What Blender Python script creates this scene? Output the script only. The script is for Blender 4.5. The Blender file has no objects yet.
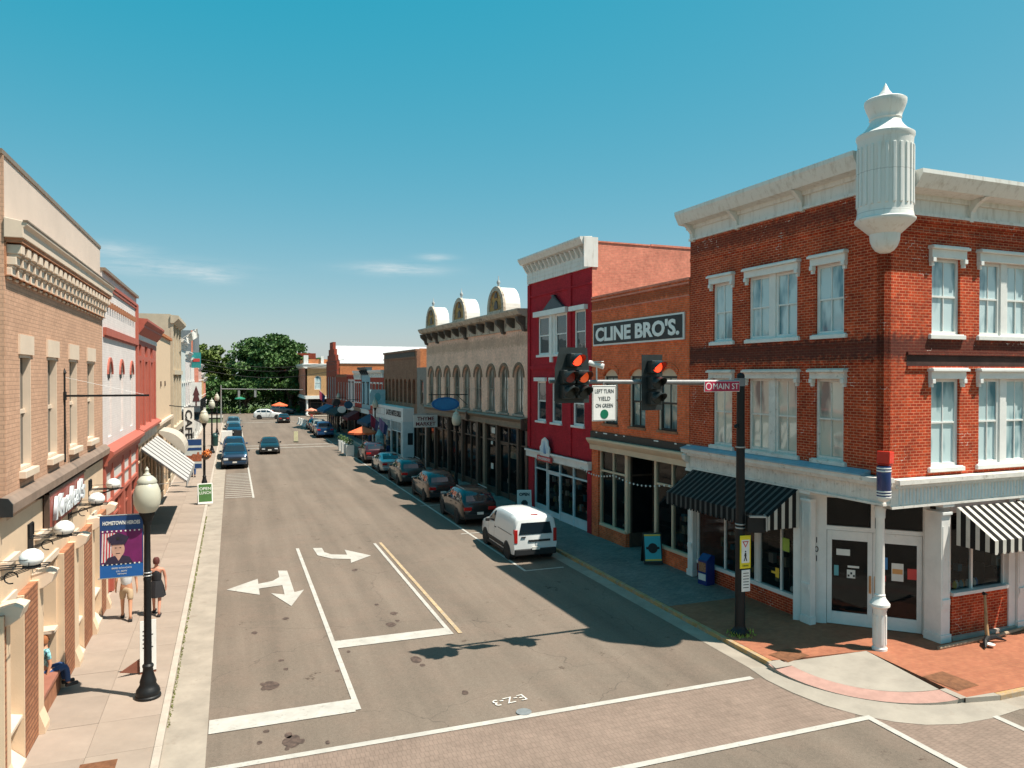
import bpy, bmesh, math, random
from math import sin, cos, pi, radians
from mathutils import Vector, Matrix
from mathutils.geometry import tessellate_polygon

random.seed(7)
S = bpy.context.scene
COL = S.collection

# ------------------------------------------------------------------ camera
cam_d = bpy.data.cameras.new("camera")
cam = bpy.data.objects.new("camera", cam_d)
COL.objects.link(cam)
cam.location = (0, 0, 7.2)
cam.rotation_euler = (radians(90 - .61), 0, radians(-20.47))
cam_d.sensor_width = 36
cam_d.lens = 36 * 750 / 1024
cam_d.clip_end = 3000
S.camera = cam

# ------------------------------------------------------------------ sun and sky
SUN_DIR = Vector((.414, -.30, 1.0)).normalized()
SUN_EL = math.asin(SUN_DIR.z)
SUN_AZ = math.atan2(SUN_DIR.x, SUN_DIR.y)
sd = bpy.data.lights.new("sun", 'SUN')
sd.energy = 5.0
sd.angle = radians(.5)
sd.color = (1.0, .93, .82)
sun = bpy.data.objects.new("sun", sd)
COL.objects.link(sun)
sun.location = (30, -20, 60)
sun.rotation_euler = SUN_DIR.to_track_quat('Z', 'Y').to_euler()

W = bpy.data.worlds.new("World")
S.world = W
W.use_nodes = True
nt = W.node_tree
nt.nodes.clear()


def nd(t, typ, **k):
    n = t.nodes.new(typ)
    for a, b in k.items():
        setattr(n, a, b)
    return n


def ln(t, a, b):
    t.links.new(a, b)


def build_world():
    out = nd(nt, 'ShaderNodeOutputWorld')
    bg = nd(nt, 'ShaderNodeBackground')
    bg.inputs['Strength'].default_value = .0658
    sky = nd(nt, 'ShaderNodeTexSky', sky_type='NISHITA')
    sky.sun_disc = False
    sky.sun_elevation = SUN_EL
    sky.sun_rotation = SUN_AZ
    sky.air_density = 1.0
    sky.dust_density = .6
    sky.ozone_density = 1.0
    # photographic grade of the whole sky: cyan zenith, pale grey-blue horizon
    tint = nd(nt, 'ShaderNodeVectorMath', operation='MULTIPLY_ADD')
    tint.inputs[1].default_value = SKY_MUL
    tint.inputs[2].default_value = SKY_ADD
    ln(nt, sky.outputs[0], tint.inputs[0])
    mxm = nd(nt, 'ShaderNodeVectorMath', operation='MAXIMUM')
    mxm.inputs[1].default_value = (.02, .02, .02)
    ln(nt, tint.outputs[0], mxm.inputs[0])
    # thin wisps of cirrus standing low over the horizon, here and there all the way round
    tc = nd(nt, 'ShaderNodeTexCoord')
    sep = nd(nt, 'ShaderNodeSeparateXYZ')
    ln(nt, tc.outputs['Generated'], sep.inputs[0])

    def M(op, a, b=None, c=None):
        n = nd(nt, 'ShaderNodeMath', operation=op)
        for q, v in enumerate((a, b, c)):
            if v is None: continue
            if isinstance(v, (int, float)): n.inputs[q].default_value = v
            else: ln(nt, v, n.inputs[q])
        return n.outputs[0]
    az = M('ARCTAN2', sep.outputs['X'], sep.outputs['Y'])
    mp = nd(nt, 'ShaderNodeMapping')
    mp.inputs['Scale'].default_value = (5, 5, 42)
    ln(nt, tc.outputs['Generated'], mp.inputs[0])
    no = nd(nt, 'ShaderNodeTexNoise')
    no.inputs['Scale'].default_value = 2.6
    no.inputs['Detail'].default_value = 9
    no.inputs['Roughness'].default_value = .68
    ln(nt, mp.outputs[0], no.inputs['Vector'])
    tot = None
    for (a0, e0, w, h, st) in WISPS:
        da = M('DIVIDE', M('SUBTRACT', az, radians(a0)), radians(w))
        de = M('DIVIDE', M('SUBTRACT', sep.outputs['Z'], sin(radians(e0))), radians(h))
        g = M('MULTIPLY', M('EXPONENT', M('MULTIPLY', M('ADD', M('MULTIPLY', da, da), M('MULTIPLY', de, de)), -1.0)), st)
        tot = g if tot is None else M('ADD', tot, g)
    shp = M('MULTIPLY', M('SUBTRACT', no.outputs['Fac'], .34), 3.4)
    dens = M('MULTIPLY', M('MAXIMUM', shp, 0), M('MULTIPLY', tot, .62))
    dens = M('MINIMUM', M('MAXIMUM', dens, 0), .72)
    mx = nd(nt, 'ShaderNodeMix', data_type='RGBA')
    ln(nt, dens, mx.inputs[0])
    ln(nt, mxm.outputs[0], mx.inputs[6])
    mx.inputs[7].default_value = (7.0, 7.6, 7.7, 1)
    ln(nt, mx.outputs[2], bg.inputs['Color'])
    ln(nt, bg.outputs[0], out.inputs[0])


SKY_MUL = (1.107, .565, .405)
SKY_ADD = (-1.12, 2.26, 3.50)
WISPS = [(-4.0, 7.45, 4.2, .55, 1.0), (-7.6, 8.5, 2.0, .5, .8), (-1.2, 6.9, 1.5, .4, .7), (11.8, 8.0, 3.3, .42, 1.0), (14.6, 8.9, 1.2, .25, .7),
         (62, 9, 5, .6, .9), (118, 11, 6, .7, .9), (170, 8, 5, .6, .9), (-60, 9, 6, .6, .9), (-120, 12, 7, .8, .9)]
build_world()

S.view_settings.view_transform = 'Standard'
S.view_settings.look = 'None'
S.view_settings.exposure = .72
S.view_settings.gamma = 1
S.cycles.max_bounces = 6
S.cycles.diffuse_bounces = 4
S.cycles.transparent_max_bounces = 8

# ------------------------------------------------------------------ materials
MATS = {}


def base_mat(name):
    m = bpy.data.materials.new(name)
    m.use_nodes = True
    t = m.node_tree
    b = t.nodes['Principled BSDF']
    return m, t, b


def mat(name, col, rough=.7, var=.12, vscale=3.0, bump=.0, bscale=40, metal=0, spec=.4, emit=0, dirt=None, coat=0):
    """plain painted / mineral surface with two scales of mottling and fine relief"""
    if name in MATS:
        return MATS[name]
    m, t, b = base_mat(name)
    b.inputs['Roughness'].default_value = rough
    b.inputs['Metallic'].default_value = metal
    b.inputs['Specular IOR Level'].default_value = spec
    if coat:
        b.inputs['Coat Weight'].default_value = coat
        b.inputs['Coat Roughness'].default_value = .04
    if emit:
        b.inputs['Emission Color'].default_value = (*col, 1)
        b.inputs['Emission Strength'].default_value = emit
    if var > 0 or bump > 0:
        tc = nd(t, 'ShaderNodeTexCoord')
        n1 = nd(t, 'ShaderNodeTexNoise')
        n1.inputs['Scale'].default_value = vscale
        n1.inputs['Detail'].default_value = 8
        n1.inputs['Roughness'].default_value = .65
        ln(t, tc.outputs['Object'], n1.inputs['Vector'])
        mr = nd(t, 'ShaderNodeMapRange')
        mr.inputs['From Min'].default_value = .3
        mr.inputs['From Max'].default_value = .7
        mr.inputs['To Min'].default_value = 1 - var * 1.5
        mr.inputs['To Max'].default_value = 1 + var
        ln(t, n1.outputs['Fac'], mr.inputs['Value'])
        hs = nd(t, 'ShaderNodeMix', data_type='RGBA', blend_type='MULTIPLY')
        hs.inputs[0].default_value = 1
        hs.inputs[6].default_value = (*col, 1)
        ln(t, mr.outputs[0], hs.inputs[7])
        last = hs.outputs[2]
        if dirt:
            n3 = nd(t, 'ShaderNodeTexNoise')
            n3.inputs['Scale'].default_value = dirt[1]
            n3.inputs['Detail'].default_value = 10
            n3.inputs['Roughness'].default_value = .7
            ln(t, tc.outputs['Object'], n3.inputs['Vector'])
            r3 = nd(t, 'ShaderNodeMapRange')
            r3.inputs['From Min'].default_value = dirt[2]
            r3.inputs['From Max'].default_value = dirt[2] + .12
            r3.inputs['To Max'].default_value = dirt[3]
            ln(t, n3.outputs['Fac'], r3.inputs['Value'])
            dm = nd(t, 'ShaderNodeMix', data_type='RGBA')
            ln(t, r3.outputs[0], dm.inputs[0])
            ln(t, last, dm.inputs[6])
            dm.inputs[7].default_value = (*dirt[0], 1)
            last = dm.outputs[2]
        ln(t, last, b.inputs['Base Color'])
        if bump > 0:
            n2 = nd(t, 'ShaderNodeTexNoise')
            n2.inputs['Scale'].default_value = bscale
            n2.inputs['Detail'].default_value = 5
            ln(t, tc.outputs['Object'], n2.inputs['Vector'])
            bp = nd(t, 'ShaderNodeBump')
            bp.inputs['Strength'].default_value = bump
            bp.inputs['Distance'].default_value = .02
            ln(t, n2.outputs['Fac'], bp.inputs['Height'])
            ln(t, bp.outputs[0], b.inputs['Normal'])
    else:
        b.inputs['Base Color'].default_value = (*col, 1)
    MATS[name] = m
    return m


def brick_mat(name, c1, c2, mortar, bw=.215, bh=.075, ms=.009, var=.35, stain=None, ground=False, bump=.6, eff=None):
    if name in MATS:
        return MATS[name]
    m, t, b = base_mat(name)
    b.inputs['Roughness'].default_value = .85
    b.inputs['Specular IOR Level'].default_value = .2
    tc = nd(t, 'ShaderNodeTexCoord')
    sp = nd(t, 'ShaderNodeSeparateXYZ')
    ln(t, tc.outputs['Object'], sp.inputs[0])
    if ground:
        vec = tc.outputs['Object']
    else:
        ad = nd(t, 'ShaderNodeMath', operation='ADD')
        ln(t, sp.outputs['X'], ad.inputs[0]); ln(t, sp.outputs['Y'], ad.inputs[1])
        cb = nd(t, 'ShaderNodeCombineXYZ')
        ln(t, ad.outputs[0], cb.inputs[0]); ln(t, sp.outputs['Z'], cb.inputs[1])
        vec = cb.outputs[0]
    br = nd(t, 'ShaderNodeTexBrick')
    br.inputs['Color1'].default_value = (*c1, 1)
    br.inputs['Color2'].default_value = (*c2, 1)
    br.inputs['Mortar'].default_value = (*mortar, 1)
    br.inputs['Scale'].default_value = 1
    br.inputs['Mortar Size'].default_value = ms
    br.inputs['Mortar Smooth'].default_value = .15
    br.inputs['Bias'].default_value = -.1
    br.inputs['Brick Width'].default_value = bw
    br.inputs['Row Height'].default_value = bh
    ln(t, vec, br.inputs['Vector'])
    n1 = nd(t, 'ShaderNodeTexNoise')
    n1.inputs['Scale'].default_value = .9
    n1.inputs['Detail'].default_value = 9
    n1.inputs['Roughness'].default_value = .7
    ln(t, tc.outputs['Object'], n1.inputs['Vector'])
    mr = nd(t, 'ShaderNodeMapRange')
    mr.inputs['From Min'].default_value = .3
    mr.inputs['From Max'].default_value = .7
    mr.inputs['To Min'].default_value = 1 - var
    mr.inputs['To Max'].default_value = 1 + var * .7
    ln(t, n1.outputs['Fac'], mr.inputs['Value'])
    n4 = nd(t, 'ShaderNodeTexNoise')
    n4.inputs['Scale'].default_value = 7
    n4.inputs['Detail'].default_value = 6
    ln(t, tc.outputs['Object'], n4.inputs['Vector'])
    mr4 = nd(t, 'ShaderNodeMapRange')
    mr4.inputs['From Min'].default_value = .3
    mr4.inputs['From Max'].default_value = .7
    mr4.inputs['To Min'].default_value = 1 - var * .6
    mr4.inputs['To Max'].default_value = 1 + var * .5
    ln(t, n4.outputs['Fac'], mr4.inputs['Value'])
    mm = nd(t, 'ShaderNodeMath', operation='MULTIPLY')
    ln(t, mr.outputs[0], mm.inputs[0]); ln(t, mr4.outputs[0], mm.inputs[1])
    mu = nd(t, 'ShaderNodeMix', data_type='RGBA', blend_type='MULTIPLY')
    mu.inputs[0].default_value = 1
    ln(t, br.outputs['Color'], mu.inputs[6]); ln(t, mm.outputs[0], mu.inputs[7])
    last = mu.outputs[2]
    if stain:
        # weathered horizontal band of dark soot: (colour, z centre, half height, strength)
        for (cc, z0, hh, st) in stain:
            zz = nd(t, 'ShaderNodeMath', operation='SUBTRACT'); zz.inputs[1].default_value = z0
            ln(t, sp.outputs['Z'], zz.inputs[0])
            ab = nd(t, 'ShaderNodeMath', operation='ABSOLUTE'); ln(t, zz.outputs[0], ab.inputs[0])
            wob = nd(t, 'ShaderNodeMath', operation='MULTIPLY_ADD')
            wob.inputs[1].default_value = hh * 1.6; wob.inputs[2].default_value = -hh * .8
            ln(t, n4.outputs['Fac'], wob.inputs[0])
            sm = nd(t, 'ShaderNodeMath', operation='ADD')
            ln(t, ab.outputs[0], sm.inputs[0]); ln(t, wob.outputs[0], sm.inputs[1])
            r5 = nd(t, 'ShaderNodeMapRange')
            r5.inputs['From Min'].default_value = hh * 1.25; r5.inputs['From Max'].default_value = hh * .55
            r5.inputs['To Max'].default_value = st
            ln(t, sm.outputs[0], r5.inputs['Value'])
            dm = nd(t, 'ShaderNodeMix', data_type='RGBA')
            ln(t, r5.outputs[0], dm.inputs[0]); ln(t, last, dm.inputs[6])
            dm.inputs[7].default_value = (*cc, 1)
            last = dm.outputs[2]
    if eff:
        # pale repointed stair-step mortar runs
        n6 = nd(t, 'ShaderNodeTexNoise'); n6.inputs['Scale'].default_value = 1.6; n6.inputs['Detail'].default_value = 3
        ln(t, vec, n6.inputs['Vector'])
        a6 = nd(t, 'ShaderNodeMath', operation='SUBTRACT'); a6.inputs[1].default_value = .5
        ln(t, n6.outputs['Fac'], a6.inputs[0])
        b6 = nd(t, 'ShaderNodeMath', operation='ABSOLUTE'); ln(t, a6.outputs[0], b6.inputs[0])
        c6 = nd(t, 'ShaderNodeMath', operation='LESS_THAN'); c6.inputs[1].default_value = .010
        ln(t, b6.outputs[0], c6.inputs[0])
        d6 = nd(t, 'ShaderNodeMath', operation='MULTIPLY')
        n7 = nd(t, 'ShaderNodeTexNoise'); n7.inputs['Scale'].default_value = .55; n7.inputs['Detail'].default_value = 2
        ln(t, vec, n7.inputs['Vector'])
        g7 = nd(t, 'ShaderNodeMath', operation='GREATER_THAN'); g7.inputs[1].default_value = .58
        ln(t, n7.outputs['Fac'], g7.inputs[0])
        e6 = nd(t, 'ShaderNodeMath', operation='MULTIPLY'); ln(t, c6.outputs[0], e6.inputs[0]); ln(t, g7.outputs[0], e6.inputs[1])
        ln(t, e6.outputs[0], d6.inputs[0]); ln(t, br.outputs['Fac'], d6.inputs[1])
        dm = nd(t, 'ShaderNodeMix', data_type='RGBA')
        ln(t, d6.outputs[0], dm.inputs[0]); ln(t, last, dm.inputs[6])
        dm.inputs[7].default_value = (*eff, 1)
        last = dm.outputs[2]
    ln(t, last, b.inputs['Base Color'])
    bp = nd(t, 'ShaderNodeBump')
    bp.inputs['Strength'].default_value = bump
    bp.inputs['Distance'].default_value = .012
    inv = nd(t, 'ShaderNodeMath', operation='MULTIPLY_ADD')
    inv.inputs[1].default_value = -1; inv.inputs[2].default_value = 1
    ln(t, br.outputs['Fac'], inv.inputs[0])
    av = nd(t, 'ShaderNodeMath', operation='MULTIPLY_ADD')
    av.inputs[1].default_value = .5
    ln(t, n4.outputs['Fac'], av.inputs[0]); ln(t, inv.outputs[0], av.inputs[2])
    ln(t, av.outputs[0], bp.inputs['Height'])
    ln(t, bp.outputs[0], b.inputs['Normal'])
    MATS[name] = m
    return m


def stripe_mat(name, c1, c2, period, axis='X', duty=.5, wear=.15):
    if name in MATS:
        return MATS[name]
    m, t, b = base_mat(name)
    b.inputs['Roughness'].default_value = .9
    b.inputs['Specular IOR Level'].default_value = .15
    tc = nd(t, 'ShaderNodeTexCoord')
    sp = nd(t, 'ShaderNodeSeparateXYZ'); ln(t, tc.outputs['Object'], sp.inputs[0])
    if axis == 'XY':
        ad = nd(t, 'ShaderNodeMath', operation='ADD')
        ln(t, sp.outputs['X'], ad.inputs[0]); ln(t, sp.outputs['Y'], ad.inputs[1])
        o = ad.outputs[0]
    else:
        o = sp.outputs[axis]
    dv = nd(t, 'ShaderNodeMath', operation='DIVIDE'); dv.inputs[1].default_value = period
    ln(t, o, dv.inputs[0])
    fr = nd(t, 'ShaderNodeMath', operation='FRACT'); ln(t, dv.outputs[0], fr.inputs[0])
    lt = nd(t, 'ShaderNodeMath', operation='LESS_THAN'); lt.inputs[1].default_value = duty
    ln(t, fr.outputs[0], lt.inputs[0])
    mx = nd(t, 'ShaderNodeMix', data_type='RGBA')
    ln(t, lt.outputs[0], mx.inputs[0])
    mx.inputs[6].default_value = (*c1, 1); mx.inputs[7].default_value = (*c2, 1)
    n1 = nd(t, 'ShaderNodeTexNoise'); n1.inputs['Scale'].default_value = 4; n1.inputs['Detail'].default_value = 6
    ln(t, tc.outputs['Object'], n1.inputs['Vector'])
    mr = nd(t, 'ShaderNodeMapRange')
    mr.inputs['To Min'].default_value = 1 - wear * 1.6; mr.inputs['To Max'].default_value = 1 + wear
    ln(t, n1.outputs['Fac'], mr.inputs['Value'])
    mu = nd(t, 'ShaderNodeMix', data_type='RGBA', blend_type='MULTIPLY'); mu.inputs[0].default_value = 1
    ln(t, mx.outputs[2], mu.inputs[6]); ln(t, mr.outputs[0], mu.inputs[7])
    ln(t, mu.outputs[2], b.inputs['Base Color'])
    MATS[name] = m
    return m


def glass_mat(name, tint=(.02, .03, .035), clear=.0, rough=.03, patch=None):
    """window glass: reflecting pane, optionally see-through, optionally with a pale blind tone: blinds"""
    if name in MATS:
        return MATS[name]
    m, t, b = base_mat(name)
    b.inputs['Base Color'].default_value = (*tint, 1)
    b.inputs['Roughness'].default_value = rough
    b.inputs['Specular IOR Level'].default_value = .6 if clear else .9
    tc = nd(t, 'ShaderNodeTexCoord')
    n = nd(t, 'ShaderNodeTexNoise'); n.inputs['Scale'].default_value = 1.3; n.inputs['Detail'].default_value = 1
    ln(t, tc.outputs['Object'], n.inputs['Vector'])
    bp = nd(t, 'ShaderNodeBump'); bp.inputs['Strength'].default_value = .12; bp.inputs['Distance'].default_value = .06
    ln(t, n.outputs['Fac'], bp.inputs['Height']); ln(t, bp.outputs[0], b.inputs['Normal'])
    if patch:
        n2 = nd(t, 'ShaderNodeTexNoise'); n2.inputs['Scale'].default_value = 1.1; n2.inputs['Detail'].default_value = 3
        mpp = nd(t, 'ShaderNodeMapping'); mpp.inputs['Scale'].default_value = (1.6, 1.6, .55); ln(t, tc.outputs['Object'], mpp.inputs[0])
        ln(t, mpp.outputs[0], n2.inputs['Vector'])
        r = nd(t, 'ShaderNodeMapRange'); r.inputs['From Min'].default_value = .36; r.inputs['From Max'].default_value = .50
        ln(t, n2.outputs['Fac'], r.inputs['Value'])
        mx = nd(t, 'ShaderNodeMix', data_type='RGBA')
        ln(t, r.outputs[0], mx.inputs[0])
        mx.inputs[6].default_value = (*tint, 1); mx.inputs[7].default_value = (*patch, 1)
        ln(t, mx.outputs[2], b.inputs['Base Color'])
    if clear > 0:
        tr = nd(t, 'ShaderNodeBsdfTransparent')
        tr.inputs[0].default_value = (.75, .82, .82, 1)
        ms = nd(t, 'ShaderNodeMixShader'); ms.inputs[0].default_value = clear
        out = t.nodes['Material Output']
        ln(t, b.outputs[0], ms.inputs[1]); ln(t, tr.outputs[0], ms.inputs[2])
        ln(t, ms.outputs[0], out.inputs[0])
    MATS[name] = m
    return m


def asphalt_mat():
    m, t, b = base_mat('asphalt')
    b.inputs['Roughness'].default_value = .9
    b.inputs['Specular IOR Level'].default_value = .25
    tc = nd(t, 'ShaderNodeTexCoord')

    def noise(sc, det, ro=.6, vec=None):
        n = nd(t, 'ShaderNodeTexNoise')
        n.inputs['Scale'].default_value = sc; n.inputs['Detail'].default_value = det; n.inputs['Roughness'].default_value = ro
        ln(t, vec or tc.outputs['Object'], n.inputs['Vector'])
        return n.outputs['Fac']

    def rng(v, a, b_, c, d):
        r = nd(t, 'ShaderNodeMapRange')
        r.inputs['From Min'].default_value = a; r.inputs['From Max'].default_value = b_
        r.inputs['To Min'].default_value = c; r.inputs['To Max'].default_value = d
        ln(t, v, r.inputs['Value'])
        return r.outputs[0]

    def mixc(f, a, col, typ='MIX'):
        x = nd(t, 'ShaderNodeMix', data_type='RGBA', blend_type=typ)
        if isinstance(f, float): x.inputs[0].default_value = f
        else: ln(t, f, x.inputs[0])
        if isinstance(a, tuple): x.inputs[6].default_value = (*a, 1)
        else: ln(t, a, x.inputs[6])
        if isinstance(col, tuple): x.inputs[7].default_value = (*col, 1)
        else: ln(t, col, x.inputs[7])
        return x.outputs[2]
    mp = nd(t, 'ShaderNodeMapping'); mp.inputs['Scale'].default_value = (1.1, .06, 1)
    ln(t, tc.outputs['Object'], mp.inputs[0])
    lanes = noise(1, 5, .6, mp.outputs[0])
    big = noise(.22, 6)
    fine = noise(55, 3, .8)
    grit = noise(14, 8, .8)
    c = mixc(rng(big, .35, .65, 0, 1), ASPH_A, ASPH_B)
    c = mixc(1.0, c, rng(lanes, .3, .7, .80, 1.14), 'MULTIPLY')
    c = mixc(rng(noise(.9, 7, .7), .45, .7, 0, .35), c, (.215, .150, .115))
    c = mixc(1.0, c, rng(fine, .3, .7, .72, 1.28), 'MULTIPLY')
    c = mixc(1.0, c, rng(grit, .3, .7, .86, 1.12), 'MULTIPLY')
    # oil and rust spots in clusters
    st = noise(1.9, 9, .75)
    zone = noise(.16, 2)
    ml = nd(t, 'ShaderNodeMath', operation='MULTIPLY')
    ln(t, rng(st, .61, .66, 0, 1), ml.inputs[0]); ln(t, rng(zone, .45, .55, 0, .85), ml.inputs[1])
    c = mixc(ml.outputs[0], c, (.055, .035, .025))
    # hairline cracks
    vo = nd(t, 'ShaderNodeTexVoronoi', feature='DISTANCE_TO_EDGE'); vo.inputs['Scale'].default_value = .16
    wv = nd(t, 'ShaderNodeVectorMath', operation='MULTIPLY_ADD')
    wv.inputs[1].default_value = (1.6, 1.6, 0)
    nn = nd(t, 'ShaderNodeTexNoise'); nn.inputs['Scale'].default_value = .8; nn.inputs['Detail'].default_value = 8
    ln(t, tc.outputs['Object'], nn.inputs['Vector'])
    ln(t, nn.outputs['Color'], wv.inputs[0]); ln(t, tc.outputs['Object'], wv.inputs[2])
    ln(t, wv.outputs[0], vo.inputs['Vector'])
    c = mixc(rng(vo.outputs['Distance'], .0, .0025, .45, 0), c, (.05, .04, .035))
    ln(t, c, b.inputs['Base Color'])
    bp = nd(t, 'ShaderNodeBump'); bp.inputs['Strength'].default_value = .35; bp.inputs['Distance'].default_value = .01
    ln(t, fine, bp.inputs['Height']); ln(t, bp.outputs[0], b.inputs['Normal'])
    MATS['asphalt'] = m
    return m


ASPH_A = (0.156, 0.123, 0.096)
ASPH_B = (0.177, 0.140, 0.110)


def foliage_mat(name, c1, c2, c3):
    m, t, b = base_mat(name)
    b.inputs['Roughness'].default_value = .6
    b.inputs['Specular IOR Level'].default_value = .3
    tc = nd(t, 'ShaderNodeTexCoord')
    n = nd(t, 'ShaderNodeTexNoise'); n.inputs['Scale'].default_value = .55; n.inputs['Detail'].default_value = 6
    n.inputs['Roughness'].default_value = .8
    ln(t, tc.outputs['Object'], n.inputs['Vector'])
    r = nd(t, 'ShaderNodeValToRGB')
    r.color_ramp.elements[0].position = .35; r.color_ramp.elements[0].color = (*c1, 1)
    r.color_ramp.elements[1].position = .68; r.color_ramp.elements[1].color = (*c3, 1)
    e = r.color_ramp.elements.new(.5); e.color = (*c2, 1)
    ln(t, n.outputs['Fac'], r.inputs[0]); ln(t, r.outputs[0], b.inputs['Base Color'])
    MATS[name] = m
    return m


# ------------------------------------------------------------------ mesh helpers
class MB:
    def __init__(self):
        self.v = []; self.f = []; self.mi = []; self.cur = 0

    def poly(self, pts):
        n = len(self.v)
        self.v += [tuple(p) for p in pts]
        self.f.append(tuple(range(n, n + len(pts)))); self.mi.append(self.cur)
        return self

    def faces(self, vs, fs):
        n = len(self.v)
        self.v += [tuple(p) for p in vs]
        for f in fs:
            self.f.append(tuple(n + i for i in f)); self.mi.append(self.cur)
        return self

    def box(self, x0, x1, y0, y1, z0, z1, M=None):
        if x0 > x1: x0, x1 = x1, x0
        if y0 > y1: y0, y1 = y1, y0
        if z0 > z1: z0, z1 = z1, z0
        vs = [(x0, y0, z0), (x1, y0, z0), (x1, y1, z0), (x0, y1, z0), (x0, y0, z1), (x1, y0, z1), (x1, y1, z1), (x0, y1, z1)]
        if M is not None:
            vs = [M @ Vector(p) for p in vs]
        return self.faces(vs, [(0, 3, 2, 1), (4, 5, 6, 7), (0, 1, 5, 4), (1, 2, 6, 5), (2, 3, 7, 6), (3, 0, 4, 7)])

    def prism(self, pts, axis, a, b, M=None):
        """closed outline (2D) extruded along axis 'x','y' or 'z' from a to b"""
        def mk(p, h):
            q = {'x': (h, p[0], p[1]), 'y': (p[0], h, p[1]), 'z': (p[0], p[1], h)}[axis]
            return M @ Vector(q) if M is not None else q
        n = len(pts)
        vs = [mk(p, a) for p in pts] + [mk(p, b) for p in pts]
        fs = [tuple(range(n))[::-1], tuple(range(n, 2 * n))] + [(i, (i + 1) % n, n + (i + 1) % n, n + i) for i in range(n)]
        return self.faces(vs, fs)

    def tube(self, p0, p1, r0, r1=None, n=8, caps=True):
        r1 = r0 if r1 is None else r1
        p0 = Vector(p0); p1 = Vector(p1)
        d = (p1 - p0).normalized()
        up = Vector((0, 0, 1)) if abs(d.z) < .9 else Vector((1, 0, 0))
        a = d.cross(up).normalized(); b = d.cross(a)
        vs = []
        for p, r in ((p0, r0), (p1, r1)):
            for i in range(n):
                t = 2 * pi * i / n
                vs.append(p + a * (r * cos(t)) + b * (r * sin(t)))
        fs = [(i, (i + 1) % n, n + (i + 1) % n, n + i) for i in range(n)]
        if caps:
            fs += [tuple(range(n))[::-1], tuple(range(n, 2 * n))]
        return self.faces(vs, fs)

    def path(self, pts, r, n=6):
        for a, b in zip(pts[:-1], pts[1:]):
            self.tube(a, b, r, r, n)
        return self

    def lathe(self, prof, cx=0, cy=0, n=20, cz=0, mod=None):
        vs = []; fs = []
        for (r, z) in prof:
            for i in range(n):
                t = 2 * pi * i / n
                rr = r * (mod(i, z) if mod else 1)
                vs.append((cx + rr * cos(t), cy + rr * sin(t), cz + z))
        for k in range(len(prof) - 1):
            for i in range(n):
                j = (i + 1) % n
                fs.append((k * n + i, k * n + j, (k + 1) * n + j, (k + 1) * n + i))
        fs.append(tuple(range(n))[::-1]); fs.append(tuple(range((len(prof) - 1) * n, len(prof) * n)))
        return self.faces(vs, fs)

    def build(self, name, m, parent=None, smooth=False, loc=None, rot=None, bevel=0, kind=None, norm=True, label=None, sharp=40):
        me = bpy.data.meshes.new(name)
        me.from_pydata(self.v, [], self.f)
        ms = m if isinstance(m, (list, tuple)) else [m]
        for x in ms:
            me.materials.append(x)
        if len(ms) > 1:
            me.polygons.foreach_set('material_index', self.mi)
        if norm:
            bm = bmesh.new(); bm.from_mesh(me)
            bmesh.ops.recalc_face_normals(bm, faces=bm.faces)
            bm.to_mesh(me); bm.free()
        if smooth:
            me.polygons.foreach_set('use_smooth', [True] * len(me.polygons))
            if sharp:
                try:
                    me.set_sharp_from_angle(angle=radians(sharp))
                except Exception:
                    pass
        me.update()
        o = bpy.data.objects.new(name, me)
        COL.objects.link(o)
        if parent is not None: o.parent = parent
        if loc is not None: o.location = loc
        if rot is not None: o.rotation_euler = rot
        if bevel:
            md = o.modifiers.new('bevel', 'BEVEL'); md.width = bevel; md.segments = 2; md.limit_method = 'ANGLE'
            md.angle_limit = radians(50)
        if kind: o['kind'] = kind
        if label: o['label'] = label
        return o


def thing(name, label, cat, loc=(0, 0, 0), rz=0, group=None):
    o = bpy.data.objects.new(name, None)
    COL.objects.link(o)
    o.empty_display_size = .3
    o.location = loc; o.rotation_euler = (0, 0, rz)
    o['label'] = label; o['category'] = cat
    if group: o['group'] = group
    return o


def tag(o, label, cat, group=None):
    o['label'] = label; o['category'] = cat
    if group: o['group'] = group
    return o


def dup_tree(o, parent=None):
    c = o.copy(); COL.objects.link(c); c.parent = parent
    for ch in o.children:
        dup_tree(ch, c)
    return c


def inst(src, loc, parent=None, rot=None):
    c = src.copy(); COL.objects.link(c); c.parent = parent; c.location = loc
    if rot is not None: c.rotation_euler = rot
    return c


def text(name, s, size, m, parent=None, loc=(0, 0, 0), rot=(pi / 2, 0, 0), depth=.006, width=None, bold=0, align='CENTER', shear=0, label=None, height=None):
    cu = bpy.data.curves.new(name, 'FONT')
    cu.body = s; cu.size = size; cu.align_x = align; cu.align_y = 'CENTER'
    cu.extrude = depth; cu.offset = bold; cu.shear = shear
    cu.resolution_u = 3
    tmp = bpy.data.objects.new(name + '_t', cu)
    me = bpy.data.meshes.new_from_object(tmp)
    bpy.data.objects.remove(tmp); bpy.data.curves.remove(cu)
    me.name = name
    xs = [v.co.x for v in me.vertices]; ys = [v.co.y for v in me.vertices]
    if xs:
        cx = (min(xs) + max(xs)) / 2; cy = (min(ys) + max(ys)) / 2
        fx = (width / (max(xs) - min(xs))) if width else 1
        fy = (height / (max(ys) - min(ys))) if height else 1
        for v in me.vertices:
            v.co.x = (v.co.x - (cx if align == 'CENTER' else 0)) * fx; v.co.y = (v.co.y - cy) * fy
    me.materials.clear(); me.materials.append(m)
    o = bpy.data.objects.new(name, me); COL.objects.link(o)
    o.parent = parent; o.location = loc; o.rotation_euler = rot
    if label: o['label'] = label
    return o


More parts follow.
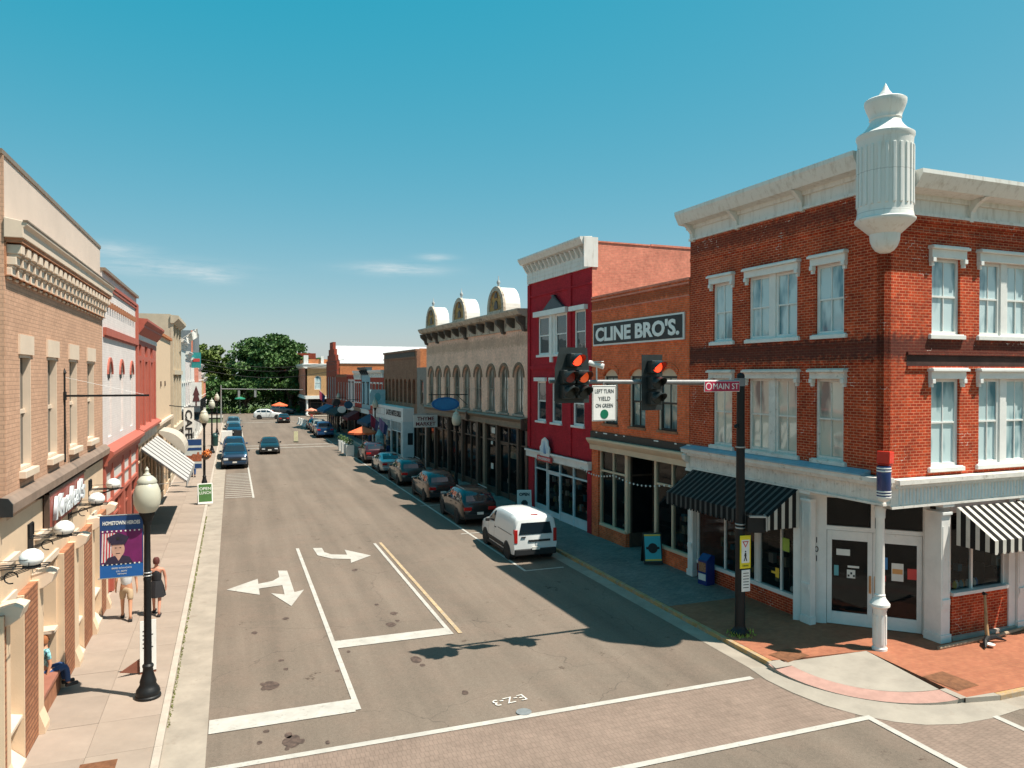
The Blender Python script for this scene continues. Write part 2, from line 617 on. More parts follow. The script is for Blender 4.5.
def arch_pts(x0, x1, z0, z1, rise, n=10):
    """opening outline with a segmental or round top: z1 is the crown"""
    c = (x0 + x1) / 2; h = (x1 - x0) / 2
    if rise <= 0:
        return [(x0, z0), (x1, z0), (x1, z1), (x0, z1)]
    pts = [(x0, z0), (x1, z0)]
    zs = z1 - rise
    R_ = (h * h + rise * rise) / (2 * rise)
    zc = z1 - R_
    a0 = math.atan2(zs - zc, h); a1 = pi - a0
    for i in range(n + 1):
        a = a0 + (a1 - a0) * i / n
        pts.append((c + R_ * cos(a), zc + R_ * sin(a)))
    return pts


def wall_front(parent, x0, x1, z0, z1, holes, m, t=.25, y=0, name='wall', label=None):
    """flat wall in the xz plane at depth y, with real openings (lists of points) and reveals t deep"""
    mb = MB()
    outer = [(x0, z0), (x1, z0), (x1, z1), (x0, z1)]
    loops = [outer] + holes
    tris = tessellate_polygon([[Vector((p[0], p[1], 0)) for p in l] for l in loops])
    flat = [p for l in loops for p in l]
    mb.faces([(p[0], y, p[1]) for p in flat], [tuple(q) for q in tris])
    for l in holes:
        n = len(l)
        for i in range(n):
            a, b = l[i], l[(i + 1) % n]
            mb.poly([(a[0], y, a[1]), (b[0], y, b[1]), (b[0], y + t, b[1]), (a[0], y + t, a[1])])
    for a, b in zip(outer, outer[1:] + outer[:1]):
        mb.poly([(a[0], y, a[1]), (b[0], y, b[1]), (b[0], y + t, b[1]), (a[0], y + t, a[1])])
    o = mb.build(name, m, parent, norm=False, label=label)
    me = o.data
    # face everything toward the street (-y) or into the opening
    bm = bmesh.new(); bm.from_mesh(me)
    bmesh.ops.remove_doubles(bm, verts=bm.verts, dist=1e-5)
    bmesh.ops.recalc_face_normals(bm, faces=bm.faces)
    s = sum(f.normal.y * f.calc_area() for f in bm.faces)
    if s > 0:
        bmesh.ops.reverse_faces(bm, faces=bm.faces)
    bm.to_mesh(me); bm.free()
    return o


def sash(parent, x0, x1, z0, z1, fm, gm, y=.08, fr=.07, cols=2, rows=2, bar=.03, rise=0, name='window', pane=True, label=None):
    """timber window: outer frame, meeting rail, glazing bars (one mesh) and a glass pane child"""
    f = MB()
    d = .07
    if rise <= 0:
        f.box(x0, x0 + fr, y, y + d, z0, z1); f.box(x1 - fr, x1, y, y + d, z0, z1)
        f.box(x0 + fr, x1 - fr, y, y + d, z0, z0 + fr); f.box(x0 + fr, x1 - fr, y, y + d, z1 - fr, z1)
    else:
        out = arch_pts(x0, x1, z0, z1, rise); inn = arch_pts(x0 + fr, x1 - fr, z0 + fr, z1 - fr, max(rise - fr * .4, .02))
        n = len(out)
        for i in range(n):
            j = (i + 1) % n
            a, b, c, e = out[i], out[j], inn[j], inn[i]
            f.faces([(p[0], yy, p[1]) for yy in (y, y + d) for p in (a, b, c, e)],
                    [(0, 1, 2, 3), (7, 6, 5, 4), (3, 2, 6, 7), (0, 4, 5, 1)])
    zi0, zi1 = z0 + fr, z1 - fr
    for k in range(1, rows):
        zz = zi0 + (zi1 - zi0) * k / rows
        f.box(x0 + fr, x1 - fr, y + .01, y + d - .01, zz - bar, zz + bar)
    for k in range(1, cols):
        xx = x0 + fr + (x1 - x0 - 2 * fr) * k / cols
        f.box(xx - bar * .5, xx + bar * .5, y + .015, y + d - .02, zi0, zi1 - (rise * .05 if rise else 0))
    w = f.build(name, fm, parent, label=label)
    if pane:
        if rise <= 0 and rows == 2:
            zm_ = (z0 + z1) / 2
            for (za, zb, yy) in ((z0 + fr * .5, zm_, y + d - .012), (zm_, z1 - fr * .5, y + d - .035)):
                t1, t2 = random.uniform(-.006, .006), random.uniform(-.006, .006)
                g = MB(); g.poly([(x0 + fr * .5, yy + t1, za), (x1 - fr * .5, yy + t2, za), (x1 - fr * .5, yy - t1, zb), (x0 + fr * .5, yy - t2, zb)])
                g.build('pane', gm, w, norm=False)
            return w
        pts = arch_pts(x0 + fr * .5, x1 - fr * .5, z0 + fr * .5, z1 - fr * .5, max(rise - fr * .2, 0) if rise > 0 else 0)
        g = MB(); g.poly([(p[0], y + d - .015, p[1]) for p in pts])
        g.poly([(p[0], y + d + .0, p[1]) for p in pts][::-1])
        g.build('pane', gm, w, norm=False)
    return w


def shell(parent, x0, x1, y0, y1, z0, z1, m, roofm, par=.45, t=.28, front=False, zback=None):
    """side walls, rear wall and a sunk flat roof behind the front wall"""
    b = MB()
    b.box(x0, x0 + t, y0, y1, z0, z1); b.box(x1 - t, x1, y0, y1, z0, z1)
    b.box(x0 + t, x1 - t, y1 - t, y1, z0, z1 if zback is None else zback)
    w = b.build('side_wall', m, parent)
    r = MB(); r.box(x0 + t, x1 - t, y0, y1 - t, z1 - par - .15, z1 - par)
    r.build('roof', roofm, parent)
    return w

# ------------------------------------------------------------------ palette
asphalt_mat()
M_ASPH = MATS['asphalt']
M_PAINT = mat('road_paint', (0.438, 0.411, 0.367), .7, .12, 2.5, .2, 60, dirt=((.22, .19, .16), 7, .56, .65))
M_YEL = mat('yellow_paint', (.46, .33, .19), .75, .2, 4, dirt=((.30, .25, .2), 6, .48, .8))
M_GUT = mat('gutter_concrete', (0.319, 0.271, 0.219), .85, .14, 1.4, .2, 50, dirt=((.22, .17, .13), 2.2, .58, .6))
M_CONC = mat('sidewalk_concrete', (0.324, 0.245, 0.193), .85, .10, 1.1, .2, 60, dirt=((.33, .24, .18), 3, .58, .5))
M_CONC2 = mat('ramp_concrete', (0.315, 0.276, 0.228), .85, .12, 1.3, .2, 60, dirt=((.25, .2, .16), 3, .58, .5))
M_PINK = mat('tactile_pink', (0.403, 0.236, 0.193), .85, .12, 3, .5, 90)
M_KERB = mat('kerb_concrete', (.42, .36, .30), .85, .15, 2, .2, 50)
M_KERBY = mat('kerb_yellow', (.44, .27, .11), .8, .25, 3, .1, 50, dirt=((.32, .26, .20), 2.5, .47, .9))
M_PAV = brick_mat('red_pavers', (0.350, 0.136, 0.074), (.31, .113, .063), (.26, .113, .075), .2, .1, .004, .18, ground=True, bump=.3)
M_GPAV = brick_mat('grey_pavers', (.24, .20, .175), (.19, .165, .15), (.13, .115, .10), .2, .1, .005, .25, ground=True, bump=.3)
M_XWALK = brick_mat('crosswalk_pavers', (0.232, 0.168, 0.133), (.215, .158, .125), (.18, .132, .105), .09, .20, .008, .16, ground=True, bump=.3)
M_EARTH = mat('grass_ground', (.07, .09, .035), .95, .3, .1)
M_ROOFD = mat('roof_felt', (.16, .15, .14), .9, .2, .6)
M_ROOFW = mat('roof_white', (.46, .46, .46), .6, .06, .5)
M_IRON = mat('black_iron', (.009, .010, .011), .5, .15, 8, 0, 40, spec=.3)
M_STEEL = mat('galvanised_steel', (.42, .42, .41), .4, .12, 6, metal=.6)
M_WHITE = mat('white_paint', (.74, .73, .69), .55, .07, 2, .08, 30, dirt=((.42, .38, .33), 4, .62, .55))


def streak_mat(name, col, dirtc, amt, thr=.55, seams=0):
    m, t, b = base_mat(name)
    b.inputs['Roughness'].default_value = .55
    tc = nd(t, 'ShaderNodeTexCoord')
    mp = nd(t, 'ShaderNodeMapping'); mp.inputs['Scale'].default_value = (5, 5, .7); ln(t, tc.outputs['Object'], mp.inputs[0])
    n = nd(t, 'ShaderNodeTexNoise'); n.inputs['Scale'].default_value = 1.2; n.inputs['Detail'].default_value = 9; n.inputs['Roughness'].default_value = .7
    ln(t, mp.outputs[0], n.inputs['Vector'])
    r = nd(t, 'ShaderNodeMapRange'); r.inputs['From Min'].default_value = thr - .06; r.inputs['From Max'].default_value = thr + .16; r.inputs['To Max'].default_value = amt
    ln(t, n.outputs['Fac'], r.inputs['Value'])
    x = nd(t, 'ShaderNodeMix', data_type='RGBA'); ln(t, r.outputs[0], x.inputs[0])
    x.inputs[6].default_value = (*col, 1); x.inputs[7].default_value = (*dirtc, 1)
    last = x.outputs[2]
    if seams:
        sp = nd(t, 'ShaderNodeSeparateXYZ'); ln(t, tc.outputs['Object'], sp.inputs[0])
        d = nd(t, 'ShaderNodeMath', operation='DIVIDE'); d.inputs[1].default_value = seams; ln(t, sp.outputs['Z'], d.inputs[0])
        f = nd(t, 'ShaderNodeMath', operation='FRACT'); ln(t, d.outputs[0], f.inputs[0])
        l = nd(t, 'ShaderNodeMath', operation='LESS_THAN'); l.inputs[1].default_value = .018; ln(t, f.outputs[0], l.inputs[0])
        l2 = nd(t, 'ShaderNodeMath', operation='MULTIPLY'); l2.inputs[1].default_value = .55; ln(t, l.outputs[0], l2.inputs[0])
        y = nd(t, 'ShaderNodeMix', data_type='RGBA'); ln(t, l2.outputs[0], y.inputs[0]); ln(t, last, y.inputs[6]); y.inputs[7].default_value = (.35, .33, .30, 1)
        last = y.outputs[2]
    ln(t, last, b.inputs['Base Color'])
    n2 = nd(t, 'ShaderNodeTexNoise'); n2.inputs['Scale'].default_value = 3; n2.inputs['Detail'].default_value = 4; ln(t, tc.outputs['Object'], n2.inputs['Vector'])
    bp = nd(t, 'ShaderNodeBump'); bp.inputs['Strength'].default_value = .25; bp.inputs['Distance'].default_value = .03
    ln(t, n2.outputs['Fac'], bp.inputs['Height']); ln(t, bp.outputs[0], b.inputs['Normal'])
    MATS[name] = m
    return m


M_SHEET = streak_mat('painted_sheet_metal', (.72, .71, .67), (.40, .30, .20), .55, .60, 1.02)
M_CORN = streak_mat('cornice_paint', (.72, .70, .65), (.36, .30, .23), .6, .56)
M_WHITE2 = mat('aged_white_paint', (.70, .66, .60), .6, .10, 3, .15, 30, dirt=((.33, .28, .22), 7, .56, .75))
M_CREAMP = mat('cream_paint', (.64, .48, .33), .7, .06, 1.5, .1, 40)
M_CREAM = mat('cream_stucco', (.60, .49, .41), .8, .06, .8, .12, 60)
M_TRIMC = mat('cream_trim', (.66, .53, .41), .6, .06, 2)
M_BLUEW = mat('pale_blue_and_shaded_white', (.55, .64, .66), .6, .08, 2)
M_BLUEL = mat('blue_ledge_paint', (.22, .38, .46), .5, .12, 3, dirt=((.5, .5, .48), 5, .6, .6))
M_BRK_CORNER = brick_mat('corner_red_brick', (.50, .060, .016), (.31, .028, .009), (.58, .22, .12), .215, .078, .010, .42,
                         stain=[((.055, .022, .018), 7.95, .34, .8), ((.07, .022, .017), 11.75, .26, .6)], eff=(.62, .5, .42))
M_BRK_CLINE = brick_mat('orange_brick', (.84, .155, .045), (.66, .10, .03), (.60, .23, .13), .215, .078, .010, .32,
                        stain=[((.10, .035, .02), 10.4, .22, .5)])
M_BRK_BLK = mat('dark_brick', (.05, .025, .02), .9, .3, 3)
M_BRK_RED = brick_mat('painted_red_brick', (.44, .021, .034), (.40, .018, .028), (.30, .016, .022), .215, .078, .007, .25, bump=.4)
M_BRK_SALM = brick_mat('salmon_brick', (.72, .26, .17), (.64, .21, .14), (.62, .27, .19), .215, .078, .008, .22)
M_BRK_TAN = brick_mat('tan_brick', (.57, .345, .23), (.50, .30, .20), (.44, .27, .185), .22, .078, .008, .15, bump=.7)
M_BRK_PIER = mat('pier_brick', (.42, .19, .10), .85, .2, 5, .4, 50)
M_BRK_PIER2 = mat('pier_brick_dark', (.34, .145, .075), .85, .2, 5, .4, 50)
M_MORT = mat('mortar', (.30, .17, .11), .9, .1, 4)
M_BRK_STONE = brick_mat('buff_brick', (.90, .57, .42), (.82, .51, .38), (.70, .46, .35), .215, .078, .008, .25,
                        stain=[((.20, .13, .07), 9.2, .35, .35)])
M_BRK_BROWN = brick_mat('brown_brick', (.34, .165, .10), (.26, .12, .075), (.24, .14, .09), .215, .078, .008, .25)
M_BRK_WHITE = brick_mat('white_painted_brick', (.68, .62, .59), (.66, .60, .57), (.60, .54, .51), .215, .078, .006, .10, bump=.35)
M_BRK_ORANGE = brick_mat('bright_orange_brick', (.55, .20, .08), (.48, .16, .065), (.4, .2, .1), .215, .078, .008, .2)
M_BRK_YEL = brick_mat('yellow_brick', (.62, .36, .17), (.55, .31, .15), (.5, .32, .18), .215, .078, .008, .15)
M_TRIMR = mat('salmon_red_trim', (.40, .105, .07), .65, .08, 3)
M_REDP = mat('brick_red_paint', (.42, .05, .03), .6, .1, 2)
M_BROWNM = mat('brown_metal', (.085, .055, .04), .5, .2, 4)
M_TANM = mat('tan_metal', (.22, .16, .11), .5, .15, 4)
M_BLACKT = mat('black_trim', (.018, .018, .018), .5, .2, 4)
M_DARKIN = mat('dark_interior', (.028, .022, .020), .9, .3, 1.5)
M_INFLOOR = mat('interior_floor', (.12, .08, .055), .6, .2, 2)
G_BLIND = glass_mat('glass_with_pale_blind', (.10, .22, .26), rough=.05, patch=(.50, .62, .63))
G_CURT_REFL = glass_mat('glass_with_curtain_and_reflection', (.20, .21, .19), rough=.03, patch=(.62, .56, .46))  # cream patches: white curtains plus a painted reflection of the building opposite
G_MID = glass_mat('glass_with_grey_blind', (.06, .10, .10), patch=(.20, .27, .26))
G_REFL = glass_mat('arched_window_glass', (.05, .055, .05), patch=(.34, .33, .29))  # pale patches are painted-in reflections of the sunlit row opposite
G_DARK = glass_mat('dark_glass', (.018, .03, .035))
G_SHOP = glass_mat('shop_glass', (.01, .012, .014), clear=.62)
G_CAR = glass_mat('car_glass', (.012, .02, .028), rough=.02)

# ------------------------------------------------------------------ ground, road, pavements
RZ = -.12


def sheet(name, pts, z, m, kind='structure', parent=None, holes=None):
    b = MB()
    if holes is None and len(pts) <= 4:
        b.poly([(p[0], p[1], z) for p in pts])
    else:
        loops = [pts] + (holes or [])
        tr = tessellate_polygon([[Vector((p[0], p[1], 0)) for p in l] for l in loops])
        flat = [p for l in loops for p in l]
        b.faces([(p[0], p[1], z) for p in flat], [tuple(q) for q in tr])
    o = b.build(name, m, parent, norm=False)
    me = o.data
    bm = bmesh.new(); bm.from_mesh(me)
    for f in bm.faces:
        if f.normal.z < 0: f.normal_flip()
    bm.to_mesh(me); bm.free()
    if kind: o['kind'] = kind
    return o


def rect(x0, x1, y0, y1):
    return [(x0, y0), (x1, y0), (x1, y1), (x0, y1)]


R1500 = [(1500 * cos(2 * pi * i / 48), 1500 * sin(2 * pi * i / 48)) for i in range(48)]
sheet('ground', R1500, -.2, M_EARTH)
FARX = 126      # the far cross street
road = sheet('road', [(-90, -14), (110, -14), (110, 12.6), (15.8, 12.6), (15.8, 16), (13, 16), (13, FARX - 1), (60, FARX - 1), (60, 139), (13, 139),
                      (13, 148), (60, 148), (60, 156), (-60, 156), (-60, 148), (-1.5, 148), (-1.5, 12.5), (-90, 12.5)], RZ, M_ASPH)


def arc(cx, cy, r, a0, a1, n=14):
    return [(cx + r * cos(radians(a0 + (a1 - a0) * i / n)), cy + r * sin(radians(a0 + (a1 - a0) * i / n))) for i in range(n + 1)]


# gutters and the curved apron at the corner
sheet('gutter', rect(-1.30, -.50, 13, 124), RZ + .006, M_GUT)
sheet('gutter', rect(12.12, 12.62, 15.3, 124), RZ + .006, M_GUT)
apron = [(12.1, 15.4), (12.62, 15.4)] + arc(15.5, 15.1, 2.98, 180, 270, 14)[1:] + [(16.2, 12.0), (16.2, 11.45)] + \
        [(15.2, 11.35), (14.3, 11.4), (13.6, 11.62), (13.1, 11.95), (12.65, 12.45), (12.3, 13.1), (12.1, 13.9), (12.02, 14.7)]
sheet('gutter', apron, RZ + .010, M_CONC2)
sheet('gutter', rect(16.2, 70, 11.45, 11.92), RZ + .006, M_GUT)

# brick crosswalks between their white lines
sheet('crosswalk', [(-20, 12.3), (12.35, 12.3), (12.62, 12.55), (12.25, 13.1), (12.05, 13.9), (11.98, 14.85), (-20, 14.85)], RZ + .004, M_XWALK)
xw = sheet('crosswalk', [(0, 0), (22, 0), (22, 2.42), (0, 2.42)], 0, M_XWALK)
xw.location = (12.82, 12.3, RZ + .004); xw.rotation_euler = (0, 0, radians(-90))

MARK = RZ + .016


def mark(name, pts, m=None, z=MARK):
    return sheet(name, pts, z, m or M_PAINT)


mark('crosswalk_line', rect(-20, 11.78, 14.83, 15.0))
mark('crosswalk_line', [(-20, 12.22), (12.66, 12.22), (12.66, 12.38), (-20, 12.38)])
mark('crosswalk_line', rect(12.66, 12.82, -12, 12.38))
mark('crosswalk_line', rect(15.24, 15.4, -12, 11.40))
mark('lane_line', rect(2.50, 2.63, 16.5, 32.9))
mark('stop_line', rect(-.48, 2.50, 16.42, 17.08))
mark('stop_line', rect(2.63, 5.74, 20.42, 21.0))
mark('centre_line', rect(5.74, 5.86, 20.42, 32.7))
mark('centre_line', rect(6.00, 6.12, 20.42, 32.8), M_YEL)
mark('turn_arrow', [(1.59, 29.38), (1.91, 29.26), (1.93, 28.0), (1.95, 26.24), (2.28, 26.45), (1.74, 24.7), (1.2, 26.4), (1.62, 26.09), (1.62, 27.28),
                    (1.24, 27.22), (.84, 27.12), (.84, 26.34), (-.2, 27.35), (.84, 28.45), (.84, 27.75), (1.33, 27.96), (1.58, 28.41)])
mark('turn_arrow', [(3.19, 32.72), (3.55, 32.62), (3.56, 31.8), (3.78, 31.3), (4.38, 31.02), (4.41, 31.95), (5.27, 30.55), (4.33, 29.6), (4.41, 30.25),
                    (3.72, 30.55), (3.24, 31.34)])
mark('parking_line', rect(10.22, 10.33, 26.05, 76))
mark('parking_line', rect(10.33, 11.85, 26.05, 26.16))
for yy in (33.2, 41.2, 48.3, 55.2, 62.2):
    mark('parking_line', rect(9.9, 10.21, yy, yy + .1)); mark('parking_line', rect(10.34, 11.3, yy, yy + .1))
mark('parking_line', rect(1.12, 1.24, 47.5, 122))
mark('parking_line', rect(10.2, 10.3, 84, 122))
for k in range(15):
    mark('hatch_line', rect(-.42, 1.10, 48 + k * .82, 48.16 + k * .82))
mark('crosswalk_line', rect(-.4, 12, 79.6, 79.95)); mark('crosswalk_line', rect(-.4, 12, 82.6, 82.95))
mark('crosswalk_line', rect(-.4, 12, 124.0, 124.4))
sheet('manhole_cover', arc(5.92, 15.12, .17, 0, 342, 18), MARK + .006, M_STEEL)
rs_ = random.Random(31)
oil = mat('oil_stain', (.092, .060, .046), .75, .45, 9)
for (x, y, r) in [(0.84, 18.55, 0.28), (1.1, 15.51, 0.26), (1.04, 15.82, 0.12), (4.64, 22.85, 0.16), (4.34, 21.84, 0.22), (4.61, 22.14, 0.1), (4.43, 18.94, 0.2), (1.15, 20.09, 0.1), (0.57, 22.51, 0.12), (1.49, 23.53, 0.12), (1.23, 19.45, 0.08), (2.87, 20.1, 0.08), (2.42, 18.87, 0.07), (4.29, 23.95, 0.1), (4.32, 28.51, 0.15), (0.63, 16.17, 0.08), (0.49, 15.71, 0.08), (1.76, 15.24, 0.07), (4.5, 18.5, 0.1), (5.01, 16.55, 0.12), ]:
    for q in range(3 if r > .15 else 1):
        cx_, cy_ = x + rs_.uniform(-1, 1) * r * (q > 0), y + rs_.uniform(-1.4, 1.4) * r * (q > 0); rr = r * (1 if q == 0 else rs_.uniform(.25, .5))
        ph = [rs_.uniform(.45, 1.25) for _ in range(18)]
        for _ in range(2): ph = [(ph[i - 1] + ph[i] * 1.4 + ph[(i + 1) % 18]) / 3.4 for i in range(18)]
        sheet('oil_stain', [(cx_ + rr * ph[i] * cos(2 * pi * i / 18) * .8, cy_ + rr * ph[i] * 1.25 * sin(2 * pi * i / 18)) for i in range(18)], MARK - .012 + .001 * q + .0003 * (len(bpy.data.objects) % 3), oil)
# surveyor's paint marks, letters one foot high
um = mat('survey_paint', (.62, .58, .52), .8, .3, 9)
tx = text('survey_mark', "E-Z-3", .3, um, None, (5.83, 15.78, MARK + .004), (0, 0, radians(187)), .001, width=.78, height=.3)
tx['kind'] = 'structure'

# kerbs, stone by stone
ker_prev = {}


def kerb_run(name, x0, x1, y0, y1, length, m, parent):
    for i in range(int(round((y1 - y0) / length))):
        a = y0 + i * length
        k = (round(x1 - x0, 3), length, m.name)
        if k not in ker_prev:
            b = MB(); b.box(0, x1 - x0, .006, length - .006, -.3, .004)
            ker_prev[k] = b.build(name, m, parent, bevel=.015, loc=(x0, a, 0))
        else:
            inst(ker_prev[k], (x0, a, 0), parent)


def strukt(name, loc=(0, 0, 0)):
    o = bpy.data.objects.new(name, None); COL.objects.link(o); o['kind'] = 'structure'; o.location = loc
    return o


kl = strukt('kerb')
kerb_run('kerb_stone', -1.45, -1.30, 13, 124, 3, M_KERB, kl)
kr = strukt('kerb')
kerb_run('kerb_stone', 12.62, 12.77, 15.4, 30.4, 3, M_KERBY, kr)
kerb_run('kerb_stone', 12.62, 12.77, 30.4, 123.4, 3, M_KERB, kr)
kc = strukt('kerb')
for i in range(14):
    b = MB(); b.box(16.2 + i * 3 + .006, 19.2 + i * 3 - .006, 11.92, 12.07, -.3, .004)
    b.build('kerb_stone', M_KERBY, kc, bevel=.015)
ga = mat('kerb_weeds', (.16, .17, .05), .9, .4, 30)
random.seed(3)
b = MB()
for i in range(900):
    x = -1.295 + random.uniform(-.01, .05); y = random.uniform(17, 42); h = random.uniform(.01, .05)
    a = random.uniform(0, pi); dx, dy = cos(a) * .03, sin(a) * .03
    b.poly([(x - dx, y - dy, RZ + .005), (x + dx, y + dy, RZ + .005), (x + dx * .3, y + dy, RZ + .005 + h)])
b.build('kerb_weeds', ga, None, norm=False, kind='stuff')

# left pavement: slabs
ls = strukt('left_sidewalk')
b = MB(); b.box(-60, -1.45, 12.6, 124, -.3, -.035); b.build('bedding', M_KERB, ls)
random.seed(11)
slabs = []
for v in range(4):
    c0 = (0.306, 0.243, 0.194)
    k = 1 + random.uniform(-.07, .07)
    slabs.append(mat('slab_%d' % v, (c0[0] * k, c0[1] * k * random.uniform(.97, 1.02), c0[2] * k), .85, .10, 1.1, .2, 60, dirt=((.33, .24, .18), 3, .56, .5)))
protos = {}
for i in range(74):
    for j in range(2):
        v = random.randrange(4)
        if v not in protos:
            b = MB(); b.box(.004, 1.167, .004, 1.496, -.034, 0)
            protos[v] = b.build('paving_slab', slabs[v], ls, loc=(-3.79 + j * 1.17, 13 + i * 1.5, 0))
        else:
            inst(protos[v], (-3.79 + j * 1.17, 13 + i * 1.5, random.uniform(-.003, .002)), ls)

# right pavement: grey pavers, then red pavers round the corner with a dropped kerb
rs = strukt('right_sidewalk')
b = MB(); b.box(12.78, 17.5, 20.2, 123.5, -.3, 0); b.build('grey_paving', M_GPAV, rs)
outer = [(12.78, 20.2), (12.78, 15.45), (12.98, 15.38), (15.55, 15.1), (15.38, 12.1), (15.6, 12.08), (70, 12.08), (70, 20.2)]
b = MB(); b.prism(outer, 'z', -.3, 0); b.build('red_paving', M_PAV, rs)
b = MB()
ramp_out = [(12.98, 15.36), (15.54, 15.09), (15.37, 12.12)]
arcin = arc(15.5, 15.1, 2.47, 263, 177, 16)
# the ramp falls toward the street
poly = [(15.54, 15.09, 0)] + [(x, y, -.055 * sin(pi * k / 16)) for k, (x, y) in enumerate(arcin)]
cen = (15.54, 15.09, .0)
for a, c in zip(poly[1:-1], poly[2:]):
    b.poly([cen, a, c])
b.build('ramp', M_CONC2, rs, norm=False)
b = MB()
A1 = arc(15.5, 15.1, 2.475, 177, 267, 20); A2 = arc(15.5, 15.1, 2.975, 177, 267, 20)
zi = lambda k: -.055 * sin(pi * min(max((k + .0) / 20, 0), 1)) + .0005
zo = lambda k: .002 - .10 * sin(pi * min(max(k / 20, 0), 1)) ** .6
for i in range(20):
    b.poly([(*A1[i], zi(i)), (*A1[i + 1], zi(i + 1)), (*A2[i + 1], zo(i + 1)), (*A2[i], zo(i))])
b.build('tactile_strip', M_PINK, rs, norm=False)
b = MB()
for i in range(20):
    b.poly([(*A2[i], zo(i)), (*A2[i + 1], zo(i + 1)), (*A2[i + 1], -.2), (*A2[i], -.2)])
b.poly([(12.62, 15.4, .001), (12.98, 15.38, .001), (13.03, 14.98, .001), (12.525, 14.96, .001)])
b.poly([(12.62, 15.4, .001), (12.525, 14.96, .001), (12.525, 14.96, -.2), (12.62, 15.4, -.2)])
b.poly([(15.37, 12.12, .001), (16.2, 12.08, .001), (16.2, 11.92, .001), (15.34, 12.09, .001)])
b.poly([(16.2, 11.92, .001), (15.34, 12.09, .001), (15.34, 12.09, -.2), (16.2, 11.92, -.2)])
b.poly([(15.20, 12.64, .0008), (15.40, 12.64, .0008), (15.40, 12.1, .0008), (15.20, 12.1, .0008)])
b.build('flared_edge', M_CONC2, rs, norm=False)
sheet('far_sidewalk', rect(12.7, 60, 139, 148), 0, M_CONC2)
sheet('far_sidewalk', rect(-60, -1.5, 139.0, 148), 0, M_CONC2)
sheet('verge', rect(-60, 60, 156, 200), -.05, mat('lawn', (.08, .12, .035), .95, .3, .6, .3, 20))

rust = mat('rusty_steel', (.20, .085, .04), .7, .3, 6, .3, 30, metal=.2)
for (x, y, w, d, r, lab) in ((-2.35, 15.35, .62, .75, 0, 'rusty steel access cover in the left pavement at the bottom edge'),
                             (13.42, 15.55, .85, .6, 12, 'square brown utility cover in the red pavers beside the signal pole'),
                             (15.85, 12.9, .75, .9, 5, 'square brown utility cover in the red pavers right of the ramp')):
    b = MB(); b.box(-w / 2, w / 2, -d / 2, d / 2, -.01, .008); b.box(-w / 2 + .03, w / 2 - .03, -d / 2 + .03, d / 2 - .03, .008, .014)
    b.box(-.04, .04, -.015, .015, .014, .018)
    o = b.build('access_cover', rust, None, loc=(x, y, 0), rot=(0, 0, radians(r)))
    tag(o, lab, 'utility cover', 'utility covers in the pavement')

# ------------------------------------------------------------------ street rows
RA = radians(1.72)


def RP(s, off=0):
    """world point at distance s along the right-hand row (from the corner window line), off metres into the block"""
    return (15.77 - s * sin(RA) + off * cos(RA), 15.2 + s * cos(RA) + off * sin(RA))


def rrow(name, label, cat, s0, group=None):
    x, y = RP(s0)
    return thing(name, label, cat, (x, y, 0), -pi / 2 + RA, group)


LX = -3.8


def lrow(name, label, cat, y0, group=None, x=LX):
    return thing(name, label, cat, (x, y0, 0), pi / 2, group)


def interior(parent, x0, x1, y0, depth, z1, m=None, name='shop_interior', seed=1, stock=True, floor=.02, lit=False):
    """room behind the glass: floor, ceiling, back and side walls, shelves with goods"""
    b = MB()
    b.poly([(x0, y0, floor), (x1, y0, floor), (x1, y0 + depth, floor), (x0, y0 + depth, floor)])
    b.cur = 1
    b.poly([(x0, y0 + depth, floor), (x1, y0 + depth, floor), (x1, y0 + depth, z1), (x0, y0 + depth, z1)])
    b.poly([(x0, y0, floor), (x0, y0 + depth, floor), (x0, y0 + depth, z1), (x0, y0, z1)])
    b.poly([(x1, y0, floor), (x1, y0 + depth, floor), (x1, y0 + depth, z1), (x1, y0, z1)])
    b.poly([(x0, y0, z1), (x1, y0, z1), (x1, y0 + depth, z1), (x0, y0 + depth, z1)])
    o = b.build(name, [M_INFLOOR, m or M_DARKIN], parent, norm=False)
    if stock:
        rnd = random.Random(seed)
        n = max(2, int((x1 - x0) / 1.3))
        cols = [mat('goods_%d' % i, c, .6, .1) for i, c in enumerate([(.5, .42, .3), (.1, .25, .3), (.45, .12, .07), (.62, .6, .55), (.15, .2, .08), (.5, .3, .08)])]
        sh = MB()
        for i in range(n):
            xc = x0 + (i + .5) * (x1 - x0) / n; w = (x1 - x0) / n * .36
            yy = y0 + depth * rnd.uniform(.3, .75)
            for z in (.45, 1.0, 1.5):
                sh.box(xc - w, xc + w, yy, yy + .3, z, z + .03)
            sh.box(xc - w - .03, xc - w, yy, yy + .3, 0, 1.6); sh.box(xc + w, xc + w + .03, yy, yy + .3, 0, 1.6)
        shelf = sh.build('shelf', M_TANM, parent)
        g = MB()
        for i in range(n * 7):
            k = i % n
            xc = x0 + (k + .5) * (x1 - x0) / n + rnd.uniform(-.3, .3) * (x1 - x0) / n
            z = rnd.choice((.48, 1.03, 1.53)); h = rnd.uniform(.1, .35)
            yy = y0 + depth * .3; g.cur = rnd.randrange(6)
            g.box(xc - .08, xc + .08, yy, yy + .15, z, z + h)
        g.build('goods', cols, parent, kind='stuff')
    return o


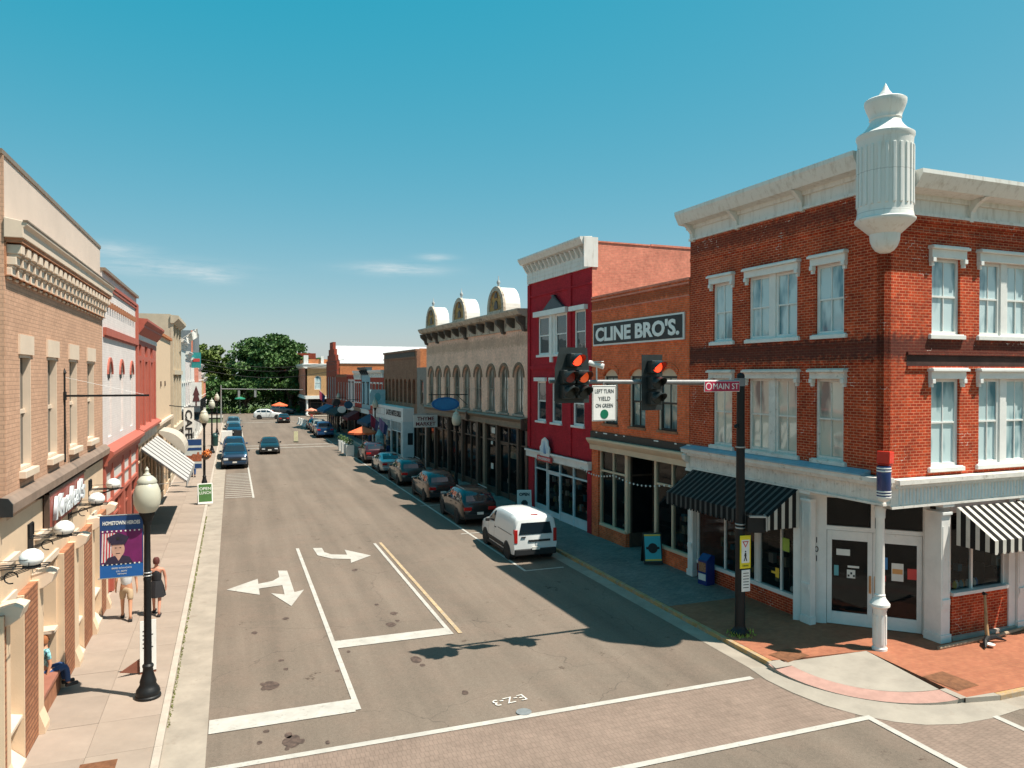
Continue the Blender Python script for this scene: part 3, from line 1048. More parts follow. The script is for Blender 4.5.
def hood_profile(b, x0, x1, z0, z1, proj, br=.12, drop=.22):
    """moulded window head: slab, crown and a console bracket at each end"""
    b.box(x0 + .04, x1 - .04, -proj * .55, 0.02, z0, z1 - .10)
    b.box(x0, x1, -proj, 0.02, z1 - .10, z1 - .03)
    b.box(x0 + .02, x1 - .02, -proj * .8, .02, z1 - .03, z1)
    for xa in (x0 + .04, x1 - .04 - br):
        b.box(xa, xa + br, -proj * .7, .02, z0 - drop * .55, z0)
        b.box(xa + .015, xa + br - .015, -proj * .42, .02, z0 - drop, z0 - drop * .55)


def big_window(parent, x0, x1, z0, z1, zs, zh, gm, dbl=False, fm=None, over=.16):
    """sash window (single or paired) with white hood and sill: one part with sub-parts"""
    fm = fm or M_WHITE
    if dbl:
        mid = (x0 + x1) / 2
        w = sash(parent, x0, mid - .12, z0, z1, fm, gm, y=.07, fr=.09, cols=2, rows=2, bar=.025)
        w2 = sash(parent, mid + .12, x1, z0, z1, fm, gm, y=.07, fr=.09, cols=2, rows=2, bar=.025)
        b = MB(); b.box(mid - .12, mid + .12, .03, .16, z0, z1); b.build('mullion', fm, w)
    else:
        w = sash(parent, x0, x1, z0, z1, fm, gm, y=.07, fr=.09, cols=2, rows=2, bar=.025)
    b = MB(); hood_profile(b, x0 - over, x1 + over, z1 - .01, zh, .20)
    b.build('window_hood', fm, w, bevel=.01)
    b = MB(); b.box(x0 - over * .8, x1 + over * .8, -.09, .08, zs - .13, zs - .02); b.box(x0 - over * .6, x1 + over * .6, -.05, .08, zs - .02, z0 + .005)
    b.build('sill', fm, w, bevel=.008)
    return w


# ================================================================== CORNER BRICK BUILDING
cb = rrow('corner_building', 'dark red brick corner building with white cornice, white windows and round corner turret', 'building', -.4)
CBW = 8.38
X = lambda s: -(s + .4)
ZT = 4.62
fr_w = [(5.64, 6.66, 0), (2.68, 4.82, 1), (.92, 1.96, 0)]
holes = []
for a, c, d in fr_w:
    holes.append([(X(c), 8.38), (X(a), 8.38), (X(a), 10.36), (X(c), 10.36)])
    holes.append([(X(c), 4.84), (X(a), 4.84), (X(a), 7.13), (X(c), 7.13)])
wall_front(cb, -CBW, -.0, ZT, 12.9, holes, M_BRK_CORNER, .24, name='front_wall')
for a, c, d in fr_w:
    big_window(cb, X(c), X(a), 8.38, 10.36, 8.38, 10.66, G_BLIND, d)
    big_window(cb, X(c), X(a), 4.84, 7.13, 4.84, 7.41, G_CURT_REFL, d, fm=M_WHITE2)
# brick belts on the front
b = MB()
b.box(-CBW + .02, -.35, -.05, .01, 7.56, 7.66); b.box(-CBW + .02, -.35, -.03, .01, 8.06, 8.13)
b.box(-CBW + .02, -.35, -.04, .01, 11.3, 11.42)
b.build('brick_belt', M_BRK_CORNER, cb)
# the side wall on the cross street: a child frame turned a quarter
sw = bpy.data.objects.new('cross_street_front', None); COL.objects.link(sw); sw.parent = cb
sw['helper'] = 1
sw.rotation_euler = (0, 0, pi / 2)     # local x runs along the side street, y into the block (toward -x of the building)
D = 12.4
sd_w = [(1.72, 2.80, 0), (3.56, 5.62, 1), (6.5, 7.56, 0), (8.5, 10.6, 1)]
holes = []
for a, c, d in sd_w:
    holes.append([(a, 8.32), (c, 8.32), (c, 10.36), (a, 10.36)])
    holes.append([(a, 4.76), (c, 4.76), (c, 7.13), (a, 7.13)])
wall_front(sw, .0, D, ZT - .08, 12.3, holes, M_BRK_CORNER, .24, name='side_wall')
for a, c, d in sd_w:
    big_window(sw, a, c, 8.32, 10.36, 8.32, 10.68, G_BLIND, d)
    big_window(sw, a, c, 4.76, 7.13, 4.76, 7.42, G_BLIND, d)
b = MB(); b.box(.8, D - .1, -.06, .01, 7.76, 7.84); b.box(.8, D - .1, -.05, .01, 7.40, 7.46)
b.box(.3, D, -.09, .01, 11.25, 11.47); b.box(.3, D, -.05, .01, 10.95, 11.05)
b.build('brick_belt', M_BRK_CORNER, sw)
b = MB(); b.box(.8, D - .1, -.004, .01, 7.46, 7.76); b.build('recessed_band', M_BRK_BLK, sw)  # flat dark band laid between the two brick belts


def cornice(parent, x0, x1, zf, zc, zt, proj, brs, m, ends=(0, 0), name='cornice', soffit=None):
    """frieze board zf..zc, crown zc..zt projecting proj, brackets at brs"""
    b = MB()
    b.box(x0, x1, -.05, 0.0, zf, zc)
    b.box(x0, x1, -.10, 0.0, zf - .05, zf + .03)
    prof = [(0, zc - .16), (-.12, zc - .16), (-.12, zc - .04), (-proj * .72, zc), (-proj * .86, zc + (zt - zc) * .35), (-proj, zc + (zt - zc) * .75), (-proj, zt), (0, zt)]
    b.prism(prof, 'x', x0 - ends[0], x1 + ends[1])
    o = b.build(name, m, parent)
    for xb in brs:
        k = MB()
        h = zc - zf
        k.prism([(0, zf - .1), (-.1, zf - .08), (-.14, zf + h * .35), (-.30, zf + h * .7), (-proj * .75, zc - .02), (0, zc - .02)], 'x', xb - .07, xb + .07)
        k.build('bracket', m, o)
    return o


cornice(cb, -CBW + .02, -.45, 12.1, 12.62, 13.07, .62, (X(7.75), X(5.35), X(2.45)), M_CORN, (.12, 0))
cornice(sw, .45, D - .1, 11.47, 12.0, 12.42, .75, (3.1, 6.0, 9.0), M_CORN, (0, 0))
b = MB(); b.box(-CBW, -CBW + .25, .24, D, 0, 12.9); b.box(-CBW + .25, -.24, D - .3, D, 0, 12.3)
b.build('rear_wall', M_BRK_SALM, cb)
b = MB(); b.box(-CBW + .25, -.24, .24, D - .3, 11.9, 12.0); b.box(-CBW + .25, -.24, .24, D - .3, 4.3, 4.45)
b.build('roof', M_ROOFD, cb)

# turret hung on the corner
prof = [(.0, -.0), (.12, .02), (.22, .08), (.30, .19), (.35, .33), (.365, .50), (.40, .52), (.44, .56), (.57, .68), (.70, .80), (.72, .84), (.72, .875), (.68, .90),
        (.665, 1.0), (.655, 1.06)]
SCZ = 10.34
tur = MB()
tur.lathe(prof, 0, 0, 48)
prof2 = [(.655, 1.06), (.655, 2.86), (.665, 2.90), (.69, 2.96), (.69, 3.02), (.63, 3.06), (.54, 3.12), (.45, 3.22), (.385, 3.32), (.36, 3.40), (.385, 3.44), (.375, 3.48),
         (.40, 3.56), (.45, 3.68), (.49, 3.80), (.50, 3.85), (.50, 3.91), (.46, 3.94), (.30, 3.97), (.18, 4.05), (.09, 4.18), (.03, 4.32), (0, 4.38)]
tur.lathe(prof2, 0, 0, 48)
# raised flutes, each a rib with rounded ends
tob = tur.build('turret', M_SHEET, cb, smooth=True, loc=(.05, -.05, SCZ), sharp=32)
for k in range(24):
    a = 2 * pi * k / 24
    if k == 0:
        f = MB(); f.box(.645, .682, -.040, .040, 1.20, 2.70)
        fp = f.build('flute', M_SHEET, tob, rot=(0, 0, a), bevel=.015)
    else:
        inst(fp, (0, 0, 0), tob, (0, 0, a))

# ---- shop front: entablature on both streets carried by the corner column
b = MB()
b.box(-8.25, .12, -.12, .10, 3.86, 4.36); b.box(-8.40, .20, -.26, .10, 4.36, 4.46); b.box(-8.46, .26, -.34, .10, 4.46, 4.58)
b.box(-8.3, .15, -.17, .10, 3.86, 3.92)
ent = b.build('entablature', M_WHITE2, cb)
b = MB(); b.prism([(.0, 4.58), (-.38, 4.585), (-.38, 4.62), (0, 4.72)], 'x', -8.46, -.4); b.build('ledge', M_BLUEL, ent)
b = MB(); b.prism([(.05, 4.72), (-.12, 4.72), (-.16, 4.5), (-.34, 4.36), (-.30, 4.2), (-.14, 4.05), (-.14, 3.86), (.05, 3.86)], 'x', -8.42, -8.22)
b.build('end_bracket', M_WHITE2, ent)
b = MB()
b.box(.12, D, -.12, .10, 3.76, 4.30); b.box(.16, D, -.26, .10, 4.30, 4.40); b.box(.2, D, -.34, .10, 4.40, 4.52)
b.box(.12, D, -.17, .10, 3.76, 3.82)
e2 = b.build('entablature', M_WHITE2, sw)
b = MB()
for i in range(int((D - .4) / .13)):
    b.box(.4 + i * .13, .46 + i * .13, -.128, -.118, 3.86, 4.26)
b.build('reeding', M_BLUEW, e2)
b = MB()
for i in range(int(8.0 / .13)):
    b.box(-8.2 + i * .13, -8.14 + i * .13, -.127, -.118, 3.96, 4.32)
b.build('reeding', M_WHITE2, ent)
# soffit over the cut corner
b = MB(); b.prism([(-3.2, .08), (.0, .08), (.0, 3.0)], 'z', 3.80, 3.88); b.build('soffit', M_WHITE, cb)


def pilaster(parent, x, w, z1, m=M_WHITE, y0=-.10, y1=.12, name='pilaster'):
    b = MB()
    b.box(x - w / 2, x + w / 2, y0, y1, 0, .22)
    b.box(x - w / 2 + .03, x + w / 2 - .03, y0 + .03, y1, .22, z1 - .3)
    b.box(x - w / 2 + .06, x + w / 2 - .06, y0 - .01, y1, 1.02, 1.18)
    b.box(x - w / 2 + .05, x + w / 2 - .05, y0 + .01, y1, .9, 1.02)
    b.box(x - w / 2 + .07, x - w / 2 + .10, y0 + .015, y1, 1.3, z1 - .6); b.box(x + w / 2 - .10, x + w / 2 - .07, y0 + .015, y1, 1.3, z1 - .6)
    b.box(x - w / 2 + .01, x + w / 2 - .01, y0 - .02, y1, z1 - .3, z1 - .22); b.box(x - w / 2 - .02, x + w / 2 + .02, y0 - .05, y1, z1 - .08, z1)
    return b.build(name, m, parent, bevel=.01)


pilaster(cb, X(7.86), .36, 3.86)
pilaster(cb, X(2.22), .42, 3.86)
# front display windows under the awning
b = MB()
xs = [X(7.66), X(6.15), X(4.62), X(4.42), X(3.45), X(2.45)]
b.box(xs[0], xs[-1], .10, .22, 3.55, 3.86); b.box(xs[0], xs[-1], .06, .24, .50, .62)
for x in xs:
    b.box(x - .035, x + .035, .12, .2, .62, 3.55)
b.box(xs[2], xs[3], .12, .2, .62, 3.55)
b.box(xs[0], xs[-1], .13, .19, 2.86, 2.92)
sf = b.build('shop_window_frame', M_WHITE, cb)
for a, c in zip(xs[:-1], xs[1:]):
    if abs(c - a) < .3: continue
    g = MB(); g.poly([(a + .03, .17, .62), (c - .03, .17, .62), (c - .03, .17, 2.86), (a + .03, .17, 2.86)]); g.build('pane', G_SHOP, sf, norm=False)
    g = MB(); g.poly([(a + .03, .17, 2.92), (c - .03, .17, 2.92), (c - .03, .17, 3.55), (a + .03, .17, 3.55)]); g.build('pane', G_SHOP, sf, norm=False)
b = MB(); b.box(xs[0], xs[-1], .12, .26, 0, .5); b.build('bulkhead', M_BRK_CORNER, cb)
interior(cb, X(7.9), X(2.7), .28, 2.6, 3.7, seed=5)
# goods close behind the glass
paper = mat('paper_notice', (.7, .68, .62), .7, .05)
green = mat('green_notice', (.35, .55, .10), .6, .05)
redn = mat('red_notice', (.55, .06, .05), .6, .05)
bluen = mat('blue_notice', (.05, .20, .42), .6, .05)
orgn = mat('orange_notice', (.62, .30, .10), .6, .05)
yeln = mat('yellow_notice', (.75, .5, .05), .6, .05)
tealn = mat('teal_notice', (.12, .35, .38), .6, .05)
dkn = mat('ink', (.02, .02, .022), .6, 0)
b = MB(); b.box(X(3.42), X(3.12), .145, .150, 1.85, 2.25); b.build('notice', green, sf)
b = MB(); b.box(X(3.72), X(3.56), .145, .150, .95, 1.25); b.box(X(3.9), X(3.72), .145, .150, 1.05, 1.12); b.build('notice', yeln, sf)
pot = MB()
random.seed(2)
for i in range(9):
    pot.lathe([(.04, 0), (.06, .05), (.05, .12), (.02, .16 + .05 * (i % 3))], X(3.2) + i * .09, .33 + .05 * (i % 2), 10, .62)
pot.build('crockery', M_WHITE, cb, smooth=True)

# chamfered entrance
ce = bpy.data.objects.new('corner_entrance', None); COL.objects.link(ce); ce.parent = cb
ce['helper'] = 1
P1 = Vector((-2.60, .19)); P2 = Vector((-.33, 2.42))
ce.location = (P1.x, P1.y, 0)
ce.rotation_euler = (0, 0, math.atan2(P2.y - P1.y, P2.x - P1.x))
LEN = (P2 - P1).length
b = MB()
b.box(-.55, .28, .02, .2, 0, 3.86)          # panel beside the door with the house number
b.box(LEN - .28, LEN + .30, .02, .2, 0, 3.86)
b.build('door_surround', M_WHITE, ce)
b = MB()
b.box(.28, .36, .05, .17, 0, 3.80); b.box(LEN - .36, LEN - .28, .05, .17, 0, 3.80)
b.box(.36, LEN - .36, .05, .17, 2.74, 2.86); b.box(.36, LEN - .36, .05, .17, 3.68, 3.80)
mid = LEN / 2 - .02
b.box(mid - .05, mid + .05, .05, .17, 2.86, 3.68)
dfm = b.build('door_frame', M_WHITE, ce)
for a, c in ((.36, mid - .05), (mid + .05, LEN - .36)):
    g = MB(); g.poly([(a, .12, 2.86), (c, .12, 2.86), (c, .12, 3.68), (a, .12, 3.68)]); g.build('pane', G_SHOP, dfm, norm=False)
for (a, c, hs) in ((.37, mid - .004, 1), (mid + .004, LEN - .37, -1)):
    b = MB()
    b.box(a, a + .13, .06, .12, .02, 2.73); b.box(c - .13, c, .06, .12, .02, 2.73)
    b.box(a + .13, c - .13, .06, .12, .02, .38); b.box(a + .13, c - .13, .06, .12, 2.46, 2.73)
    dr = b.build('door', M_WHITE, ce, bevel=.006)
    g = MB(); g.poly([(a + .13, .09, .38), (c - .13, .09, .38), (c - .13, .09, 2.46), (a + .13, .09, 2.46)]); g.build('pane', G_SHOP, dr, norm=False)
    h = MB(); hx = (c - .065) if hs > 0 else (a + .065)
    h.box(hx - .03, hx + .03, .045, .06, 1.0, 1.5); h.tube((hx, .0, 1.05), (hx, .0, 1.45), .014); h.tube((hx, .0, 1.08), (hx, .05, 1.08), .01); h.tube((hx, .0, 1.42), (hx, .05, 1.42), .01)
    h.build('handle', mat('brass', (.5, .3, .14), .35, .1, metal=.8), dr)
def note(parent, x0, x1, z0, z1, m, y=.075):
    b = MB(); b.box(x0, x1, y, y + .004, z0, z1); return b.build('notice', m, parent)
note(ce, .62, .98, 2.02, 2.20, paper); note(ce, .56, .68, 1.42, 1.72, tealn); note(ce, .90, 1.12, 1.38, 1.62, paper); note(ce, .92, 1.22, 1.68, 1.74, paper)
for i in range(3):
    note(ce, .92 + i * .07, .97 + i * .07, 1.42 + .07 * (i % 2), 1.48 + .07 * (i % 2), dkn, .071)
note(ce, mid + .2, mid + .38, 1.72, 2.06, bluen); note(ce, mid + .48, mid + .78, 1.42, 1.92, paper); note(ce, mid + .50, mid + .76, 1.62, 1.76, orgn, .071)
note(ce, mid + .88, mid + 1.12, 1.5, 1.80, redn); note(ce, mid + .2, mid + .34, 1.38, 1.55, redn); note(ce, mid + .2, mid + .32, 1.26, 1.36, paper)
for i, ch in enumerate('101'):
    text('house_number', ch, .24, dkn, ce, (.09, .012, 2.42 - i * .27), width=None)
interior(cb, -7.9, -.4, 2.95, .05, 3.78, stock=False)
b = MB(); b.poly([(-3.3, .3, .015), (-.3, 3.4, .015), (-.3, 6, .015), (-3.3, 6, .015)]); b.build('shop_floor', M_INFLOOR, cb, norm=False)
# side: pilasters, display window, brick bulkhead
pilaster(sw, 2.22, .40, 3.76, y1=.45)
pilaster(sw, 5.35, .50, 3.76); pilaster(sw, 9.0, .5, 3.76); pilaster(sw, 12.1, .5, 3.76)
for a, c in ((2.62, 4.80), (5.62, 8.7), (9.3, 11.8)):
    n = 2; b = MB()
    b.box(a, c, .10, .22, 3.45, 3.76); b.box(a - .05, c + .05, -.04, .24, 1.20, 1.29)
    for k in range(n + 1):
        x = a + (c - a) * k / n
        if k == 1: x = a + (c - a) * .40
        b.box(x - .035, x + .035, .12, .2, 1.29, 3.45)
    f2 = b.build('shop_window_frame', M_WHITE, sw)
    xm = a + (c - a) * .40
    for p, q in ((a, xm), (xm, c)):
        g = MB(); g.poly([(p + .03, .17, 1.29), (q - .03, .17, 1.29), (q - .03, .17, 3.45), (p + .03, .17, 3.45)]); g.build('pane', G_SHOP, f2, norm=False)
    b = MB(); b.box(a - .02, c + .32, .04, .24, .10, 1.20); b.build('bulkhead', M_BRK_CORNER, sw)
    b = MB(); b.box(a - .1, c + .36, -.06, .24, 0, .10); b.build('plinth', M_KERB, sw)
b = MB(); b.box(4.84, 5.12, -.0, .2, .0, 3.76); b.build('side_panel', M_WHITE, sw)
interior(sw, 2.3, 12.0, .3, 2.0, 3.7, seed=9)
random.seed(5)
for i in range(10):
    j = MB(); j.lathe([(.05, 0), (.065, .04), (.06, .13), (.03, .17), (.03, .2)], 2.8 + i * .13, .32 + .04 * (i % 2), 8, 1.29)
    j.build('jar', [tealn, redn, yeln, paper, tealn, orgn, paper, redn, paper, bluen][i], sw, smooth=True)

# corner column
b = MB()
b.lathe([(.19, 0), (.19, .06), (.165, .08), (.165, 1.02), (.18, 1.05), (.18, 1.1), (.25, 1.16), (.25, 1.22), (.15, 1.36), (.13, 1.42), (.14, 1.45), (.12, 1.48), (.118, 1.55),
         (.108, 3.45), (.125, 3.48), (.125, 3.55), (.13, 3.66), (.145, 3.72), (.145, 3.80)], 0, 0, 16)
for k in range(8):
    a = 2 * pi * k / 8 + pi / 8
    M_ = Matrix.Rotation(a, 4, 'Z')
    b.box(.158, .172, -.035, .035, .16, .92, M_)
col = b.build('column', M_WHITE, cb, smooth=True, loc=(-.25, .18, 0), sharp=30)

# barber-like banded lantern fixed on the corner
bp_ = thing('barber_pole', 'red capped blue barber pole with white rings mounted over the white corner column', 'barber pole', (0, 0, 0))
bp_.parent = None
x, y = RP(-.4); bp_.location = (x - .30, y - .30, 4.02)
b = MB(); b.lathe([(.165, .12), (.17, .14), (.17, .88), (.165, .90)], 0, 0, 24); b.build('cylinder', mat('navy_enamel', (.012, .03, .12), .25, .05, coat=.5), bp_, smooth=True)
b = MB()
for z in (.17, .24, .76, .83):
    b.lathe([(.1705, z), (.174, z + .005), (.174, z + .03), (.1705, z + .035)], 0, 0, 24)
b.build('white_rings', M_WHITE, bp_, smooth=True, kind='stuff')
b = MB(); b.lathe([(.08, 0), (.13, .03), (.175, .10), (.175, .13), (.16, .14)], 0, 0, 24); b.build('lower_cap', M_WHITE, bp_, smooth=True)
rp = mat('red_enamel', (.62, .03, .01), .45, .1)
b = MB(); b.box(-.17, .17, -.16, .16, .95, 1.27); b.box(-.15, .15, -.14, .14, .90, .95); b.build('red_cap', rp, bp_, rot=(0, radians(5), radians(25)), bevel=.02)
b = MB(); b.tube((.1, .1, .5), (.45, .35, .5), .02); b.tube((.1, .1, .8), (.45, .35, .8), .02); b.build('bracket', M_IRON, bp_)


def awning(name, label, parent_fn, x0, x1, zt, zf, proj, val, m, mv, ends=True, cat='awning', thick=.012, par=None, loc=None, rz=0, framemat=None):
    """sloping cloth with scalloped valance, end cheeks and a tube frame"""
    t = thing(name, label, cat, loc, rz)
    b = MB()
    n = max(2, int((x1 - x0) / .25))
    b.prism([(0, zt), (-proj, zf), (-proj, zf - thick), (0, zt - thick)], 'x', x0, x1)
    b.build('canopy', m, t)
    v = MB(); pw = .15; k = int(round((x1 - x0) / pw)); pw = (x1 - x0) / k
    for i in range(k):
        a = x0 + i * pw
        pts = [(a, zf), (a + pw, zf), (a + pw, zf - val * .82), (a + pw * .75, zf - val), (a + pw * .25, zf - val), (a, zf - val * .82)]
        v.prism([(p[0], p[1]) for p in pts], 'y', -proj - .008, -proj + .002)
    v.build('valance', m, t)
    if ends:
        for xx in (x0, x1):
            e = MB()
            pts = [(0, zt), (-proj, zf), (-proj, zf - val * .9), (0, zf - val * .9)]
            e.prism(pts, 'x', xx - .004, xx + .004)
            e.build('cheek', mv, t)
    f = MB(); fm = framemat or M_STEEL
    f.tube((x0 + .03, -proj + .03, zf - .03), (x1 - .03, -proj + .03, zf - .03), .015)
    for xx in (x0 + .05, (x0 + x1) / 2, x1 - .05):
        f.tube((xx, -proj + .03, zf - .03), (xx, 0, zf - .10), .012); f.tube((xx, -proj + .03, zf - .03), (xx, 0, zt - .06), .012)
    f.build('frame', fm, t)
    return t


ST_BW = stripe_mat('black_white_stripes', (.55, .52, .46), (.016, .015, .014), .30, 'X', .56)
ST_BWY = stripe_mat('black_white_stripes_cheek', (.55, .52, .46), (.016, .015, .014), .27, 'Y', .56)
x, y = RP(-.4)
ST_DK = stripe_mat('black_grey_stripes', (.085, .08, .075), (.012, .012, .012), .27, 'X', .62)
awning('awning', 'black and grey striped awning over the shop window behind the signal pole', None, X(7.56), X(2.42), 3.90, 3.14, 1.15, .42, ST_DK, ST_BWY, loc=(x - .13, y, 0), rz=-pi / 2 + RA)
awning('awning', 'black and white striped awning on the sunlit cross street front of the corner building', None, 2.55, 5.3, 3.66, 2.95, 1.05, .36, ST_BW, ST_BWY,
       loc=(x, y - .13, 0), rz=RA)
awning('awning', 'farther black and white striped awning along the cross street', None, 5.6, 8.8, 3.66, 2.95, 1.05, .36, ST_BW, ST_BWY,
       loc=(x, y - .13, 0), rz=RA)


# ================================================================== generic pieces for the other fronts
def shop(parent, x0, x1, zt, fm, n=4, door=None, bulk=.5, bulkm=None, y=.12, transom=.7, gm=None, room=True, depth=2.4, seed=1, door_h=2.25, ceil=None):
    """glazed shop front: posts, bulkhead, transom lights and an optional door bay (index)"""
    gm = gm or G_SHOP
    b = MB()
    zb = bulk; w = (x1 - x0) / n
    b.box(x0, x1, y - .03, y + .10, zt - .10, zt)
    ztr = zt - transom
    for k in range(n + 1):
        xx = x0 + k * w
        b.box(max(x0, xx - .05), min(x1, xx + .05), y - .04, y + .08, 0, zt - .10)
    b.box(x0 + .05, x1 - .05, y - .02, y + .07, ztr - .04, ztr + .04)
    f = b.build('shop_front_frame', fm, parent)
    for k in range(n):
        a, c = x0 + k * w + .05, x0 + (k + 1) * w - .05
        g = MB(); g.poly([(a, y + .03, ztr + .04), (c, y + .03, ztr + .04), (c, y + .03, zt - .10), (a, y + .03, zt - .10)]); g.build('pane', gm, f, norm=False)
        if door is not None and k in (door if isinstance(door, (tuple, list)) else (door,)):
            d = MB(); yy = y + .03
            d.box(a, a + .10, yy - .02, yy + .03, 0.02, ztr - .04); d.box(c - .10, c, yy - .02, yy + .03, .02, ztr - .04)
            d.box(a + .10, c - .10, yy - .02, yy + .03, .02, .30); d.box(a + .10, c - .10, yy - .02, yy + .03, ztr - .16, ztr - .04)
            dd = d.build('door', fm, parent)
            g = MB(); g.poly([(a + .1, yy, .3), (c - .1, yy, .3), (c - .1, yy, ztr - .16), (a + .1, yy, ztr - .16)]); g.build('pane', gm, dd, norm=False)
            h = MB(); h.box(c - .08, c - .05, yy - .07, yy - .02, .95, 1.2); h.build('handle', M_STEEL, dd)
        else:
            if bulk > 0:
                bb = MB(); bb.box(a, c, y, y + .08, 0, zb); bb.box(a, c, y - .03, y, zb - .07, zb); bb.build('bulkhead', bulkm or fm, parent)
            g = MB(); g.poly([(a, y + .03, zb), (c, y + .03, zb), (c, y + .03, ztr - .04), (a, y + .03, ztr - .04)]); g.build('pane', gm, f, norm=False)
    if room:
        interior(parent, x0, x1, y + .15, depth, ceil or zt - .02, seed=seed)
    return f


def lintel(parent, x0, x1, z0, z1, m, y=-.04, name='lintel'):
    b = MB(); b.box(x0, x1, y, .02, z0, z1); return b.build(name, m, parent)


# ================================================================== CLINE building, s 8.0 - 15.45
cl = rrow('orange_brick_building', 'orange brick two storey shop with large black painted wall sign beside the corner building', 'building', 8.02)
W_ = 7.42
X = lambda s: -(s - 8.02)
wn = [(13.12, 14.36), (10.96, 12.18), (8.78, 10.04)]
holes = [arch_pts(X(b_), X(a_), 5.12, 7.50, .28, 8) for a_, b_ in wn]
wall_front(cl, -W_, 0, 4.70, 10.7, holes, M_BRK_CLINE, .25)
for a_, b_ in wn:
    w = sash(cl, X(b_) + .07, X(a_), 5.12, 7.20, M_BLACKT, G_MID, y=.10, fr=.08, cols=2, rows=2, bar=.035)
    b = MB(); pts = arch_pts(X(b_) + .0, X(a_) - .0, 5.12, 7.50, .28, 8)
    top = [p for p in pts if p[1] >= 7.2]
    b.prism([(X(a_), 7.2)] + top[1:-1] + [(X(b_), 7.2)] if False else [(X(a_), 7.2)] + [p for p in pts[2:]] + [(X(b_), 7.2)], 'y', .10, .2)
    b.build('arch_infill', M_CREAMP, w)
    b = MB(); b.box(X(b_), X(b_) + .07, .06, .22, 5.12, 7.2); b.build('jamb', M_TRIMC, w)
    b = MB()
    oc = arch_pts(X(b_) - .02, X(a_) + .02, 6, 7.52, .30, 12)[2:]; o2 = [(p[0] + (p[0] - (X(a_) + X(b_)) / 2) * .12, p[1] + .20) for p in oc]
    for i in range(len(oc) - 1):
        b.prism([oc[i], oc[i + 1], o2[i + 1], o2[i]], 'y', -.03, .01)
    b.build('brick_arch', M_BRK_CLINE, w)
    b = MB(); b.box(X(b_) - .06, X(a_) + .06, -.06, .1, 5.02, 5.12); b.build('sill', M_BRK_PIER2, w)
b = MB(); b.box(-W_, 0, -.05, .01, 10.55, 10.62); b.box(-W_, 0, -.03, .01, 10.1, 10.16); b.box(-W_ - .0, 0, -.04, .30, 10.7, 10.78)
b.build('parapet_coping', M_BRK_SALM, cl)
shell(cl, -W_, -.0, .25, 12, 0, 10.4, M_BRK_SALM, M_ROOFD)
# black band with pale stones above the shop cornice
b = MB(); b.box(-W_ - .0, .0, -.08, .02, 4.42, 4.72); b.build('black_band', M_BLACKT, cl)
random.seed(8)
b = MB()
for xx in (-6.9, -6.2, -6.0, -5.2, -4.5, -2.2, -2.1, -.8):
    b.box(xx, xx + random.uniform(.1, .22), -.088, -.07, 4.66, 4.71)
b.build('chipped_paint', M_WHITE, cl, kind='stuff')
b = MB(); b.prism([(0.02, 4.42), (-.30, 4.42), (-.30, 4.34), (-.22, 4.22), (-.12, 4.12), (-.10, 3.90), (.02, 3.90)], 'x', -W_, -.0)
b.build('shop_cornice', M_CREAMP, cl)
b = MB(); b.box(-W_, -6.83, .0, .3, 0, 3.9); b.build('brick_pier', M_BRK_CLINE, cl)


def bay(parent, xs, zs, fm, seed):
    pass


fmx = M_CREAMP
fcs = []
for grp, q0, q1 in ((((-6.79, .08), (-5.66, .08), (-4.58, .22)), -6.8, -4.58), (((-2.38, .14), (-1.22, .08), (-.06, .08)), -2.38, -.01)):
    b = MB()
    for xx, w_ in grp: b.box(xx - w_ / 2, xx + w_ / 2, .10, .24, .6, 3.9)
    b.box(q0 + .01, q1, .12, .2, 2.96, 3.04); b.box(q0, q1, .04, .24, .55, .66)
    fcs.append(b.build('shop_window_frame', fmx, cl))
for a_, c_ in ((-6.75, -5.7), (-5.62, -4.69), (-2.31, -1.26), (-1.18, -.1)):
    fc = fcs[0] if a_ < -4 else fcs[1]
    for z0, z1 in ((.66, 2.96), (3.04, 3.9)):
        g = MB(); g.poly([(a_, .17, z0), (c_, .17, z0), (c_, .17, z1), (a_, .17, z1)]); g.build('pane', G_SHOP, fc, norm=False)
b = MB(); b.box(-6.85, -4.55, .06, .26, 0, .55); b.build('bulkhead', M_BRK_CLINE, cl)
b = MB(); b.box(-2.38, 0, .06, .26, 0, .55); b.build('bulkhead', M_BRK_CLINE, cl)
# recessed doorway
for xa, xb in ((-4.55, -4.47), (-2.5, -2.42)):
    b = MB(); b.box(xa, xb, .24, 1.45, 0, .6); b.box(xa, xb, .24, 1.45, 2.98, 3.06); b.box(xa, xb, .24, .34, .6, 3.9); b.box(xa, xb, 1.35, 1.45, .6, 3.9); sd_ = b.build('doorway_side', M_BROWNM, cl)
    b = MB(); xm_ = (xa + xb) / 2; b.poly([(xm_, .34, .6), (xm_, 1.35, .6), (xm_, 1.35, 3.9), (xm_, .34, 3.9)]); b.build('pane', G_SHOP, sd_, norm=False)
b = MB()
for xx in (-4.45, -3.95, -2.95, -2.5): b.box(xx - .04, xx + .04, 1.45, 1.53, 0, 3.9)
b.box(-4.4, -2.5, 1.45, 1.53, 2.4, 2.5); b.box(-4.4, -4.0, 1.45, 1.53, 0, .5); b.box(-2.9, -2.5, 1.45, 1.53, 0, .5); b.box(-3.9, -3.0, 1.45, 1.53, 0, .25)
dd = b.build('door', M_BLACKT, cl)
b = MB(); b.poly([(-4.4, 1.49, .1), (-2.5, 1.49, .1), (-2.5, 1.49, 3.9), (-4.4, 1.49, 3.9)]); b.build('pane', G_SHOP, dd, norm=False)
b = MB(); b.poly([(-4.5, .24, 3.9), (-2.4, .24, 3.9), (-2.4, 1.5, 3.9), (-4.5, 1.5, 3.9)]); b.build('porch_ceiling', M_DARKIN, cl, norm=False)
interior(cl, -4.5, -2.4, 1.55, 2.0, 3.9, seed=13)
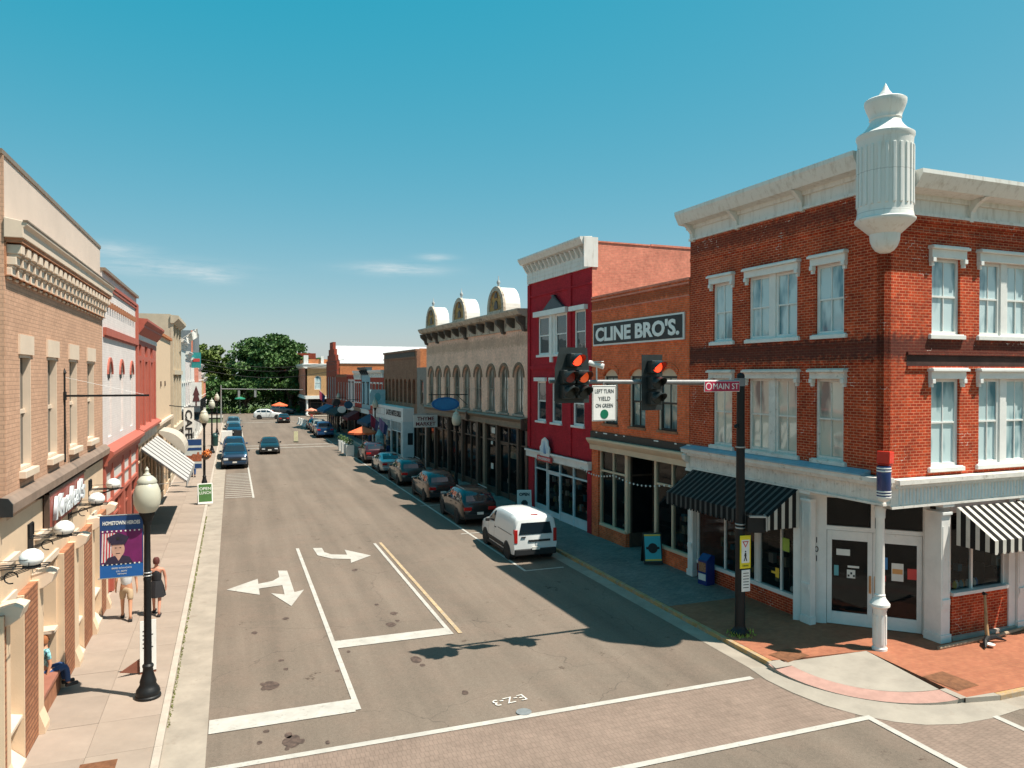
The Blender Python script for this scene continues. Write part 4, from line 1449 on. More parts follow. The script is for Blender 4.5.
interior(cl, -6.83, -4.6, .3, 2.4, 3.9, seed=12); interior(cl, -2.35, -.02, .3, 2.4, 3.9, seed=14)
# the painted sign board
sg = thing('wall_sign', 'long black sign board reading CLINE BRO\'S. with white border on orange brick', 'sign', RP(11.72) + (9.04,), -pi / 2 + RA)
sg.location = (RP(11.72, -.07)[0], RP(11.72, -.07)[1], 9.04)
b = MB(); b.box(-3.46, 3.46, -.01, .05, -.50, .50); b.build('border', M_WHITE, sg)
b = MB(); b.box(-3.38, 3.38, -.022, -.008, -.43, .43); b.build('board', M_BLACKT, sg)
text('lettering', "CLINE BRO'S.", .8, mat('sign_white', (.80, .80, .76), .6, .04), sg, (0, -.028, 0), depth=.006, width=6.4, height=.64, bold=.03)

# ================================================================== RED building, s 15.45 - 22.65
rd = rrow('red_building', 'crimson painted brick building with heavy white cornice and white framed shop front', 'building', 15.47)
W_ = 7.2
X = lambda s: -(s - 15.47)
holes = []
pairs = [(17.98, 21.35), (16.05, 17.15)]
for a_, b_ in pairs:
    holes.append([(X(b_), 8.28), (X(a_), 8.28), (X(a_), 10.30), (X(b_), 10.30)])
lows = [(20.42, 21.55), (18.55, 19.70), (16.18, 17.34)]
for a_, b_ in lows:
    holes.append([(X(b_), 4.85), (X(a_), 4.85), (X(a_), 6.95), (X(b_), 6.95)])
wall_front(rd, -W_, 0, 3.3, 13.2, holes, M_BRK_RED, .24)
for a_, b_ in lows:
    w = sash(rd, X(b_), X(a_), 4.85, 6.95, M_WHITE, G_DARK, y=.05, fr=.11, cols=1, rows=2)
    b = MB(); b.box(X(b_) - .12, X(a_) + .12, -.14, .05, 6.93, 7.12); b.build('window_hood', M_WHITE, w)
    b = MB(); b.box(X(b_) - .06, X(a_) + .06, -.10, .05, 4.76, 4.86); b.build('sill', M_WHITE, w)
# paired windows with a dark gable head
a_, b_ = pairs[0]
xm = X(19.66)
for p, q in ((X(b_), xm - .35), (xm + .35, X(a_))):
    w = sash(rd, p, q, 8.28, 10.3, M_WHITE, G_DARK, y=.03, fr=.12, cols=1, rows=2)
b = MB(); b.box(xm - .35, xm + .35, -.02, .2, 8.28, 10.3); b.box(xm - .12, xm + .12, -.10, .0, 7.9, 10.5); b.build('mullion', M_WHITE, rd)
b = MB(); b.box(X(b_) - .25, X(a_) + .2, -.22, .03, 10.28, 10.55); b.build('window_hood', M_WHITE, rd)
b = MB(); b.box(X(b_) - .15, X(a_) + .1, -.08, .05, 8.18, 8.3); b.build('sill', M_WHITE, rd)
b = MB(); b.prism([(X(a_) - .1, 10.55), (X(b_) + .8, 10.55), (xm + .5, 11.25), (xm + .1, 11.25)], 'y', -.16, .02); b.build('gable_head', mat('slate_paint', (.05, .06, .07), .5), rd)
a_, b_ = pairs[1]
w = sash(rd, X(b_), X(a_), 8.28, 10.3, M_WHITE, G_DARK, y=.03, fr=.10, cols=1, rows=2)
b = MB(); b.box(X(b_) - .3, X(a_) + .2, -.2, .03, 10.28, 10.5); b.build('window_hood', M_WHITE, w)
b = MB(); b.box(X(b_) - .1, X(a_) + .1, -.08, .05, 8.2, 8.3); b.build('sill', M_WHITE, w)
# brick pilaster strips and belts
b = MB()
for s_ in (22.5, 17.6):
    b.box(X(s_) - .16, X(s_) + .16, -.07, .01, 3.4, 12.1)
b.box(-W_, 0, -.05, .01, 7.55, 7.75); b.box(-W_, 0, -.05, .01, 11.4, 11.5)
b.build('brick_pilaster', M_BRK_RED, rd)
co = MB()
co.box(-W_ - .02, .02, -.08, .02, 12.15, 13.1)
co.prism([(0.02, 13.1), (-.10, 13.1), (-.45, 13.18), (-.6, 13.42), (-.6, 13.5), (.02, 13.55)], 'x', -W_ - .12, .0)
for z in (12.35, 12.55, 12.75, 12.95):
    co.box(-W_ - .04, .04, -.095, -.07, z, z + .02)
co.box(.0, .05, -.42, .30, 12.15, 13.5)
cob = co.build('cornice', M_CORN, rd)
k0 = None
for i in range(15):
    xx = -W_ + .1 + i * (W_ - .2) / 14
    if k0 is None:
        k = MB(); k.prism([(-.08, 12.72), (-.16, 12.74), (-.38, 13.1), (-.08, 13.1)], 'x', -.06, .06); k0 = k.build('dentil_bracket', M_WHITE, cob, loc=(xx, 0, 0))
    else:
        inst(k0, (xx, 0, 0), cob)
shell(rd, -W_, -.02, .25, 13, 0, 13.30, M_BRK_SALM, M_ROOFD)
b = MB(); b.box(-.06, .02, 7.3, 7.55, 10.6, 13.36); b.build('chimney_breast', M_BRK_RED, rd)
b = MB(); b.box(-.0, .012, .02, .3, 3.3, 13.2); b.build('corner_return', M_BRK_SALM, rd)
b = MB(); b.box(-.30, .015, .3, 3.1, 13.3, 13.36); b.box(-.30, .013, 3.15, 5.6, 13.3, 13.39); b.box(-.30, .016, 5.65, 7.2, 13.3, 13.35); b.box(-.30, .014, 7.6, 9.9, 13.2, 13.27); b.box(-.30, .016, 10, 13, 13.2, 13.29); b.build('coping', M_BRK_SALM, rd)
b = MB(); b.box(-.0, .04, .7, 12, 10.75, 10.90); b.build('flashing', M_TRIMC, rd)
# shop front
b = MB(); b.box(-7.18, -.02, -.16, .04, 2.90, 3.30); b.box(-7.2, 0, -.24, .04, 3.2, 3.3); b.build('shop_cornice', M_WHITE, rd)
b = MB(); b.box(-W_, -6.5, -.0, .25, 0, 2.9); b.box(-.42, 0, 0, .25, 0, 2.9); b.build('pier', M_BRK_RED, rd)
shop(rd, -6.48, -.44, 2.90, M_BLUEW, 4, door=(1,), bulk=.45, y=.10, transom=.58, seed=21)
lg = thing('shop_sign', 'white scalloped sign with blue emblem and red name band on crimson wall', 'sign', (*RP(20.0, -.28), 3.0), -pi / 2 + RA)
b = MB(); b.prism([(-.55, .1), (.55, .1), (.58, .55), (.42, .68), (.36, .92), (0, 1.08), (-.36, .92), (-.42, .68), (-.58, .55)], 'y', 0, .06); b.build('board', M_WHITE, lg)
b = MB(); b.prism([(-.45, .3), (.45, .3), (.47, .52), (.33, .66), (.26, .82), (0, .94), (-.26, .82), (-.33, .66), (-.47, .52)], 'y', -.006, 0); b.build('panel', mat('sign_pale_blue', (.5, .62, .7), .5), lg)
b = MB(); b.prism([(-.07, .25), (.07, .25), (.05, .6), (.0, .85), (-.05, .6)], 'y', -.014, -.004); b.prism([(.10, .25), (.22, .25), (.16, .55)], 'y', -.014, -.004); b.build('emblem', bluen, lg)
b = MB(); b.box(-.85, .85, -.03, .05, -.16, .12); b.build('name_band', redn, lg)
text('lettering', 'GINGERBREAD', .2, M_WHITE, lg, (0, -.036, -.02), width=1.45, height=.14)
b = MB(); b.tube((-.3, .05, .0), (-.3, .35, .0), .02); b.tube((.3, .05, .5), (.3, .35, .5), .02); b.build('bracket', M_IRON, lg)

# ================================================================== ARCHED BUILDING, s 22.7 - 43
op = rrow('arched_building', 'long buff brick building with nine arched windows and three round pediments on its cornice', 'building', 22.72)
W_ = 20.3
X = lambda s: -(s - 22.72)
cs = [41.75, 39.7, 37.5, 35.3, 33.15, 30.85, 28.45, 26.3, 24.05]
holes = [arch_pts(X(c) - .66, X(c) + .66, 5.06, 7.78, .66, 12) for c in cs]
wall_front(op, -W_, 0, 4.9, 9.85, holes, M_BRK_STONE, .28)
for c in cs:
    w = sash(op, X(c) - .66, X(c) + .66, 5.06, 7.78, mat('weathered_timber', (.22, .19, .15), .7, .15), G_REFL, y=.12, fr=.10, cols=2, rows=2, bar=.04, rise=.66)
    b = MB()
    oc = arch_pts(X(c) - .67, X(c) + .67, 6.5, 7.80, .68, 14)[2:]; cx = X(c); zc = 7.80 - .68
    o2 = [(cx + (p[0] - cx) * 1.26, zc + (p[1] - zc) * 1.26) for p in oc]
    for i in range(len(oc) - 1):
        b.prism([oc[i], oc[i + 1], o2[i + 1], o2[i]], 'y', -.045, .01)
    b.build('arch_hood', mat('brown_stone', (.22, .135, .085), .8, .15), w)
    b = MB(); b.box(X(c) - .78, X(c) + .78, -.08, .12, 4.94, 5.06); b.build('sill', mat('grey_stone', (.30, .27, .23), .8, .15), w)
M_IRONC = mat('weathered_cornice', (.50, .42, .33), .7, .18, 2, dirt=((.13, .10, .08), 4, .5, .8))
M_ORN = mat('ochre_panel', (.45, .25, .07), .7, .2, 3, dirt=((.08, .05, .03), 5, .5, .9))
b = MB()
b.box(-W_, 0, -.10, .02, 9.78, 10.45)
b.prism([(.3, 10.45), (-.10, 10.42), (-.55, 10.55), (-.70, 10.78), (-.70, 10.86), (.3, 10.88)], 'x', -W_ - .05, .05)
cn = b.build('cornice', M_IRONC, op)
k0 = k1 = None
for s_ in [42.7, 41.1, 39.7, 37.9, 36.4, 34.6, 33.0, 31.1, 29.5, 27.8, 26.15, 24.5, 23.0]:
    big = s_ in (42.7, 39.7, 33.0, 26.15, 23.0)
    k = MB(); q = .75 if big else .5
    k.prism([(0, 10.45), (-.60, 10.45), (-.55, 10.2), (-.28, 9.95), (-.18, 10.42 - q), (0, 10.38 - q)], 'x', -.16 if big else -.12, .16 if big else .12)
    k.build('bracket', mat('dark_bracket', (.09, .07, .055), .7, .2), cn, loc=(X(s_), 0, 0))
for c in (39.7, 33.0, 26.15):
    p = MB(); q = arch_pts(X(c) - 1.30, X(c) + 1.30, 10.86, 12.36, 1.25, 18)
    p.prism(q, 'y', -.50, .45)
    po = p.build('round_pediment', mat('white_zinc', (.70, .68, .64), .6, .08, 2), op)
    f = MB(); q2 = arch_pts(X(c) - 1.34, X(c) + 1.34, 10.86, 12.42, 1.30, 16); q3 = arch_pts(X(c) - 1.02, X(c) + 1.02, 11.0, 12.16, 1.0, 16)
    for i in range(len(q2)):
        j = (i + 1) % len(q2)
        f.prism([q2[i], q2[j], q3[j], q3[i]], 'y', -.62, -.48)
    f.build('arched_rim', M_IRONC, po)
    f = MB(); f.prism(q3, 'y', -.54, -.505); f.build('panel', M_ORN, po)
    f = MB(); f.prism([(X(c) - .32, 11.1), (X(c) + .32, 11.1), (X(c) + .22, 11.45), (X(c), 11.6), (X(c) - .22, 11.45)], 'y', -.58, -.54)
    f.prism([(X(c) - .25, 11.75), (X(c) + .25, 11.75), (X(c) + .15, 12.0), (X(c), 12.1), (X(c) - .15, 12.0)], 'y', -.58, -.54); f.build('ornament', M_BROWNM, po)
    f = MB(); f.lathe([(.10, 0), (.05, .08), (.05, .14), (.11, .26), (.10, .36), (.03, .46), (.02, .66), (0, .7)], X(c), -.40, 10, 12.36); f.build('finial', mat('lead_grey', (.35, .37, .37), .6), po, smooth=True)
shell(op, -W_, -.0, .28, 14, 0, 10.8, M_BRK_SALM, M_ROOFD)
# metal canopy and glazed front
b = MB(); b.prism([(0.02, 4.92), (-.22, 4.90), (-.30, 4.80), (-.20, 4.66), (-.10, 4.60), (-.10, 4.34), (.02, 4.34)], 'x', -W_, 0); b.box(-W_, 0, -.18, .03, 4.28, 4.36)
b.build('shop_cornice', M_TANM, op)
b = MB(); b.prism([(0, 4.9), (-.42, 4.86), (-.42, 4.3), (-.1, 4.2), (0, 4.2)], 'x', -.12, .0); b.prism([(0, 4.9), (-.36, 4.86), (-.36, 4.4), (-.1, 4.2), (0, 4.2)], 'x', X(32.3) - .1, X(32.3) + .1); b.build('end_bracket', M_BROWNM, op)
for s_ in (42.8, 40.6, 37.2, 34.0, 30.9, 29.6, 27.4, 24.1, 22.85):
    b = MB(); w_ = .14 if s_ not in (30.9, 29.6) else .2
    b.box(X(s_) - w_, X(s_) + w_, -.06, .2, 0, 4.28); b.box(X(s_) - w_ - .05, X(s_) + w_ + .05, -.1, .2, 0, .4); b.build('post', M_BROWNM if s_ not in (29.6,) else M_TANM, op)
ss = [42.8, 40.6, 37.2, 34.0, 30.9, 29.6, 27.4, 24.1, 22.85]
for i, (a_, c_) in enumerate(zip(ss[:-1], ss[1:])):
    shop(op, X(a_) + .16, X(c_) - .16, 4.28, M_BROWNM, 2 if a_ - c_ > 2.5 else 1, door=(0 if i in (1, 6) else None), bulk=.4, bulkm=M_BROWNM, y=.10, transom=1.0, seed=30 + i, ceil=4.2)
lampm = mat('warm_sign_light', (1.0, .42, .08), .5, 0, emit=1.6)
for s_, z in ((39.9, 2.6), (39.0, 2.3), (35.5, 2.1), (33.2, 2.0)):
    b = MB(); b.box(X(s_) - .5, X(s_) + .5, .9, .95, z, z + .25); b.build('lit_sign', lampm, op)
b = MB(); b.box(X(26.6), X(24.7), .45, .8, 2.35, 2.7); b.build('planter_box', M_CREAMP, op)
b = MB(); random.seed(4)
for i in range(160):
    c = Vector((random.uniform(X(26.5), X(24.8)), random.uniform(.4, .8), 2.75 + abs(random.gauss(0, .18))))
    a = Vector((random.uniform(-1, 1), random.uniform(-1, 1), random.uniform(-1, 1))).normalized() * .08; d_ = a.orthogonal().normalized() * .05
    b.poly([c - a, c + d_, c + a, c - d_])
b.build('foliage', foliage_mat('shop_plants', (.02, .05, .015), (.04, .09, .02), (.07, .14, .03)), op, norm=False, kind='stuff')
note(op, X(28.6), X(28.2), 1.5, 1.85, paper, .05)
note(op, X(28.5), X(27.9), 3.7, 4.05, paper, .05); note(op, X(28.6), X(28.3), 3.0, 3.2, paper, .05)


# ================================================================== farther right-hand fronts
def front(t, x0, x1, top, m, depth=12, wins=None, win_z=(4.9, 6.9), wfm=None, gm=None, rise=0, sidem=None, cor=None, corm=None, zb=3.6, shopm=None, nshop=4, fascia=None,
          door=1, hood=None, roofm=None, cols=1, seed=0, shop_h=None, ww=.9, wins2=None, win_z2=None, rooms=True):
    """whole small building front: upper wall with windows, cornice, fascia and shop"""
    wfm = wfm or M_WHITE; gm = gm or G_DARK
    holes = []
    allw = [(c, win_z) for c in (wins or [])] + [(c, win_z2) for c in (wins2 or [])]
    for c, wz in allw:
        holes.append(arch_pts(c - ww / 2, c + ww / 2, wz[0], wz[1], rise, 8))
    wall_front(t, x0, x1, zb, top, holes, m, .2)
    for c, wz in allw:
        w = sash(t, c - ww / 2, c + ww / 2, wz[0], wz[1], wfm, gm, y=.06, fr=.08, cols=cols, rows=2, rise=rise, bar=.03)
        b = MB(); b.box(c - ww / 2 - .1, c + ww / 2 + .1, -.07, .06, wz[0] - .1, wz[0] + .002)
        if hood: b.box(c - ww / 2 - .1, c + ww / 2 + .1, -.09, .02, wz[1] + .005, wz[1] + .16)
        b.build('sill', hood or wfm, w)
    shell(t, x0, x1, .2, depth, 0, top - .02, sidem or m, roofm or M_ROOFD)
    if cor:
        h, pr = cor
        b = MB(); b.box(x0 + .01, x1 - .01, -.06, .02, top - h, top - h * .4)
        b.prism([(.2, top - h * .4), (-.06, top - h * .4), (-pr * .8, top - h * .25), (-pr, top), (-pr, top + .06), (.2, top + .06)], 'x', x0 - .05, x1 + .05)
        cc = b.build('cornice', corm or M_WHITE, t)
        n = max(3, int((x1 - x0) / 1.0)); k0 = None
        for i in range(n + 1):
            xx = x0 + .12 + i * (x1 - x0 - .24) / n
            if k0 is None:
                k = MB(); k.prism([(0, top - h * .4), (-pr * .7, top - h * .4), (-.12, top - h * .9), (0, top - h)], 'x', -.06, .06); k0 = k.build('bracket', corm or M_WHITE, cc, loc=(xx, 0, 0))
            else:
                inst(k0, (xx, 0, 0), cc)
    sh = shop_h or (zb - .5)
    b = MB(); b.box(x0 + .02, x1 - .02, -.12, .06, sh, zb); b.box(x0, x1, -.2, .06, zb - .1, zb); b.build('fascia', fascia or M_WHITE, t)
    for xx in (x0 + .15, x1 - .15):
        b = MB(); b.box(xx - .14, xx + .14, -.04, .16, 0, sh); b.build('pier', shopm or M_WHITE, t)
    shop(t, x0 + .3, x1 - .3, sh, shopm or M_WHITE, nshop, door=door, bulk=.5, y=.08, transom=.6, seed=seed, room=rooms)


def gap_label(*a):
    pass


# narrow grey-brown infill
t = rrow('narrow_building', 'narrow weathered grey brown building between the arched building and brown brick one', 'building', 43.04)
front(t, -2.9, -.02, 7.9, mat('grey_render', (.26, .22, .19), .8, .15), wins=[-1.4], nshop=2, door=0, shopm=M_BROWNM, fascia=M_BROWNM, seed=50, wfm=M_TANM)
# brown brick with tall recessed panels and projecting white shop
t = rrow('brown_brick_building', 'brown brick building with eight tall narrow windows above a projecting white shop front', 'building', 46.0)
W_ = 12.4
cx = [-.95 - i * 1.5 for i in range(8)]
holes = [arch_pts(c - .48, c + .48, 4.85, 6.95, .25, 6) for c in cx]
wall_front(t, -W_, 0, 3.2, 9.45, holes, M_BRK_BROWN, .3)
for i, c in enumerate(cx):
    w = sash(t, c - .48, c + .48, 4.85, 6.95, mat('oxblood_paint', (.10, .02, .018), .6), G_DARK, y=.2, fr=.1, cols=1, rows=2, rise=.25)
for z0, z1, y0 in ((8.72, 8.85, -.06), (9.28, 9.45, -.1)):
    b = MB(); b.box(-W_, 0, y0, .02, z0, z1); b.build('brick_belt', M_BRK_BROWN, t)
b = MB(); b.box(-W_ + .6, -.6, -.03, .01, 8.86, 9.27); b.build('stone_panel', mat('dark_stone', (.10, .075, .06), .8, .2), t)
shell(t, -W_, 0, .3, 12, 0, 8.0, M_BRK_ORANGE, M_ROOFD)
b = MB(); b.box(-.3, .0, .3, 3.6, 8.0, 9.5); b.build('parapet_return', M_BRK_ORANGE, t)
b = MB(); b.box(-W_, -W_ + .3, .3, 3.6, 8.0, 9.5); b.build('parapet_return', M_BRK_ORANGE, t)
M_SHW = mat('shop_white', (.72, .70, .68), .6, .05, 2)
b = MB(); b.box(-13.2, -.9, -.95, .0, 3.35, 4.5); b.build('fascia', M_SHW, t)
b = MB(); b.box(-1.05, -.9, -.95, .0, 0, 3.35); b.build('side_wall', M_BLUEW, t)  # white wall; the bluish tint of its shade is put into the colour
b = MB(); b.box(-.905, -.89, -.55, -.1, 1.4, 2.4); b.build('side_window', G_DARK, t)
shopw = bpy.data.objects.new('h', None); COL.objects.link(shopw); shopw.parent = t; shopw.location = (0, -.95, 0); shopw['helper'] = 1
shop(shopw, -13.1, -1.05, 3.34, M_SHW, 6, door=(1, 3), bulk=.5, y=.02, transom=.9, seed=55)
for i in range(6):
    for j in range(3):
        b = MB(); xx = -13.1 + i * 2.008 + .5 + j * .5; b.box(xx - .02, xx + .02, -.03, .06, 2.5, 3.26); b.build('glazing_bar', M_SHW, shopw)
for xx in (-13.0, -9.1, -5.05, -1.2):
    b = MB(); b.box(xx - .12, xx + .12, -.09, -.02, 0, 3.34); b.build('pilaster', M_SHW, shopw)
text('lettering', 'LATE NITE DELI', .5, dkn, t, (-4.4, -.965, 3.95), width=5.6, height=.50, bold=.03)
b = MB()
for q in ((-11.5, -7.9, 3.62, 3.66), (-11.5, -7.9, 4.2, 4.24), (-11.5, -11.46, 3.62, 4.24), (-7.94, -7.9, 3.62, 4.24), (-9.9, -9.86, 3.62, 4.24)):
    b.box(q[0], q[1], -.97, -.945, q[2], q[3])
b.build('sign_outline', M_STEEL, t)

M_BRK_VERM = brick_mat('vermilion_brick', (.46, .06, .035), (.38, .045, .03), (.32, .08, .05), .215, .078, .008, .2)
M_BRK_GABLE = brick_mat('gable_brick', (.34, .06, .03), (.25, .045, .025), (.26, .10, .07), .215, .078, .008, .25)
specs = [
    # s0, width, top, wall, cornice mat, windows n, name, label, window frame, shop mat, fascia
    (58.5, 6.6, 7.75, M_BRK_VERM, M_WHITE, 4, 'small_red_building', 'bright red two storey building with white cornice next to brown brick building', M_WHITE, M_BROWNM, M_REDP, (.7, .35)),
    (65.15, 4.7, 8.1, mat('powder_blue', (.22, .38, .44), .6, .08), mat('slate_cornice', (.03, .05, .06), .5), 2, 'blue_building', 'slim powder blue building with dark cornice among the red fronts', M_BLACKT, M_BROWNM, M_BLUEW, (.8, .55)),
    (69.9, 4.2, 7.75, M_BRK_VERM, M_WHITE, 3, 'slim_red_building', 'slim red building with tall white cornice left of the blue one', M_WHITE, M_BLACKT, M_TANM, (.95, .3)),
    (74.15, 4.4, 7.3, M_BRK_WHITE, M_REDP, 2, 'white_front_building', 'slim white painted front with red top between red buildings', M_BLACKT, M_BROWNM, M_WHITE, (.5, .25)),
    (78.6, 8.5, 7.35, M_BRK_GABLE, M_BRK_BROWN, 4, 'russet_building', 'wide russet brick building with long white windows near stepped gable', M_WHITE, M_TANM, M_REDP, (.3, .12)),
]
for i, (s0, w_, top, m_, cm, n, nm, lab, wf, sm, fa, co_) in enumerate(specs):
    t = rrow(nm, lab, 'building', s0)
    ws = [-(w_ / n) * (k + .5) for k in range(n)]
    front(t, -w_ + .02, -.02, top, m_, wins=ws, win_z=(4.2, 6.4), wfm=wf, cor=co_, corm=cm, nshop=3, seed=60 + i, shopm=sm, fascia=fa, ww=.75, hood=wf if nm != 'russet_building' else None, sidem=M_BRK_ORANGE)

# stepped gable hall with long white roof
t = rrow('stepped_gable_building', 'tall dark brick hall with stepped gable and long white pitched roof', 'building', 87.2)
wd = 9.4
holes = [arch_pts(-wd + 1.2 + i * 2.0, -wd + 2.2 + i * 2.0, 4.0, 7.2, .2, 6) for i in range(4)]
wall_front(t, -wd, 0, 3.3, 8.3, holes, M_BRK_GABLE, .3)
for i in range(4):
    sash(t, -wd + 1.2 + i * 2.0, -wd + 2.2 + i * 2.0, 4.0, 7.2, M_BLUEW, G_DARK, y=.08, fr=.12, cols=2, rows=3, rise=.2)
st = [(0, 8.3), (-.0, 9.3), (-1.1, 9.3), (-1.1, 10.1), (-2.2, 10.1), (-2.2, 10.9), (-3.3, 10.9), (-3.3, 11.9), (-6.1, 11.9), (-6.1, 10.9), (-7.2, 10.9), (-7.2, 10.1), (-8.3, 10.1), (-8.3, 9.3), (-9.4, 9.3), (-9.4, 8.3)]
b = MB(); b.prism(st, 'y', 0, .4); b.build('stepped_gable', M_BRK_GABLE, t)
b = MB(); b.box(-wd, -wd + .3, .4, 26, 0, 8.9); b.box(-.3, 0, .4, 26, 0, 8.9); b.build('side_wall', M_BRK_ORANGE, t)
b = MB(); b.prism([(-wd - .1, 8.85), (-4.7, 11.35), (.1, 8.85), (.1, 8.95), (-4.7, 11.45), (-wd - .1, 8.95)], 'y', .4, 26.2); b.build('roof', M_ROOFW, t)
b = MB(); b.prism([(-wd, 8.8), (-4.7, 11.3), (0, 8.8)], 'y', 25.7, 26); b.build('rear_gable', M_BRK_ORANGE, t)
b = MB(); b.box(-wd, 0, -.1, .1, 2.8, 3.3); b.build('fascia', M_REDP, t)
shop(t, -wd + .2, -.2, 2.8, M_BROWNM, 5, door=2, seed=70)

# yellow brick corner building across the far street
t = thing('yellow_corner_building', 'yellow brick corner building with heavy white cornice beyond the far crossing', 'building', (12.6, 142, 0))
holes = [arch_pts(1.6, 2.8, 4.7, 7.3, .6, 8), arch_pts(5, 6.2, 4.7, 7.3, .6, 8), arch_pts(8.4, 9.6, 4.7, 7.3, .6, 8)]
wall_front(t, 0, 14, 3.4, 9.3, holes, M_BRK_YEL, .3)
for a_ in (1.6, 5, 8.4):
    sash(t, a_, a_ + 1.2, 4.7, 7.3, M_WHITE, G_BLIND, y=.08, cols=1, rows=2, rise=.6, fr=.12)
h = bpy.data.objects.new('h', None); COL.objects.link(h); h.parent = t; h.rotation_euler = (0, 0, -pi / 2); h.location = (0, 16, 0); h['helper'] = 1
holes = [arch_pts(a_, a_ + 1.1, 4.7, 7.2, .5, 8) for a_ in (1.5, 4.5, 7.5, 10.5, 13.3)]
wall_front(h, 0, 16, 3.4, 9.3, holes, M_BRK_RED if False else M_BRK_SALM, .3)
for a_ in (1.5, 4.5, 7.5, 10.5, 13.3):
    sash(h, a_, a_ + 1.1, 4.7, 7.2, M_WHITE, G_DARK, y=.08, cols=1, rows=2, rise=.5, fr=.12)
for q, (x0, x1) in ((t, (-.5, 14)), (h, (0, 16.5))):
    b = MB(); b.prism([(.3, 8.6), (-.1, 8.6), (-.5, 8.9), (-.6, 9.3), (-.6, 9.45), (.3, 9.5)], 'x', x0, x1); b.build('cornice', M_WHITE, q)
    b = MB(); b.box(max(x0, 0), min(x1, 16), -.15, .1, 3.0, 3.6); b.build('fascia', M_WHITE, q)
b = MB(); b.box(.3, 13.7, .3, .6, 9.4, 10.3); b.box(.3, .6, .3, 15.7, 9.4, 10.3); b.build('parapet', M_BRK_ORANGE, t)
b = MB(); b.box(-.3, .5, -.3, .5, 9.4, 11.0); b.box(2.8, 3.3, 0, .5, 9.4, 10.9); b.build('parapet_pier', M_WHITE, t)
b = MB(); b.lathe([(.28, 0), (.28, .3), (.2, .4), (.2, 2.8), (.3, 3.0)], .3, .3, 12); b.build('column', M_WHITE, t)
shop(t, .8, 13.8, 3.0, M_BROWNM, 6, door=1, seed=80); shop(h, .4, 15.2, 3.0, M_BROWNM, 6, door=1, seed=81)
b = MB(); b.box(13.7, 14, .3, 16, 0, 9.4); b.box(.3, 13.7, 15.7, 16, 0, 9.4); b.box(.3, 13.7, .3, 15.7, 9.0, 9.1); b.build('roof', M_ROOFD, t)
t = thing('far_brick_building', 'far red brick block with pale stone belts behind the yellow corner building', 'building', (9.6, 163, 0))
holes = [[(a_, zz), (a_ + 1.0, zz), (a_ + 1.0, zz + 2), (a_, zz + 2)] for a_ in (1, 3, 5) for zz in (1.2, 4.2, 7.2)]
wall_front(t, 0, 7, 0, 12, holes, M_BRK_GABLE, .3)
for a_ in (1, 3, 5):
    for zz in (1.2, 4.2, 7.2):
        sash(t, a_, a_ + 1, zz, zz + 2, M_WHITE, G_BLIND, y=.1)
shell(t, 0, 7, .3, 12, 0, 12, M_BRK_SALM, M_ROOFD)
for zz in (10.0, 6.6, 3.6):
    b = MB(); b.box(-.06, 7.06, -.08, .05, zz, zz + .3); b.build('stone_belt', M_WHITE, t)

# ================================================================== LEFT ROW
Y0 = 15.0
la = lrow('tan_brick_building', 'tan brick building with corbelled cream cornice, brick piers and globe lamps at left edge', 'building', Y0)
yl = lambda y: y - Y0
WA = 11.45
M_PIER = brick_mat('pier_brickwork', (.38, .17, .09), (.31, .13, .07), (.20, .09, .055), .42, .105, .016, .22, bump=1.0)
wy = [(16.72, 17.58), (19.02, 19.98), (21.38, 22.38), (23.86, 24.96)]
holes = [[(yl(a), 5.38), (yl(b_), 5.38), (yl(b_), 7.62), (yl(a), 7.62)] for a, b_ in wy]
wall_front(la, yl(15.75), WA, 4.6, 9.0, holes, M_BRK_TAN, .3)
for a, b_ in wy:
    f = MB()
    f.box(yl(a) - .0, yl(a) + .04, .005, .2, 5.38, 7.62); f.box(yl(b_) - .04, yl(b_), .005, .2, 5.38, 7.62)
    f.box(yl(a) + .04, yl(b_) - .04, .005, .2, 7.56, 7.62); f.box(yl(a) + .04, yl(b_) - .04, .01, .2, 5.38, 5.44)
    f.box(yl(a) + .04, yl(b_) - .04, .10, .15, 6.46, 6.54)
    w = f.build('window', M_TRIMC, la)
    g = MB(); g.poly([(yl(a), .14, 5.4), (yl(b_), .14, 5.4), (yl(b_), .14, 7.6), (yl(a), .14, 7.6)]); g.build('pane', G_DARK, w, norm=False)
    b = MB(); b.box(yl(a) - .10, yl(b_) + .12, -.035, .02, 7.62, 8.0); b.build('lintel', M_TRIMC, w)
    b = MB(); b.box(yl(a) - .10, yl(b_) + .10, -.12, .02, 5.24, 5.38); b.build('sill', M_TRIMC, w, bevel=.01)
b = MB()
b.box(yl(15.75), WA, -.02, .3, 9.0, 9.62); b.build('cornice_wall', M_BRK_PIER, la)
cprot = {}
for row, (z0, z1, pr) in enumerate(((9.40, 9.60, .25), (9.20, 9.38, .17), (9.0, 9.18, .10))):
    for i in range(24):
        xx = yl(15.80) + i * .468 + (.0 if row != 1 else .0)
        if xx + .25 > WA: continue
        if row not in cprot:
            b = MB(); b.box(0, .25, -pr, .0, 0, z1 - z0 - .03); b.box(.02, .23, -pr + .05, 0, -.05, 0); cprot[row] = b.build('corbel', M_TRIMC, la, loc=(xx, 0, z0), bevel=.012)
        else:
            inst(cprot[row], (xx, 0, z0), la)
b = MB(); b.box(yl(15.75), WA, -.10, -.02, 9.0, 9.02); b.box(yl(15.75), WA, -.27, 0, 9.60, 9.68)
b.build('corbel_shelf', M_BRK_PIER, la)
b = MB(); b.prism([(0, 9.68), (-.30, 9.68), (-.30, 9.86), (-.36, 9.92), (-.36, 9.97), (0, 10.04)], 'x', yl(15.70), WA + .05); b.build('ledge', M_TRIMC, la, bevel=.01)
